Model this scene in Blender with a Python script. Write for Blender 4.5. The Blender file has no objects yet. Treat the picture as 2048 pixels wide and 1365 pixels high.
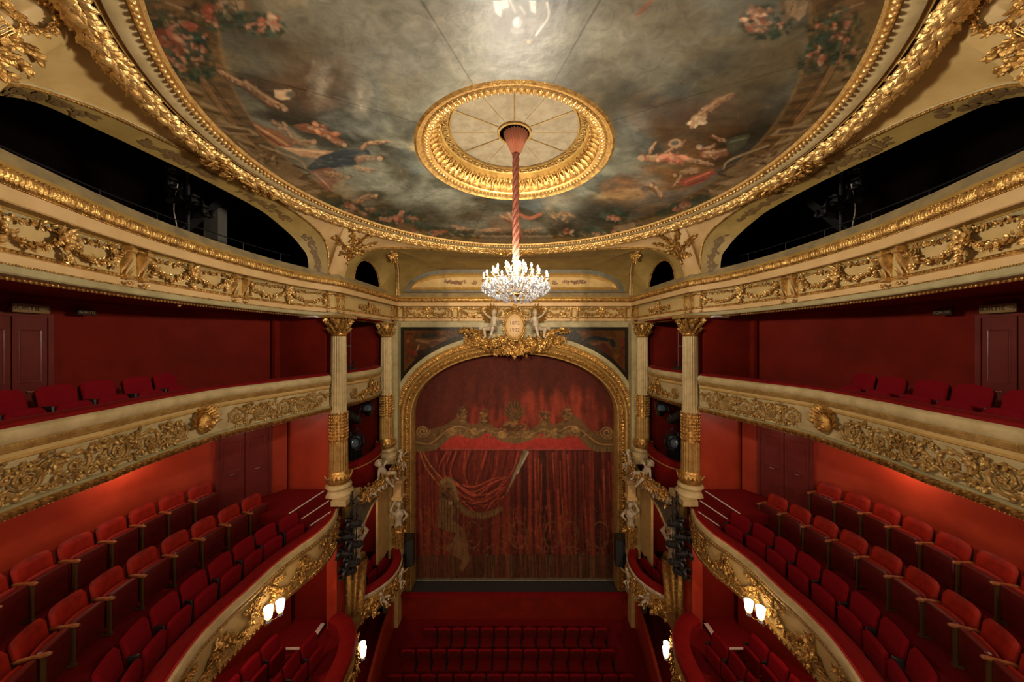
import bpy, math, random
import numpy as np
from mathutils import Matrix, Vector
PI = math.pi
EYE = 13.0
sc = bpy.context.scene
COL = sc.collection
random.seed(7)
RNG = np.random.default_rng(7)

# ------------------------------------------------------------------ camera, world, exposure
cam_d = bpy.data.cameras.new('camera')
cam = bpy.data.objects.new('camera', cam_d); COL.objects.link(cam)
cam.location = (0, 0, EYE); cam.rotation_euler = (PI / 2, 0, 0)
cam_d.sensor_width = 36.0; cam_d.lens = 36.0 * 645 / 2048
cam_d.shift_x = -5 / 2048.0
cam_d.clip_start = 0.05
sc.camera = cam
w = bpy.data.worlds.new('world'); sc.world = w; w.use_nodes = True
w.node_tree.nodes['Background'].inputs[0].default_value = (1.0, 0.72, 0.5, 1)
w.node_tree.nodes['Background'].inputs[1].default_value = 0.0
sc.view_settings.view_transform = 'Standard'; sc.view_settings.look = 'None'
sc.view_settings.exposure = 0.7; sc.view_settings.gamma = 1.0
sc.view_settings.use_curve_mapping = False
sc.cycles.max_bounces = 6; sc.cycles.diffuse_bounces = 4; sc.cycles.glossy_bounces = 3
sc.cycles.transmission_bounces = 4; sc.cycles.transparent_max_bounces = 6
sc.cycles.sample_clamp_indirect = 4.0; sc.cycles.sample_clamp_direct = 0.0
sc.cycles.use_denoising = True; sc.cycles.caustics_reflective = False; sc.cycles.caustics_refractive = False

def lamp(name, kind, loc, power, color=(1, 0.74, 0.48), radius=0.1, rot=None, size=None, spot=None, blend=0.8):
    d = bpy.data.lights.new(name, kind); d.energy = power; d.color = color
    if kind in ('POINT', 'SPOT'): d.shadow_soft_size = radius
    if kind == 'AREA':
        d.shape = 'RECTANGLE'; d.size, d.size_y = size
    if spot: d.spot_size = spot; d.spot_blend = blend
    o = bpy.data.objects.new(name, d); COL.objects.link(o); o.location = loc
    if rot is not None: o.rotation_euler = rot
    return o
def aim(o, target):
    o.rotation_euler = (Vector(target) - o.location).to_track_quat('-Z', 'Y').to_euler()
# hidden lamps under the balcony ceilings; unseen fill lamps added at the back of the hall
for sx in (1, -1):
    lamp('balcony_lamp', 'POINT', (sx * 8.75, 7.45, EYE - 2.82), 22, (1, 0.66, 0.45), 0.06)
    lamp('balcony_lamp', 'POINT', (sx * 8.1, 4.1, EYE - 2.75), 26, (1, 0.68, 0.46), 0.08)
    lamp('balcony_lamp', 'POINT', (sx * 7.4, 9.4, EYE - 2.7), 5, (1, 0.68, 0.46), 0.08)
    lamp('gallery_fill', 'POINT', (sx * 6.0, -1.0, EYE + 0.3), 14, (1, 0.7, 0.48), 0.25)  # unseen fill added at the rear of the gallery
    lamp('ground_tier_lamp', 'POINT', (sx * 6.9, 8.6, EYE - 6.9), 48, (1, 0.66, 0.45), 0.08)
    lamp('stalls_fill', 'POINT', (sx * 6.35, 12.0, EYE - 11.0), 14, (1, 0.66, 0.45), 0.06)  # added to brighten the stalls floor, no fitting stands here
    lamp('loge_lamp', 'POINT', (sx * 6.6, 13.0, EYE - 7.0), 16, (1, 0.66, 0.45), 0.08)
    lamp('rear_fill', 'POINT', (sx * 3.5, -3.0, EYE + 1.8), 320, (1, 0.74, 0.5), 0.4)  # unseen pairs added at the rear for overall brightness
    lamp('rear_fill', 'POINT', (sx * 3.2, 0.0, EYE - 4.5), 120, (1, 0.70, 0.46), 0.4)

    aim(lamp('fill_spot', 'SPOT', (sx * 4.2, -3.4, EYE + 2.2), 2600, (1, .76, .5), 0.12, spot=math.radians(44), blend=.7), (sx * -.4, 15.4, EYE + 0.2))  # unseen spots added to brighten the proscenium wall and arch
    aim(lamp('fill_spot', 'SPOT', (sx * 4.6, -3.4, EYE + 1.6), 1700, (1, .74, .48), 0.12, spot=math.radians(46), blend=.8), (sx * 1.2, 15.4, EYE - 7.5))  # second pair added to lift the curtain and stage loges
# ------------------------------------------------------------------ materials
MATS = {}
def mat(name, color, rough=0.5, metal=0.0, noise=None, bump=0.0, bscale=60.0, spec=0.5, sheen=0.0, emis=None, estr=0.0, trans=0.0, coat=0.0, vcol=False, noise_scale=6.0, rvar=0.0):
    m = bpy.data.materials.new(name); m.use_nodes = True
    nt = m.node_tree; b = nt.nodes['Principled BSDF']
    b.inputs['Base Color'].default_value = (*color, 1)
    b.inputs['Roughness'].default_value = rough; b.inputs['Metallic'].default_value = metal
    b.inputs['Specular IOR Level'].default_value = spec
    b.inputs['Sheen Weight'].default_value = sheen
    b.inputs['Transmission Weight'].default_value = trans
    b.inputs['Coat Weight'].default_value = coat
    if sheen: b.inputs['Sheen Tint'].default_value = (*[min(1, c * 2.2 + .1) for c in color], 1); b.inputs['Sheen Roughness'].default_value = 0.4
    if emis: b.inputs['Emission Color'].default_value = (*emis, 1); b.inputs['Emission Strength'].default_value = estr
    tc = None
    if noise or bump or rvar:
        tc = nt.nodes.new('ShaderNodeTexCoord')
    if noise:
        n = nt.nodes.new('ShaderNodeTexNoise'); n.inputs['Scale'].default_value = noise_scale; n.inputs['Detail'].default_value = 6; n.inputs['Roughness'].default_value = 0.62
        nt.links.new(tc.outputs['Object'], n.inputs['Vector'])
        r = nt.nodes.new('ShaderNodeValToRGB'); r.color_ramp.elements[0].position = 0.36; r.color_ramp.elements[1].position = 0.62
        r.color_ramp.elements[0].color = (*noise, 1); r.color_ramp.elements[1].color = (*color, 1)
        nt.links.new(n.outputs['Fac'], r.inputs['Fac']); nt.links.new(r.outputs['Color'], b.inputs['Base Color'])
        if rvar:
            mr = nt.nodes.new('ShaderNodeMapRange'); mr.inputs['To Min'].default_value = rough + rvar; mr.inputs['To Max'].default_value = rough
            mr.inputs['From Min'].default_value = 0.35; mr.inputs['From Max'].default_value = 0.6
            nt.links.new(n.outputs['Fac'], mr.inputs['Value']); nt.links.new(mr.outputs['Result'], b.inputs['Roughness'])
    if vcol:
        a = nt.nodes.new('ShaderNodeVertexColor'); a.layer_name = 'paint'
        tc2 = nt.nodes.new('ShaderNodeTexCoord')
        n = nt.nodes.new('ShaderNodeTexNoise'); n.inputs['Scale'].default_value = 5; n.inputs['Detail'].default_value = 9; n.inputs['Roughness'].default_value = .65; n.inputs['Distortion'].default_value = .8
        nt.links.new(tc2.outputs['Object'], n.inputs['Vector'])
        mr = nt.nodes.new('ShaderNodeMapRange'); mr.inputs['From Min'].default_value = 0.3; mr.inputs['From Max'].default_value = 0.7
        mr.inputs['To Min'].default_value = 0.7; mr.inputs['To Max'].default_value = 1.3
        nt.links.new(n.outputs['Fac'], mr.inputs['Value'])
        mx = nt.nodes.new('ShaderNodeVectorMath'); mx.operation = 'SCALE'
        nt.links.new(a.outputs['Color'], mx.inputs[0]); nt.links.new(mr.outputs['Result'], mx.inputs['Scale'])
        nt.links.new(mx.outputs[0], b.inputs['Base Color'])
    if bump:
        tcb = tc or nt.nodes.new('ShaderNodeTexCoord')
        nb = nt.nodes.new('ShaderNodeTexNoise'); nb.inputs['Scale'].default_value = bscale; nb.inputs['Detail'].default_value = 4
        nt.links.new(tcb.outputs['Object'], nb.inputs['Vector'])
        bp = nt.nodes.new('ShaderNodeBump'); bp.inputs['Strength'].default_value = bump; bp.inputs['Distance'].default_value = 0.02
        nt.links.new(nb.outputs['Fac'], bp.inputs['Height']); nt.links.new(bp.outputs['Normal'], b.inputs['Normal'])
    MATS[name] = m
    return m
GOLD = mat('aged_gold_leaf', (0.78, 0.49, 0.15), 0.3, 0.78, noise=(0.26, 0.125, 0.03), bump=0.5, bscale=45, noise_scale=9, rvar=0.25)
GOLDB = mat('bright_gold_leaf', (0.90, 0.62, 0.24), 0.3, 0.75, noise=(0.48, 0.27, 0.08), bump=0.4, bscale=45, noise_scale=9, rvar=0.2)
GILT = mat('matt_gilt_paint', (0.52, 0.34, 0.11), 0.45, 0.45, noise=(0.34, 0.19, 0.05), bump=0.25, bscale=40)
OCHRE = mat('ochre_paint', (0.50, 0.31, 0.08), 0.5, 0.2, noise=(0.38, 0.22, 0.05))
CREAM = mat('warm_cream_paint', (0.60, 0.42, 0.17), 0.55, noise=(0.50, 0.34, 0.12), noise_scale=2.2)
PINKCR = mat('pinkish_cream_paint', (0.64, 0.43, 0.20), 0.5, noise=(0.56, 0.36, 0.15), noise_scale=2.0)
PALE = mat('pale_cream_paint', (0.58, 0.46, 0.24), 0.5, noise=(0.44, 0.34, 0.16), noise_scale=4)
GREENCR = mat('greenish_cream_paint', (0.42, 0.36, 0.19), 0.5, noise=(0.32, 0.27, 0.13), noise_scale=3)
MARBLE = mat('grey_brown_marbled_paint', (0.33, 0.25, 0.12), 0.45, noise=(0.20, 0.16, 0.09), noise_scale=3.5)
OLIVE = mat('olive_gold_paint', (0.36, 0.25, 0.075), 0.5, noise=(0.26, 0.175, 0.05), noise_scale=1.6)
OLIVEDK = mat('dark_olive_painted_motif', (0.15, 0.09, 0.03), 0.6)
BROWNP = mat('brown_painted_motif', (0.20, 0.10, 0.045), 0.6)
GREYP = mat('grey_green_marbled_band', (0.16, 0.15, 0.11), 0.5, noise=(0.10, 0.095, 0.07), noise_scale=4)
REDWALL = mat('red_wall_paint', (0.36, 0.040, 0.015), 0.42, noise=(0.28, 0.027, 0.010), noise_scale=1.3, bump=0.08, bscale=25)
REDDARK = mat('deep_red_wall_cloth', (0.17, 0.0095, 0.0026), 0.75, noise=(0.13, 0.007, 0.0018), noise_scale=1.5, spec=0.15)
REDDOOR = mat('maroon_door_paint', (0.14, 0.02, 0.018), 0.3, noise=(0.11, 0.016, 0.014), noise_scale=3)
CARPET = mat('red_carpet', (0.16, 0.006, 0.006), 0.95, noise=(0.12, 0.004, 0.004), noise_scale=20, spec=0.1)
VELVET = mat('red_velvet_rail', (0.19, 0.004, 0.004), 0.8, noise=(0.15, 0.003, 0.003), noise_scale=7, sheen=0.12, spec=0.15)
SEATRED = mat('rust_red_velvet', (0.33, 0.014, 0.004), 0.55, noise=(0.15, 0.005, 0.002), noise_scale=3, sheen=0.05, spec=0.25)
SEATCRIM = mat('crimson_wool', (0.19, 0.003, 0.008), 0.85, noise=(0.16, 0.002, 0.006), noise_scale=40, sheen=0.1, spec=0.1)
SEATLEA = mat('oxblood_seat_shell', (0.10, 0.008, 0.006), 0.35, noise=(0.07, 0.005, 0.004), noise_scale=8)
WOODARM = mat('honey_wood', (0.30, 0.12, 0.035), 0.4, noise=(0.2, 0.07, 0.02), noise_scale=10)
BRASSP = mat('bronze_post', (0.13, 0.075, 0.025), 0.45, 0.5)
BLACK = mat('black_metal', (0.012, 0.012, 0.013), 0.45)
BLACKM = mat('matt_black_void', (0.004, 0.004, 0.004), 0.9)
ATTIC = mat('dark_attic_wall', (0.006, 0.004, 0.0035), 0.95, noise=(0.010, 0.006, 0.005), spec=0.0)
GREYBEAM = mat('grey_concrete', (0.13, 0.12, 0.10), 0.8)
STAGE = mat('dark_stage_floor', (0.035, 0.033, 0.036), 0.5, noise=(0.028, 0.026, 0.029))
STONE = mat('ivory_stone', (0.50, 0.43, 0.31), 0.5, noise=(0.33, 0.26, 0.17), noise_scale=7)
WHITEP = mat('white_edge_tape', (0.62, 0.56, 0.5), 0.6)
BRIGHTRED = mat('scarlet_cloth', (0.42, 0.012, 0.016), 0.7)
CHROME = mat('chrome_reflector', (0.8, 0.8, 0.78), 0.15, 1.0)
CRYSTAL = mat('cut_crystal', (.30, .30, .31), 0.08, trans=0.6, spec=0.35, emis=(1, 0.97, 0.92), estr=0.05)  # faint emission put into the crystal to brighten it, not a lamp
BULB = mat('lit_candle_bulb', (1, 1, 1), 0.4, emis=(1.0, 0.88, 0.70), estr=1100.0)
SHADE = mat('lit_glass_shade', (1, 0.95, 0.85), 0.4, emis=(1.0, 0.78, 0.5), estr=2.6)
CANDLE = mat('ivory_candle', (0.8, 0.75, 0.65), 0.4)
ROPE = mat('rust_cord_cover', (0.19, 0.055, 0.03), 0.8, noise=(0.09, 0.022, 0.012), noise_scale=30)
ROPEP = mat('pink_pleated_fabric', (0.42, 0.16, 0.09), 0.7)
DISC = mat('grey_beige_panel', (0.33, 0.27, 0.17), 0.8, noise=(0.24, 0.19, 0.115), noise_scale=5, bump=0.2)
PAINTED = mat('oil_painted_canvas', (1, 1, 1), 0.36, spec=0.22, vcol=True, bump=0.35, bscale=7)
PAINTMATT = mat('painted_curtain_cloth', (1, 1, 1), 0.8, spec=0.2, vcol=True, bump=0.1, bscale=20)
SIGN = mat('tan_sign_board', (0.34, 0.22, 0.09), 0.5)
DARKTXT = mat('dark_lettering', (0.03, 0.025, 0.015), 0.6)
SPEAKERM = mat('charcoal_speaker_grille', (0.02, 0.022, 0.026), 0.6)
BLUELENS = mat('grey_blue_lens', (0.12, 0.16, 0.22), 0.1, 0.4)

# ------------------------------------------------------------------ mesh building
class MB:
    def __init__(self): self.V = []; self.Q = []; self.T = []; self.n = 0; self.C = None
    def add(self, v, q=None, t=None):
        v = np.asarray(v, float).reshape(-1, 3)
        if q is not None and len(q): self.Q.append(np.asarray(q, int).reshape(-1, 4) + self.n)
        if t is not None and len(t): self.T.append(np.asarray(t, int).reshape(-1, 3) + self.n)
        self.V.append(v); self.n += len(v); return self
    def merge(self, o, f=None):
        v, q, t = o.arr()
        if f: v = f(v)
        return self.add(v, q, t)
    def arr(self):
        v = np.concatenate(self.V) if self.V else np.zeros((0, 3))
        q = np.concatenate(self.Q) if self.Q else np.zeros((0, 4), int)
        t = np.concatenate(self.T) if self.T else np.zeros((0, 3), int)
        return v, q, t
    def map(self, f):
        v, q, t = self.arr(); self.V = [f(v)]; self.Q = [q]; self.T = [t]; return self
    def grid(self, P, closeu=False, closev=False, flip=False):
        P = np.asarray(P, float); a, b = P.shape[:2]
        i = np.arange(a if closeu else a - 1); j = np.arange(b if closev else b - 1)
        I, J = np.meshgrid(i, j, indexing='ij'); I2 = (I + 1) % a; J2 = (J + 1) % b
        q = np.stack([I * b + J, I2 * b + J, I2 * b + J2, I * b + J2], -1).reshape(-1, 4)
        if flip: q = q[:, ::-1]
        return self.add(P.reshape(-1, 3), q)
    def box(self, c, s, rz=0, M=None):
        x, y, z = np.array(s) / 2.0
        v = np.array([[-x, -y, -z], [x, -y, -z], [x, y, -z], [-x, y, -z], [-x, -y, z], [x, -y, z], [x, y, z], [-x, y, z]])
        if rz:
            c_, s_ = math.cos(rz), math.sin(rz); v = v @ np.array([[c_, s_, 0], [-s_, c_, 0], [0, 0, 1]])
        if M is not None: v = v @ np.array(M).T
        q = [[0, 3, 2, 1], [4, 5, 6, 7], [0, 1, 5, 4], [1, 2, 6, 5], [2, 3, 7, 6], [3, 0, 4, 7]]
        return self.add(v + np.array(c), q)
    def tube(self, pts, r, n=6, cap=True, closed=False):
        pts = np.asarray(pts, float); m = len(pts); r = np.broadcast_to(np.asarray(r, float), (m,))
        t = np.gradient(pts, axis=0) if not closed else (np.roll(pts, -1, 0) - np.roll(pts, 1, 0))
        t /= np.maximum(np.linalg.norm(t, axis=1, keepdims=True), 1e-9)
        up = np.array([0, 0, 1.0]) if abs(t[:, 2]).mean() < 0.8 else np.array([0, 1.0, 0])
        a = np.cross(t, up); a /= np.maximum(np.linalg.norm(a, axis=1, keepdims=True), 1e-9)
        b = np.cross(a, t); th = np.arange(n) * 2 * PI / n
        P = pts[:, None] + r[:, None, None] * (np.cos(th)[None, :, None] * a[:, None] + np.sin(th)[None, :, None] * b[:, None])
        self.grid(P, closeu=closed, closev=True)
        if cap and not closed:
            for k in (0, m - 1):
                c = self.n
                ring = P[k]; v = np.vstack([ring, pts[k][None]])
                self.add(v, None, [[i, (i + 1) % n, n] if k else [(i + 1) % n, i, n] for i in range(n)])
        return self
    def lathe(self, prof, c=(0, 0, 0), n=24, a0=0, a1=2 * PI):
        prof = np.asarray(prof, float); full = abs(a1 - a0 - 2 * PI) < 1e-6
        th = a0 + (a1 - a0) * np.arange(n if full else n + 1) / n
        P = np.stack([prof[:, 0][:, None] * np.cos(th), prof[:, 0][:, None] * np.sin(th), np.broadcast_to(prof[:, 1][:, None], (len(prof), len(th)))], -1) + np.array(c)
        return self.grid(P, closev=full, flip=True)
    def inst(self, tpl, pos, X, Y, Z, s):
        # pos (n,3), X,Y,Z (n,3) axes, s (n,3) or (n,) scales
        V, Q, T = tpl; pos = np.asarray(pos, float).reshape(-1, 3); n = len(pos)
        s = np.asarray(s, float)
        if s.ndim == 0: s = np.full((n, 3), float(s))
        elif s.ndim == 1: s = np.tile(s[None], (n, 1)) if s.shape == (3,) and n != 3 else np.repeat(s[:, None], 3, 1)
        X, Y, Z = (np.broadcast_to(np.asarray(a, float), (n, 3)) for a in (X, Y, Z))
        v = pos[:, None] + (V[None, :, 0:1] * s[:, None, 0:1]) * X[:, None] + (V[None, :, 1:2] * s[:, None, 1:2]) * Y[:, None] + (V[None, :, 2:3] * s[:, None, 2:3]) * Z[:, None]
        off = (np.arange(n) * len(V))[:, None, None]
        return self.add(v.reshape(-1, 3), (Q[None] + off).reshape(-1, 4) if len(Q) else None, (T[None] + off).reshape(-1, 3) if len(T) else None)

def quick(f):
    m = MB(); f(m); v, q, t = m.arr(); return v, q, t
def sphere_tpl(a=8, b=5, half=False):
    m = MB(); ph = np.linspace(0, PI / 2 if half else PI, b + 1)
    m.lathe(np.stack([np.sin(ph), np.cos(ph)], 1)[::-1], n=a); return m.arr()
def leaf_tpl(rows=5, w=0.42, bulge=0.16, curl=0.12, teeth=0.0):
    # leaf along +Y from 0 to 1, width in X, raised in Z, skirt down to Z=-0.05
    t = np.linspace(0, 1, rows + 1); ww = w * np.sin(PI * np.clip(t, .03, .985) ** 0.75) * (1 + teeth * np.cos(np.arange(rows + 1) * PI))
    zc = bulge * np.sin(PI * np.clip(t, .0, .9)) + curl * t ** 2
    P = np.zeros((rows + 1, 5, 3))
    for j, (fx, fz, dz) in enumerate([(-1, 0.35, -.12), (-0.93, 0.45, 0), (0, 1, .03), (0.93, 0.45, 0), (1, 0.35, -.12)]):
        P[:, j, 0] = fx * ww; P[:, j, 1] = t; P[:, j, 2] = zc * fz + dz + curl * t ** 2 * (1 - fz)
    m = MB(); m.grid(P, flip=True); return m.arr()
SPH = sphere_tpl(8, 5); SPHL = sphere_tpl(6, 4); HSPH = sphere_tpl(8, 3, True); SPHH = sphere_tpl(16, 10)
LEAF = leaf_tpl(); LEAFA = leaf_tpl(7, 0.45, 0.25, 0.5, 0.16); LEAFN = leaf_tpl(4, 0.24, 0.14, 0.1)
def flower_tpl():
    m = MB()
    for k in range(5):
        a = k * 2 * PI / 5; X = (math.cos(a), math.sin(a), 0); Y = (-math.sin(a), math.cos(a), 0)
        m.inst(LEAF, [(0, 0, 0.1)], X, Y, (0, 0, 1), np.array([1.1, 1, 1.2]))
    m.inst(SPHL, [(0, 0, .25)], (1, 0, 0), (0, 1, 0), (0, 0, 1), 0.28)
    return m.arr()
FLOWER = flower_tpl()

def finish(name, mb, m, loc=(0, 0, 0), parent=None, sx=1, smooth=40, f=None, colors=None):
    v, q, t = mb.arr()
    if f: v = f(v)
    v = v.copy()
    if sx < 0: v[:, 0] *= -1; q = q[:, ::-1]; t = t[:, ::-1]
    v = v - np.asarray(loc, float)
    me = bpy.data.meshes.new(name)
    me.vertices.add(len(v)); me.vertices.foreach_set('co', v.astype(np.float32).ravel())
    nl = q.size + t.size
    me.loops.add(nl); me.loops.foreach_set('vertex_index', np.concatenate([q.ravel(), t.ravel()]).astype(np.int32))
    me.polygons.add(len(q) + len(t))
    me.polygons.foreach_set('loop_start', np.concatenate([np.arange(len(q)) * 4, q.size + np.arange(len(t)) * 3]).astype(np.int32))
    me.update(calc_edges=True); me.validate()
    if smooth:
        me.polygons.foreach_set('use_smooth', np.ones(len(me.polygons), bool))
        if smooth < 180: me.set_sharp_from_angle(angle=math.radians(smooth))
    if colors is not None:
        ca = me.color_attributes.new('paint', 'FLOAT_COLOR', 'POINT')
        c4 = np.ones((len(v), 4), np.float32); c4[:, :3] = colors; ca.data.foreach_set('color', c4.ravel())
    me.materials.append(m)
    o = bpy.data.objects.new(name, me); COL.objects.link(o)
    if parent is not None: o.parent = parent
    else: o.location = loc
    return o
def thing(name, label, cat, loc=(0, 0, 0), group=None, rz=0):
    o = bpy.data.objects.new(name, None); COL.objects.link(o); o.location = loc; o.rotation_euler = (0, 0, rz)
    o.empty_display_size = 0.2; o['label'] = label; o['category'] = cat
    if group: o['group'] = group
    return o
def part(name, mb, m, t, sx=1, smooth=40, f=None, label=None, colors=None, world=True):
    o = finish(name, mb, m, tuple(t.location) if world and not t.parent else (tuple(t.parent.location) if world and t.parent else (0, 0, 0)), t, sx, smooth, f, colors)
    if label: o['label'] = label
    return o
def struct(name, mb, m, sx=1, smooth=40, f=None, label=None, cat='wall', colors=None):
    o = finish(name, mb, m, (0, 0, 0), None, sx, smooth, f, colors); o['kind'] = 'structure'
    o['label'] = label or ' '.join(name.split('_')); o['category'] = cat
    return o
def single(name, mb, m, label, cat, loc=(0, 0, 0), group=None, sx=1, smooth=40, f=None, colors=None):
    o = finish(name, mb, m, loc, None, sx, smooth, f, colors); o['label'] = label; o['category'] = cat
    if group: o['group'] = group
    return o
def copy_tree(o, parent=None):
    c = o.copy(); COL.objects.link(c)
    if parent is not None: c.parent = parent
    for ch in list(o.children): copy_tree(ch, c)
    return c

# ------------------------------------------------------------------ curves and bending
def resample(pts, n=None, step=None, smooth=True):
    pts = np.asarray(pts, float)
    if smooth and len(pts) > 2:     # centripetal-ish catmull rom
        out = []
        P = np.vstack([2 * pts[0] - pts[1], pts, 2 * pts[-1] - pts[-2]])
        for i in range(1, len(P) - 2):
            t = np.linspace(0, 1, 24, endpoint=False)[:, None]
            p0, p1, p2, p3 = P[i - 1], P[i], P[i + 1], P[i + 2]
            out.append(0.5 * ((2 * p1) + (-p0 + p2) * t + (2 * p0 - 5 * p1 + 4 * p2 - p3) * t ** 2 + (-p0 + 3 * p1 - 3 * p2 + p3) * t ** 3))
        out.append(pts[-1:]); pts = np.vstack(out)
    d = np.concatenate([[0], np.cumsum(np.linalg.norm(np.diff(pts, axis=0), axis=1))])
    if n is None: n = max(2, int(d[-1] / step) + 1)
    s = np.linspace(0, d[-1], n)
    return np.stack([np.interp(s, d, pts[:, k]) for k in range(pts.shape[1])], 1)
class Bend:
    """plan curve (x,y), local coordinates (s, v, w) -> (x, y, z): v is height, w runs to the right-hand side of the direction of travel * side"""
    def __init__(self, pts, side=1, smooth=True, n0=None, n1=None, step=0.05):
        p = resample(pts, step=step, smooth=smooth) if smooth else np.asarray(pts, float)
        d = np.concatenate([[0], np.cumsum(np.linalg.norm(np.diff(p, axis=0), axis=1))])
        t = np.gradient(p, axis=0) if len(p) > 2 else np.tile(p[1] - p[0], (2, 1))
        t /= np.linalg.norm(t, axis=1, keepdims=True)
        n = np.stack([t[:, 1], -t[:, 0]], 1) * side
        if n0 is not None: n[0] = n0
        if n1 is not None: n[-1] = n1
        self.p, self.d, self.n, self.L = p, d, n, d[-1]
    def __call__(self, v):
        s = v[:, 0]
        x = np.interp(s, self.d, self.p[:, 0]); y = np.interp(s, self.d, self.p[:, 1])
        nx = np.interp(s, self.d, self.n[:, 0]); ny = np.interp(s, self.d, self.n[:, 1])
        return np.stack([x + nx * v[:, 2], y + ny * v[:, 2], v[:, 1]], 1)
    def pos(self, s, z=0, w=0):
        return self(np.array([[s, z, w]], float))[0]
    def s_at(self, y):
        i = np.argmin(abs(self.p[:, 1] - y)); return self.d[i]
def mitre(a, b, c, side=1):
    a, b, c = (np.asarray(q, float) for q in (a, b, c))
    t1 = (b - a) / np.linalg.norm(b - a); t2 = (c - b) / np.linalg.norm(c - b)
    n1 = np.array([t1[1], -t1[0]]) * side; n2 = np.array([t2[1], -t2[0]]) * side
    m = (n1 + n2); m /= np.linalg.norm(m); return m / max(0.3, m @ n1)

# local-coordinate ornament makers: axes X=s, Y=v, Z=w
def strip(mb, s0, s1, prof, step=0.12):
    n = max(2, int(abs(s1 - s0) / step) + 1); s = np.linspace(s0, s1, n); prof = np.asarray(prof, float)
    P = np.zeros((n, len(prof), 3)); P[:, :, 0] = s[:, None]; P[:, :, 1] = prof[None, :, 0]; P[:, :, 2] = prof[None, :, 1]
    return mb.grid(P)
def beads(mb, s0, s1, pitch, v, w, r, tpl=None):
    n = int((s1 - s0) / pitch); s = s0 + pitch * (np.arange(n) + .5)
    pos = np.stack([s, np.full(n, v), np.full(n, w)], 1)
    return mb.inst(tpl or SPHL, pos, (1, 0, 0), (0, 1, 0), (0, 0, 1), np.array([r[0], r[1], r[2]]) if np.ndim(r) else float(r))
def leafrow(mb, s0, s1, pitch, v, w, length, width, ang=PI / 2, h=1.0, tpl=None, alt=False, jitter=0.0):
    n = max(1, int((s1 - s0) / pitch)); s = s0 + pitch * (np.arange(n) + .5)
    a = np.full(n, ang)
    if alt: a = np.where(np.arange(n) % 2 == 0, ang, PI - ang)
    if jitter: a = a + RNG.normal(0, jitter, n)
    pos = np.stack([s, np.full(n, v), np.full(n, w)], 1)
    Y = np.stack([np.cos(a), np.sin(a), np.zeros(n)], 1); X = np.stack([np.sin(a), -np.cos(a), np.zeros(n)], 1)
    return mb.inst(tpl or LEAF, pos, X, Y, (0, 0, 1), np.tile(np.array([[width, length, length * h]]), (n, 1)))
def eggs(mb, s0, s1, pitch, v, w, rv, rw):
    beads(mb, s0, s1, pitch, v, w, (pitch * .3, rv, rw), SPH)
    n = int((s1 - s0) / pitch); s = s0 + pitch * np.arange(n + 1)
    pos = np.stack([s, np.full(n + 1, v + rv), np.full(n + 1, w)], 1)
    return mb.inst(LEAFN, pos, (-1, 0, 0), (0, -1, 0), (0, 0, 1), np.tile(np.array([[pitch * .5, rv * 2.1, rw * 2.2]]), (n + 1, 1)))
def foliage_path(mb, pts, dens, size, spread, w, fl=0.15, wj=0.04, follow=0.5):
    """clusters of leaves and flowers along a path of (s, v) points"""
    p = resample(np.asarray(pts, float), step=dens)
    n = len(p); t = np.gradient(p, axis=0); ang = np.arctan2(t[:, 1], t[:, 0])
    for k in range(3):
        a = ang + RNG.choice([-1, 1], n) * RNG.uniform(0.1, 1.2, n) * (1 + follow)
        off = RNG.normal(0, spread, (n, 2))
        pos = np.stack([p[:, 0] + off[:, 0], p[:, 1] + off[:, 1], w + RNG.uniform(0, wj, n)], 1)
        tz = RNG.uniform(0.0, 0.6, n)
        Y = np.stack([np.cos(a) * np.cos(tz), np.sin(a) * np.cos(tz), np.sin(tz)], 1)
        X = np.stack([np.sin(a), -np.cos(a), np.zeros(n)], 1); Z = np.cross(X, Y)
        sz = size * RNG.uniform(0.7, 1.3, n)
        mb.inst(LEAF, pos, X, Y, Z, np.stack([sz * .95, sz, sz * 1.2], 1))
    k = RNG.random(n) < fl
    if k.any():
        pos = np.stack([p[k, 0], p[k, 1], np.full(k.sum(), w + wj)], 1)
        mb.inst(FLOWER, pos, (1, 0, 0), (0, 1, 0), (0, 0, 1), np.repeat(size * RNG.uniform(.55, .8, k.sum())[:, None], 3, 1))
    return mb
def spiral(cs, cv, r0, turns, dirn=1, a0=0.0, n=30, shrink=0.14):
    t = np.linspace(0, 1, n); r = r0 * (1 - (1 - shrink) * t ** 0.85); a = a0 + dirn * turns * 2 * PI * t
    return np.stack([cs + r * np.cos(a), cv + r * np.sin(a)], 1)
def tube_sv(mb, sv, r, w, n=6, flat=0.8):
    m = MB(); pts = np.zeros((len(sv), 3)); pts[:, :2] = sv
    m.tube(pts, r, n); v, q, t = m.arr(); v[:, 2] = v[:, 2] * flat + w; return mb.add(v, q, t)
def text_mesh(name, body, size, m_, parent, loc, extrude=.004):
    cu = bpy.data.curves.new(name, 'FONT'); cu.body = body; cu.size = size; cu.align_x = 'CENTER'; cu.align_y = 'CENTER'; cu.extrude = extrude
    tmp = bpy.data.objects.new('tmp', cu); COL.objects.link(tmp); dg = bpy.context.evaluated_depsgraph_get(); me = bpy.data.meshes.new_from_object(tmp.evaluated_get(dg)); bpy.data.objects.remove(tmp)
    me.materials.clear(); me.materials.append(m_); o = bpy.data.objects.new(name, me); COL.objects.link(o); o.parent = parent; o.location = loc; o.rotation_euler = (PI / 2, 0, 0); return o
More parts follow.
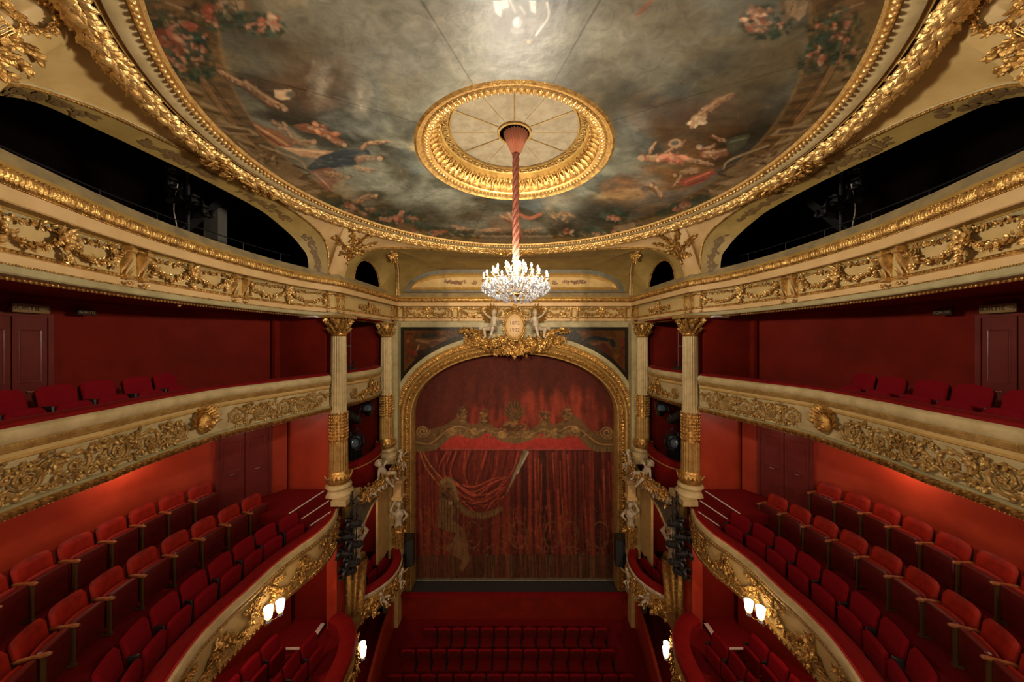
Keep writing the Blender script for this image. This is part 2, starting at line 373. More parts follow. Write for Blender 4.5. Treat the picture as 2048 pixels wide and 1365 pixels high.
def scroll_unit(mb, cs, cv, R, dirn, w, upper):
    """rinceau: a leafy volute with husk, buds and side leaves"""
    sp = spiral(cs, cv, R, 1.55, dirn * (1 if upper else -1), -PI * .1 if dirn > 0 else PI * 1.1)
    rr = np.linspace(R * .13, R * .07, len(sp)); tube_sv(mb, sp, rr, w + .01, 6)
    sp2 = spiral(cs, cv, R * .82, 1.2, dirn * (1 if upper else -1), PI * .25 if dirn > 0 else PI * .75, 24)
    tube_sv(mb, sp2, np.linspace(R * .07, R * .04, 24), w, 5)
    mb.inst(FLOWER, [(cs, cv, w + .02)], (1, 0, 0), (0, 1, 0), (0, 0, 1), R * .28)
    idx = np.arange(2, 26, 3); p = sp[idx]; tt = np.gradient(sp, axis=0)[idx]; a = np.arctan2(tt[:, 1], tt[:, 0])
    for sgn in (1, -1):
        aa = a + sgn * 0.7; Y = np.stack([np.cos(aa), np.sin(aa), np.full(len(aa), .25)], 1); X = np.stack([np.sin(aa), -np.cos(aa), 0 * aa], 1)
        sz = np.linspace(R * .4, R * .18, len(aa))
        mb.inst(LEAF, np.column_stack([p, np.full(len(p), w + .01)]), X, Y, np.cross(X, Y), np.stack([sz * .8, sz, sz], 1))
    # side sprays
    sv = -1 if upper else 1
    for k in range(6):
        a_ = sv * (0.5 + .35 * k) + (0 if dirn > 0 else PI); c = np.array([cs + dirn * R * 1.15, cv - sv * R * .5])
        a1 = RNG.uniform(0, 2 * PI); Y = (math.cos(a1), math.sin(a1), .2); X = (math.sin(a1), -math.cos(a1), 0)
        mb.inst(LEAF, [(c[0], c[1], w + .02)], X, Y, (0, 0, 1), np.array([R * .32, R * .45, R * .4]))
    mb.inst(FLOWER, [(cs + dirn * R * 1.12, cv - sv * R * .55, w + .02)], (1, 0, 0), (0, 1, 0), (0, 0, 1), R * .26)
    return mb
# ================================================================== the shell
def H(h): return EYE + h
FY = 15.4            # plane of the proscenium wall
FLOOR = H(-13.04); STG = H(-11.9)
C1 = (5.93, 11.0); CW = (5.54, FY)
E_PTS = [C1, (6.52, 9.8), (6.76, 7.93), (6.67, 6.24), (6.43, 5.14), (6.16, 4.28), (5.98, 3.75), (5.55, 2.8), (4.9, 1.9), (4.0, 1.1)]
nC1 = mitre(CW, C1, (6.2, 10.45)); nCW = mitre((-5.54, FY), CW, C1)
E_side = Bend(E_PTS, n0=nC1); E_box = Bend([CW, C1], smooth=False, n0=nCW, n1=nC1)
nCL = np.array([-nCW[0], nCW[1]])
E_front = Bend([(-CW[0], FY), CW], smooth=False, n0=nCL, n1=nCW)
B2_PTS = [(6.2, 10.8), (6.67, 9.2), (7.08, 7.9), (7.08, 7.0), (6.97, 6.0), (6.84, 5.4), (6.76, 4.72), (6.66, 4.1), (6.4, 3.3), (5.9, 2.4), (5.2, 1.6)]
B1_PTS = [(6.08, 11.05), (5.72, 10.1), (5.7, 9.3), (5.84, 8.7), (5.95, 8.0), (5.95, 7.2), (5.97, 6.65), (5.9, 5.97), (5.64, 5.2), (5.2, 4.4), (4.5, 3.5)]
B0_PTS = [(5.8, 10.75), (5.35, 10.5), (4.98, 10.05), (4.75, 9.5), (4.66, 8.8), (4.62, 8.0), (4.6, 7.0), (4.5, 6.0), (4.2, 5.2)]
R1_PTS = [(6.2, 9.75), (6.38, 9.17), (6.6, 8.6), (6.68, 8.1), (6.72, 7.3), (6.72, 6.6), (6.65, 5.97), (6.4, 5.2), (6.0, 4.5)]
R2_PTS = [(7.3, 9.75), (7.48, 9.26), (7.6, 8.58), (7.7, 8.0), (7.76, 7.4), (7.8, 6.83), (7.78, 6.24), (7.65, 5.46), (7.45, 4.95), (7.1, 4.2)]
R3_PTS = [(8.4, 9.5), (8.62, 8.9), (8.78, 8.33), (8.84, 7.72), (8.82, 6.97), (8.79, 6.42), (8.76, 5.82), (8.6, 5.2), (8.2, 4.4)]
W1_PTS = [(7.62, 10.8), (8.25, 9.85), (8.85, 8.95), (9.12, 8.2), (9.2, 7.4), (9.2, 6.6), (9.16, 5.8), (9.0, 5.0), (8.6, 4.2), (7.9, 3.3), (7.0, 2.4)]
W2_PTS = [(8.13, 10.8), (8.5, 9.9), (8.95, 8.95), (9.15, 8.2), (9.22, 7.4), (9.2, 6.6), (9.16, 5.8), (9.0, 5.0), (8.6, 4.2), (7.9, 3.3), (7.0, 2.4)]
B2, B1, B0 = Bend(B2_PTS), Bend(B1_PTS), Bend(B0_PTS)
R1, R2, R3 = Bend(R1_PTS), Bend(R2_PTS), Bend(R3_PTS)
W1, W2 = Bend(W1_PTS), Bend(W2_PTS)
def band_between(mb, a, b, z, wa=0, wb=0, n=60, za=None, zb=None):
    """flat strip between two plan curves"""
    P = np.zeros((n, 2, 3))
    for k, (bd, ww, zz) in enumerate([(a, wa, za if za is not None else z), (b, wb, zb if zb is not None else z)]):
        s = np.linspace(0, bd.L, n); P[:, k] = bd(np.stack([s, np.full(n, zz), np.full(n, ww)], 1))
    return mb.grid(P)
def wall_on(mb, bd, z0, z1, w=0, s0=0, s1=None, step=.15):
    loc = MB(); strip(loc, s0, bd.L if s1 is None else s1, [(z0, w), (z1, w)], step); return mb.merge(loc, bd)

side_name = {1: 'right', -1: 'left'}
for sx in (1, -1):
    S = side_name[sx]
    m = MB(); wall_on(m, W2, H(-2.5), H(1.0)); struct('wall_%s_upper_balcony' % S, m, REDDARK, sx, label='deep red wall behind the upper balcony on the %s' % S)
    m = MB(); m.box((7.28, 10.95, H(-.5)), (1.75, .08, 2.8)); struct('wall_%s_upper_partition' % S, m, REDDARK, sx, label='red partition closing the %s upper balcony beside the column' % S)
    m = MB(); wall_on(m, W1, H(-6.2), H(-2.2)); struct('wall_%s_lower_balcony' % S, m, REDWALL, sx, label='bright red wall behind the lower balcony on the %s' % S)
    m = MB(); m.box((7.0, 11.0, H(-3.9)), (1.4, .12, 3.7)); struct('wall_%s_lower_partition' % S, m, REDWALL, sx, label='red partition closing the %s lower balcony beside the column' % S)
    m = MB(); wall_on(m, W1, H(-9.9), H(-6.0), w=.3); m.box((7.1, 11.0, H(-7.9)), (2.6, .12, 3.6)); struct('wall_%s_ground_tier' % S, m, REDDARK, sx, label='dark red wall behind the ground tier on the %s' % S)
    # ceilings / floors of the tiers
    m = MB(); band_between(m, E_side, W2, H(.84), -.5, -.1); m.box((7.2, 12.9, H(.86)), (2.8, 4.0, .05)); struct('ceiling_upper_balcony_%s' % S, m, REDDARK, sx, label='red ceiling above the %s upper balcony' % S, cat='ceiling')
    m = MB(); band_between(m, B2, W2, H(-1.9), -.2, 0); struct('floor_upper_balcony_%s' % S, m, CARPET, sx, label='carpeted floor of the %s upper balcony' % S, cat='floor')
    m = MB(); band_between(m, B2, W1, H(-2.32), -.08, -.1); struct('ceiling_lower_balcony_%s' % S, m, REDWALL, sx, label='red ceiling under the %s upper balcony' % S, cat='ceiling')
    m = MB(); band_between(m, B1, R1, H(-5.9), -.15, -.25); band_between(m, R1, R1, 0, -.25, -.25, za=H(-5.9), zb=H(-5.45)); band_between(m, R1, R2, H(-5.45), -.25, -.25)
    band_between(m, R2, R2, 0, -.25, -.25, za=H(-5.45), zb=H(-4.96)); band_between(m, R2, W1, H(-4.96), -.25, -.1)
    struct('floor_lower_balcony_%s' % S, m, CARPET, sx, smooth=20, label='stepped carpet floor of the %s lower balcony' % S, cat='floor')
    m = MB(); band_between(m, B1, W1, H(-6.72), -.08, -.1); struct('ceiling_ground_tier_%s' % S, m, REDWALL, sx, label='red ceiling under the %s lower balcony' % S, cat='ceiling')
    m = MB(); band_between(m, B0, W1, H(-9.5), -.15, -.4); m.box((6.95, 10.35, H(-9.44)), (1.2, 1.12, .12)); struct('floor_ground_tier_%s' % S, m, CARPET, sx, smooth=20, label='carpet floor of the %s ground tier' % S, cat='floor')
    m = MB(); m.box((6.03, 10.8, H(-8.2)), (.34, .34, 2.9)); struct('wall_pier_ground_tier_%s' % S, m, REDWALL, sx, label='red pier standing under the %s column' % S)
    # steps at the far end of the lower balcony
    m = MB()
    stp = [((6.42, 9.2), (6.25, 10.25), H(-4.95)), ((6.2, 9.42), (6.02, 10.15), H(-5.22)), ((6.05, 9.56), (5.88, 10.0), H(-5.5))]
    for k, (a, b, z) in enumerate(stp):
        out = 7.9 if k == 0 else (stp[k - 1][0][0] + .1)
        yn = 10.75
        v = [(a[0], a[1], z), (out, a[1], z), (out, yn, z), (b[0], yn, z), (a[0], a[1], z - .3), (out, a[1], z - .3), (out, yn, z - .3), (b[0], yn, z - .3)]
        m.add(v, [[0, 1, 2, 3], [0, 4, 5, 1], [0, 3, 7, 4], [3, 2, 6, 7]])
    st = thing('balcony_steps', 'three carpeted steps with white edges at the stage end of the %s lower balcony' % S, 'steps', (sx * 6.4, 9.8, H(-5.8)))
    part('tread', m, CARPET, st, sx, 20)
    for (a, b, z) in stp:
        m = MB(); m.tube([(a[0] + .02, a[1] + .02, z + .012), (b[0] + .02, b[1] + .35, z + .012)], .022, 4); part('edge_strip', m, WHITEP, st, sx, 0)
    # ground tier landing tape
    for k, (a, b) in enumerate([((7.4, 9.82), (6.45, 9.82)), ((6.42, 9.86), (6.28, 10.7))]):
        m = MB(); m.box(((a[0] + b[0]) / 2, (a[1] + b[1]) / 2, H(-9.372)), (max(.08, abs(a[0] - b[0])), max(.08, abs(a[1] - b[1])), .012)); single('edge_tape', m, WHITEP, 'white tape strip on the ground tier landing, %s side, %s' % (S, ['along the near step edge', 'running towards the stage'][k]), 'tape', (sx * (a[0] + b[0]) / 2, (a[1] + b[1]) / 2, H(-9.37)), sx=sx)

# stalls floor, stage, orchestra wall, parterre walls
m = MB(); m.box((0, 7.0, FLOOR - .1), (19, 17, .2)); struct('floor', m, CARPET, label='red carpet floor of the stalls', cat='floor')
m = MB(); m.box((0, 17.6, STG - .1), (14, 4.95, .2)); struct('floor_stage', m, STAGE, label='dark stage floor in front of the painted curtain', cat='floor')
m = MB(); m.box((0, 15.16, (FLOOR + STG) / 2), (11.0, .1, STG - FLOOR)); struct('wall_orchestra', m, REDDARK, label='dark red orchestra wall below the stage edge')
m = MB(); m.box((0, 15.12, STG + .0), (11.0, .2, .1)); struct('trim_stage_edge', m, VELVET, label='red padded edge along the front of the stage', cat='trim')
for sx in (1, -1):
    S = side_name[sx]
    PW = Bend([(5.5, 15.2), (5.4, 13.8), (5.2, 12.4), (4.95, 11.0), (4.7, 9.6), (4.6, 8.0), (4.55, 6)])
    m = MB(); loc = MB(); strip(loc, 0, PW.L, [(FLOOR, 0), (FLOOR + 1.15, 0), (FLOOR + 1.19, -.03), (FLOOR + 1.19, -.14), (FLOOR + 1.0, -.14)]); m.merge(loc, PW)
    struct('wall_parterre_%s' % S, m, REDWALL, sx, label='low red wall along the %s edge of the stalls' % S)
    m = MB(); loc = MB(); strip(loc, 0, PW.L, [(FLOOR, -1.2), (H(-9.6), -1.2)]); m.merge(loc, PW); struct('wall_stalls_boxes_%s' % S, m, REDDARK, sx, label='dark wall inside the %s stalls boxes' % S)
# outer dark attic
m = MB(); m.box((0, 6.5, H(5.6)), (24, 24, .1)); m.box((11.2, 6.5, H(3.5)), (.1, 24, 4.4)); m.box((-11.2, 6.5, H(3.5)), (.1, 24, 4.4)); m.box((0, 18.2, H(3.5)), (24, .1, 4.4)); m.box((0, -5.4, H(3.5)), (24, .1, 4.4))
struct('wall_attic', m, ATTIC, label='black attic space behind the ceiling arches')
m = MB()
for s_ in (1, -1):
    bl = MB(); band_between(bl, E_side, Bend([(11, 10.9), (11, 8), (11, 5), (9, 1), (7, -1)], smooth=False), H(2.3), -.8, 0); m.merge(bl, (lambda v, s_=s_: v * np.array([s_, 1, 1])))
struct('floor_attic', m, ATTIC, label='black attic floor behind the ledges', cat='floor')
m = MB(); m.box((0, -5.6, H(-4)), (24, .1, 20)); struct('wall_back', m, REDDARK, label='red wall at the back of the hall')
m = MB(); m.box((0, -2.6, H(-2.9)), (14, 5.4, .2)); struct('floor_gallery', m, CARPET, label='carpet floor of the rear gallery', cat='floor')

# ------------------------------------------------------------------ entablature
def console(mb, s, z0=H(1.08), z1=H(1.66), w=-.27, wd=.09):
    m = MB(); n = 14; t = np.linspace(0, 1, n)
    z = z1 + (z0 - z1) * t; dp = .045 + .10 * (1 - t) ** 1.3 + .035 * np.sin(t * PI * 1.6)
    P = np.zeros((n, 6, 3))
    for j, (fx, fd) in enumerate([(-1, 0), (-1, .8), (-.55, 1.1), (.55, 1.1), (1, .8), (1, 0)]):
        P[:, j, 0] = s + fx * wd / 2 * (1 - .15 * t); P[:, j, 1] = z; P[:, j, 2] = w + dp * fd
    mb.grid(P)
    for zz, ww, r in ((z1 - .07, w + .12, .07), (z0 + .04, w + .07, .045)):
        c = MB(); c.tube([(s - wd * .62, zz, ww), (s + wd * .62, zz, ww)], r, 10); mb.merge(c)
    mb.inst(LEAFA, [(s, z0 + .04, w + .09)], (1, 0, 0), (0, 1, .3), (0, -.2, 1), np.array([.075, .2, .06]))
    for k in (-1, 0, 1): mb.inst(SPHL, [(s + k * .032, z0 - .06 - (.02 if k == 0 else 0), w + .12)], (1, 0, 0), (0, 1, 0), (0, 0, 1), .026)
    return mb
def knot(mb, c, z, w, sc_=1.0):
    for a in (0.35, PI - .35, 1.0, PI - 1.0, -0.5, PI + .5, -PI / 2):
        Y = (math.cos(a), math.sin(a), .15); X = (math.sin(a), -math.cos(a), 0)
        mb.inst(LEAFA, [(c, z, w + .03)], X, Y, (0, 0, 1), np.array([.09, .16, .10]) * sc_)
    mb.inst(FLOWER, [(c, z, w + .08)], (1, 0, 0), (0, 1, 0), (0, 0, 1), .1 * sc_)
def garland(mb, a, b, w=-.25, zt=H(1.53), zb=H(1.26), sc_=1.0):
    c = (a + b) / 2
    for (p, q) in ((a, c), (c, b)):
        t = np.linspace(0, 1, 15); sv = np.stack([p + (q - p) * t, zt - (zt - zb) * np.sin(PI * t) ** .8], 1)
        foliage_path(mb, sv, .034 * sc_, .062 * sc_, .018, w + .02, .16, .07)
        tube_sv(mb, sv, .022, w + .02, 6)
        # thin upper spray
        t = np.linspace(.12, .95, 10) if p == c else np.linspace(.05, .88, 10)
        sv = np.stack([p + (q - p) * t, zt + .035 + .02 * np.cos(3 * t)], 1); foliage_path(mb, sv, .06, .06 * sc_, .01, w + .01, .05, .03)
        foliage_path(mb, [(p + .12 * (1 if p == a else -0), zt - .02), (p + .10 * (1 if p == a else 0), zb - .02)] if p == a else [(q - .12, zt - .02), (q - .10, zb - .02)], .05, .07, .012, w + .01, .1, .05)
    knot(mb, c, zt - .02, w, 1.15 * sc_)
    foliage_path(mb, [(c, zt - .06), (c, zb - .06)], .04, .085 * sc_, .02, w + .03, .2, .06)
def entablature(label, bd, pairs, bays, sx=1, loc=None, flip=1, cluster=None, tiny=1.0):
    L = bd.L; p = bd.pos(L / 2); t = thing('gilded_entablature', label, 'entablature', (sx * p[0], p[1], H(.84)))
    def mk(name, m_, fn, lab=None, smooth=40):
        mb = MB(); fn(mb); return part(name, mb, m_, t, sx, smooth, f=bd, label=lab)
    mk('ledge', MARBLE, lambda m: strip(m, 0, L, [(H(2.12), -.02), (H(2.3), -.10), (H(2.4), -.48), (H(2.43), -.56), (H(2.3), -.85)]))
    mk('ochre_band', OCHRE, lambda m: strip(m, 0, L, [(H(2.04), .02), (H(2.07), .0), (H(2.12), -.02)]))
    def gs(m):
        strip(m, 0, L, [(H(1.87), -.03), (H(1.9), .0), (H(1.95), .035), (H(2.0), .04), (H(2.04), .02)])
        leafrow(m, 0, L, .055, H(1.885), .01, .15, .10, 1.15, 1.0, LEAF, False, .12)
        beads(m, 0, L, .03, H(1.858), -.015, .013); beads(m, 0, L, .06, H(2.035), .03, (.02, .014, .016))
    mk('gold_crown_moulding', GOLD, gs)
    mk('fascia', PINKCR, lambda m: strip(m, 0, L, [(H(1.85), -.03), (H(1.68), -.03), (H(1.665), -.05)]))
    mk('soffit', OCHRE, lambda m: strip(m, 0, L, [(H(1.665), -.05), (H(1.665), -.22), (H(1.64), -.24)]))
    mk('frieze', CREAM, lambda m: strip(m, 0, L, [(H(1.64), -.25), (H(1.6), -.27), (H(1.17), -.27)]))
    mk('upper_fillet', GREENCR, lambda m: strip(m, 0, L, [(H(1.63), -.245), (H(1.585), -.245)]))
    def eg(m):
        strip(m, 0, L, [(H(1.17), -.27), (H(1.16), -.24), (H(1.1), -.225)]); eggs(m, 0, L, .07, H(1.13), -.235, .026, .03)
        beads(m, 0, L, .035, H(.965), -.235, .013)
    mk('bead_moulding', GOLD, eg)
    mk('architrave', PINKCR, lambda m: strip(m, 0, L, [(H(1.1), -.225), (H(1.09), -.245), (H(.98), -.245)]))
    mk('lower_fillet', GREENCR, lambda m: strip(m, 0, L, [(H(.98), -.245), (H(.95), -.26), (H(.86), -.24), (H(.84), -.26), (H(.835), -.62), (H(.86), -.64)]))
    def bb(m): strip(m, 0, L, [(H(.838), -.42), (H(.80), -.46), (H(.80), -.52)]); leafrow(m, 0, L, .07, H(.79), -.44, .08, .05, 1.2)
    mk('gold_underside_moulding', GOLD, bb)
    for s in pairs:
        for ds in (-.15, .15):
            if 0.02 < s + ds < L - .02:
                mk('console_bracket', GOLDB, lambda m: console(m, s + ds))
        if .3 < s < L - .3 or True:
            mk('bracket_ribbon', GOLD, lambda m: tube_sv(m, np.array([(s - .28, H(1.55)), (s - .1, H(1.60)), (s + .1, H(1.60)), (s + .28, H(1.55))]), .02, -.12, 6))
    for a, b in bays:
        mk('garland', GOLDB, lambda m: garland(m, a, b, sc_=tiny))
    if cluster is not None:
        def cl(m):
            foliage_path(m, [(cluster - .75, H(1.32)), (cluster + .75, H(1.32))], .035, .1, .035, -.25, .12, .05)
            for k in range(26):
                r = RNG.uniform(0, .26); a = RNG.uniform(0, 2 * PI)
                m.inst(FLOWER if k % 2 else LEAFA, [(cluster + r * math.cos(a), H(1.38) + r * .75 * math.sin(a), -.2 + .05 * RNG.random())], (math.cos(a), math.sin(a), 0), (-math.sin(a), math.cos(a), 0), (0, 0, 1), .085)
            m.inst(SPHH, [(cluster, H(1.38), -.23)], (1, 0, 0), (0, 1, 0), (0, 0, 1), np.array([.16, .17, .09]))
        mk('flower_cluster', GOLDB, cl)
    return t
for sx in (1, -1):
    S = side_name[sx]
    entablature('gilded cream entablature with garlands curving above the %s balconies' % S, E_side, [.16, 3.0, 5.35, 7.6], [(.3, 2.75), (3.25, 5.1), (5.6, 7.35)], sx)
    entablature('short angled entablature with flower cluster over the %s stage box' % S, E_box, [.3, 4.15], [], sx, cluster=2.2)
entablature('straight gilded entablature spanning over the painted proscenium wall', E_front, [.2, 2.75, 5.54, 8.35, 10.9], [(.4, 2.55), (2.95, 5.3), (5.8, 8.1), (8.55, 10.7)], 1, tiny=1.45)
# dark jointing strip at the column corner
# ------------------------------------------------------------------ ring, pendentives, arches
RC = 7.1; RH = 3.74
A_PTS = np.array([(6.18, 10.7, 2.2), (6.16, 10.64, 2.75), (6.13, 10.4, 3.2), (6.14, 9.95, 3.45), (6.18, 9.2, 3.62), (6.28, 8.2, 3.71), (6.33, 7.1, 3.73), (6.35, 6.2, 3.68), (6.35, 5.2, 3.58), (6.33, 4.6, 3.46), (6.27, 4.06, 3.25), (6.08, 3.66, 2.85), (6.0, 3.45, 2.2)])
I_PTS = np.array([(6.5, 10.2, 2.2), (6.48, 10.08, 2.65), (6.52, 9.9, 2.85), (6.6, 9.6, 3.1), (6.7, 9.0, 3.36), (6.74, 8.4, 3.48), (6.78, 7.1, 3.52), (6.78, 6.05, 3.48), (6.74, 5.2, 3.42), (6.68, 4.5, 3.33), (6.6, 4.0, 3.05), (6.5, 3.7, 2.7), (6.45, 3.55, 2.38)])
F_PTS = np.array([(5.98, 11.3, 2.2), (5.93, 11.36, 2.68), (5.75, 11.5, 3.0), (5.41, 11.62, 3.25), (4.86, 12.05, 3.5), (4.02, 12.5, 3.62), (2.57, 12.98, 3.66), (1.3, 13.22, 3.66), (0, 13.3, 3.66)])
def up(a): a = np.array(a, float); a[:, 2] += EYE; return a
As, Is, Fs = resample(up(A_PTS), 121), resample(up(I_PTS), 121), resample(up(F_PTS), 81)
def ring_at(p, r, z):
    a = np.arctan2(p[:, 1] - RC, p[:, 0]); return np.stack([r * np.cos(a), RC + r * np.sin(a), np.full(len(a), z)], 1)
PEND = {}
apex = int(np.argmin(abs(As[:, 1] - RC)))
for sx in (1, -1):
    S = side_name[sx]
    far = np.vstack([As[:apex + 1][::-1], Fs]); near_f = Fs.copy(); near_f[:, 1] = 2 * RC - near_f[:, 1]
    near = np.vstack([As[apex:], near_f])
    for nm, low in (('far', far), ('near', near)):
        top = ring_at(low, 6.17, H(RH) + .02); P = []
        for u in np.linspace(0, 1, 9):
            q = top * (1 - u) + low * u; q[:, 2] += .10 * math.sin(PI * u) * np.clip((np.hypot(low[:, 0], low[:, 1] - RC) - 6.3), 0, .6) ; P.append(q)
        PEND[nm] = np.array(P); m = MB(); m.grid(np.array(P))
        struct('ceiling_pendentive_%s_%s' % (nm, S), m, PINKCR if nm == 'far' else CREAM, sx, 180, label='cream pendentive of the ceiling, %s %s corner' % ({'far': 'stage-side', 'near': 'rear'}[nm], S), cat='ceiling')
    # arch of the attic opening
    t = thing('attic_arch', 'broad gilded arch opening into the dark attic on the %s' % S, 'arch', (sx * 6.4, 7.0, H(2.4)))
    m = MB(); m.grid(np.array([As * (1 - u) + Is * u for u in np.linspace(0, 1, 4)])); part('soffit', m, OLIVE, t, sx)
    tn = np.gradient(As, axis=0); tn /= np.linalg.norm(tn, axis=1, keepdims=True)
    inw = Is - As; inw /= np.linalg.norm(inw, axis=1, keepdims=True); up_ = np.cross(tn, inw); up_ /= np.linalg.norm(up_, axis=1, keepdims=True)
    if up_[apex, 2] < 0: up_ = -up_
    m = MB(); m.tube(As + up_ * .05 - inw * .02, .03, 6); part('outer_fillet', m, OCHRE, t, sx); m = MB(); m.tube(As + up_ * .0 - inw * .03, .03, 6); part('cream_bead', m, PALE, t, sx)
    A2 = resample(As, step=.055); i2 = np.linspace(0, 120, len(A2)); f = lambda q: np.stack([np.interp(i2, np.arange(121), q[:, k]) for k in range(3)], 1)
    T2, N2, U2 = f(tn), f(inw), f(up_)
    m = MB(); m.tube(As - inw * .02 - up_ * .02, .022, 6)
    ca, sa = math.cos(.7), math.sin(.7)
    m.inst(LEAF, A2 - U2 * .035, T2 * sa - U2 * ca * .0 + N2 * ca, T2 * ca - N2 * sa * .6, -U2, np.array([.09, .12, .13]))
    part('leaf_moulding', m, GOLD, t, sx)
    Imid = As * .45 + Is * .55 - up_ * .012
    m = MB(); A3 = resample(Imid, step=.06); i3 = np.linspace(0, 120, len(A3)); g = lambda q: np.stack([np.interp(i3, np.arange(121), q[:, k]) for k in range(3)], 1)
    T3, N3, U3 = g(tn), g(inw), g(up_); env = (np.sin(np.arange(len(A3)) * .06 * 2 * PI / 2.1) > -.55)
    for k in range(3):
        a = RNG.uniform(-1.0, 1.0, len(A3))[:, None] + PI * (RNG.random(len(A3)) < .5)[:, None]
        Y = T3 * np.cos(a) + N3 * np.sin(a); X = T3 * np.sin(a) - N3 * np.cos(a)
        pos = A3 + N3 * RNG.normal(0, .05, len(A3))[:, None]
        m.inst(LEAF, pos[env], X[env], Y[env], -U3[env], np.array([.09, .12, .02]))
    part('painted_foliage', m, OLIVEDK, t, sx)
# front arch above the proscenium with its cove
t = thing('stage_cove', 'olive cove and lunette between the ceiling ring and the proscenium wall', 'cove', (0, 14.0, H(2.3)))
Jp = up([(5.56, 15.15, 2.15), (5.5, 15.0, 2.65), (5.35, 14.6, 3.15), (5.08, 13.6, 3.47), (4.94, 12.7, 3.53)])
Fc = Fs[Fs[:, 0] < 4.9]
Cin = resample(np.vstack([Jp, Fc]), 70)
TY = 15.9; TS = TY / 15.34
def outline(hw, z0, z1, n=40):
    hw *= TS; z0, z1 = H((z0 - EYE) * TS), H((z1 - EYE) * TS)
    a = np.linspace(0, PI / 2, n); r = min(hw, 2.1)
    R = np.stack([hw - r * 1.0 + r * np.cos(a), z0 + (z1 - z0) * np.sin(a)], 1); Lf = R[::-1].copy(); Lf[:, 0] *= -1
    return np.vstack([R, Lf])
o0, o1_, o2_, o3_ = outline(5.25, H(2.28), H(3.40)), outline(4.98, H(2.42), H(3.22)), outline(4.85, H(2.48), H(3.13)), outline(4.65, H(2.56), H(3.03))
og = np.vstack([[(o0[0, 0], H(2.05))], o0[:40], [(0, o0[39, 1])]])
G = resample(np.stack([og[:, 0], np.full(len(og), TY), og[:, 1]], 1), 70, smooth=False)
for sx in (1, -1):
    P = []
    for u in np.linspace(0, 1, 9):
        q = Cin * (1 - u) + G * u; q[:, 2] += .09 * math.sin(PI * u); P.append(q)
    m = MB(); m.grid(np.array(P)); part('cove_surface', m, OLIVE, t, sx)
    upc = resample(np.vstack([Fs[Fs[:, 0] >= 4.85], Jp[::-1]]), 80, smooth=False)
    oa = np.linspace(0, PI, 40); O = np.stack([5.95 - .15 * (oa / PI) , 12.9 - .97 * np.cos(oa), EYE + 2.25 + .95 * np.sin(oa) ** .8], 1)
    lowc = resample(np.vstack([up([(6.0, 11.35, 2.15)]), O, up([(5.62, 15.0, 2.1)])]), 80, smooth=False)
    m = MB(); m.grid(np.array([upc * (1 - u) + lowc * u for u in np.linspace(0, 1, 4)])); part('side_vault', m, OLIVE, t, sx)
    m = MB(); m.tube(O, .03, 5); eg_ = resample(O, step=.06); m.inst(SPHL, eg_ + np.array([-.03, 0, 0]), (1, 0, 0), (0, 1, 0), (0, 0, 1), .028); part('small_arch_moulding', m, GOLD, t, sx)
    m = MB(); m.tube(Jp + np.array([-.06, -.08, 0]), .05, 6); m.tube(Jp + np.array([-.17, -.04, 0]), .025, 6); part('jamb_moulding', m, GOLD, t, sx); m = MB(); m.tube(Jp + np.array([-.12, -.06, -.02]), .03, 6); part('cream_jamb_strip', m, PALE, t, sx)
    m = MB()
    for k in range(46):
        a = RNG.uniform(0, 2 * PI); r = RNG.uniform(0, .3) ; p_ = up([(4.93 - r * .8 * math.cos(a), 13.1 - .3 * math.cos(a), 3.38 + r * .35 * math.sin(a))])
        m.inst(LEAFA if k % 3 else FLOWER, p_, (math.sin(a), -.2, -math.cos(a)), (math.cos(a), 0, math.sin(a)), (-.3, -1, 0), .13)
    part('corner_ornament', m, GOLD, t, sx)
    m = MB(); m.tube(Fs + np.array([0, -.02, .03]), .032, 6); part('arch_fillet', m, OCHRE, t, sx)
    m = MB(); F2 = resample(Fs, step=.05); m.tube(Fs + np.array([0, .01, -.02]), .02, 6); m.inst(SPHL, F2 + np.array([0, .0, -.035]), (1, 0, 0), (0, 1, 0), (0, 0, 1), (.026)); part('arch_bead_moulding', m, GOLD, t, sx)
# tympanum panel
def panel_ring(mb, o1, o2, y1, y2):
    P = np.zeros((2, len(o1) + 1, 3))
    for k, (o, y) in enumerate(((o1, y1), (o2, y2))):
        oo = np.vstack([o, o[:1]]); P[k, :, 0] = oo[:, 0]; P[k, :, 2] = oo[:, 1]; P[k, :, 1] = y
    mb.grid(P)
def panel_fill(mb, o, y):
    n = len(o) // 2; P = np.zeros((n, 2, 3)); P[:, 0, 0] = o[:n, 0]; P[:, 1, 0] = o[::-1][:n, 0]; P[:, :, 2] = o[:n, 1][:, None]; P[:, :, 1] = y; mb.grid(P)
m = MB(); panel_ring(m, o0, o1_, TY, TY); m.box((0, TY + .03, H(2.2)), (11.4, .04, .6)); part('grey_border', m, GREYP, t)
m = MB(); panel_ring(m, o1_, o2_, TY, TY - .06); panel_ring(m, o2_, o3_, TY - .06, TY - .01); part('gilt_panel_frame', m, OCHRE, t)
m = MB(); panel_fill(m, o3_, TY - .01); part('panel', m, CREAM, t)
m = MB()
loc = MB()
for sgn in (1, -1):
    for k in range(5): scroll_unit(loc, sgn * (.45 + k * .5), H(2.8), .16 - .012 * k, sgn, 0, k % 2 == 0)
    foliage_path(loc, [(sgn * 2.6, H(2.78)), (sgn * 3.4, H(2.82))], .06, .1, .03, 0, .1)
v, q, tt_ = loc.arr(); m.add(np.stack([v[:, 0], TY - .015 - v[:, 2] * .5, v[:, 1] + .1], 1), q, tt_); part('panel_arabesque', m, BROWNP, t)
m = MB(); loc = MB(); foliage_path(loc, [(-2.9, 0), (2.9, 0)], .05, .1, .03, 0, .12, .01); v, q, tt_ = loc.arr()
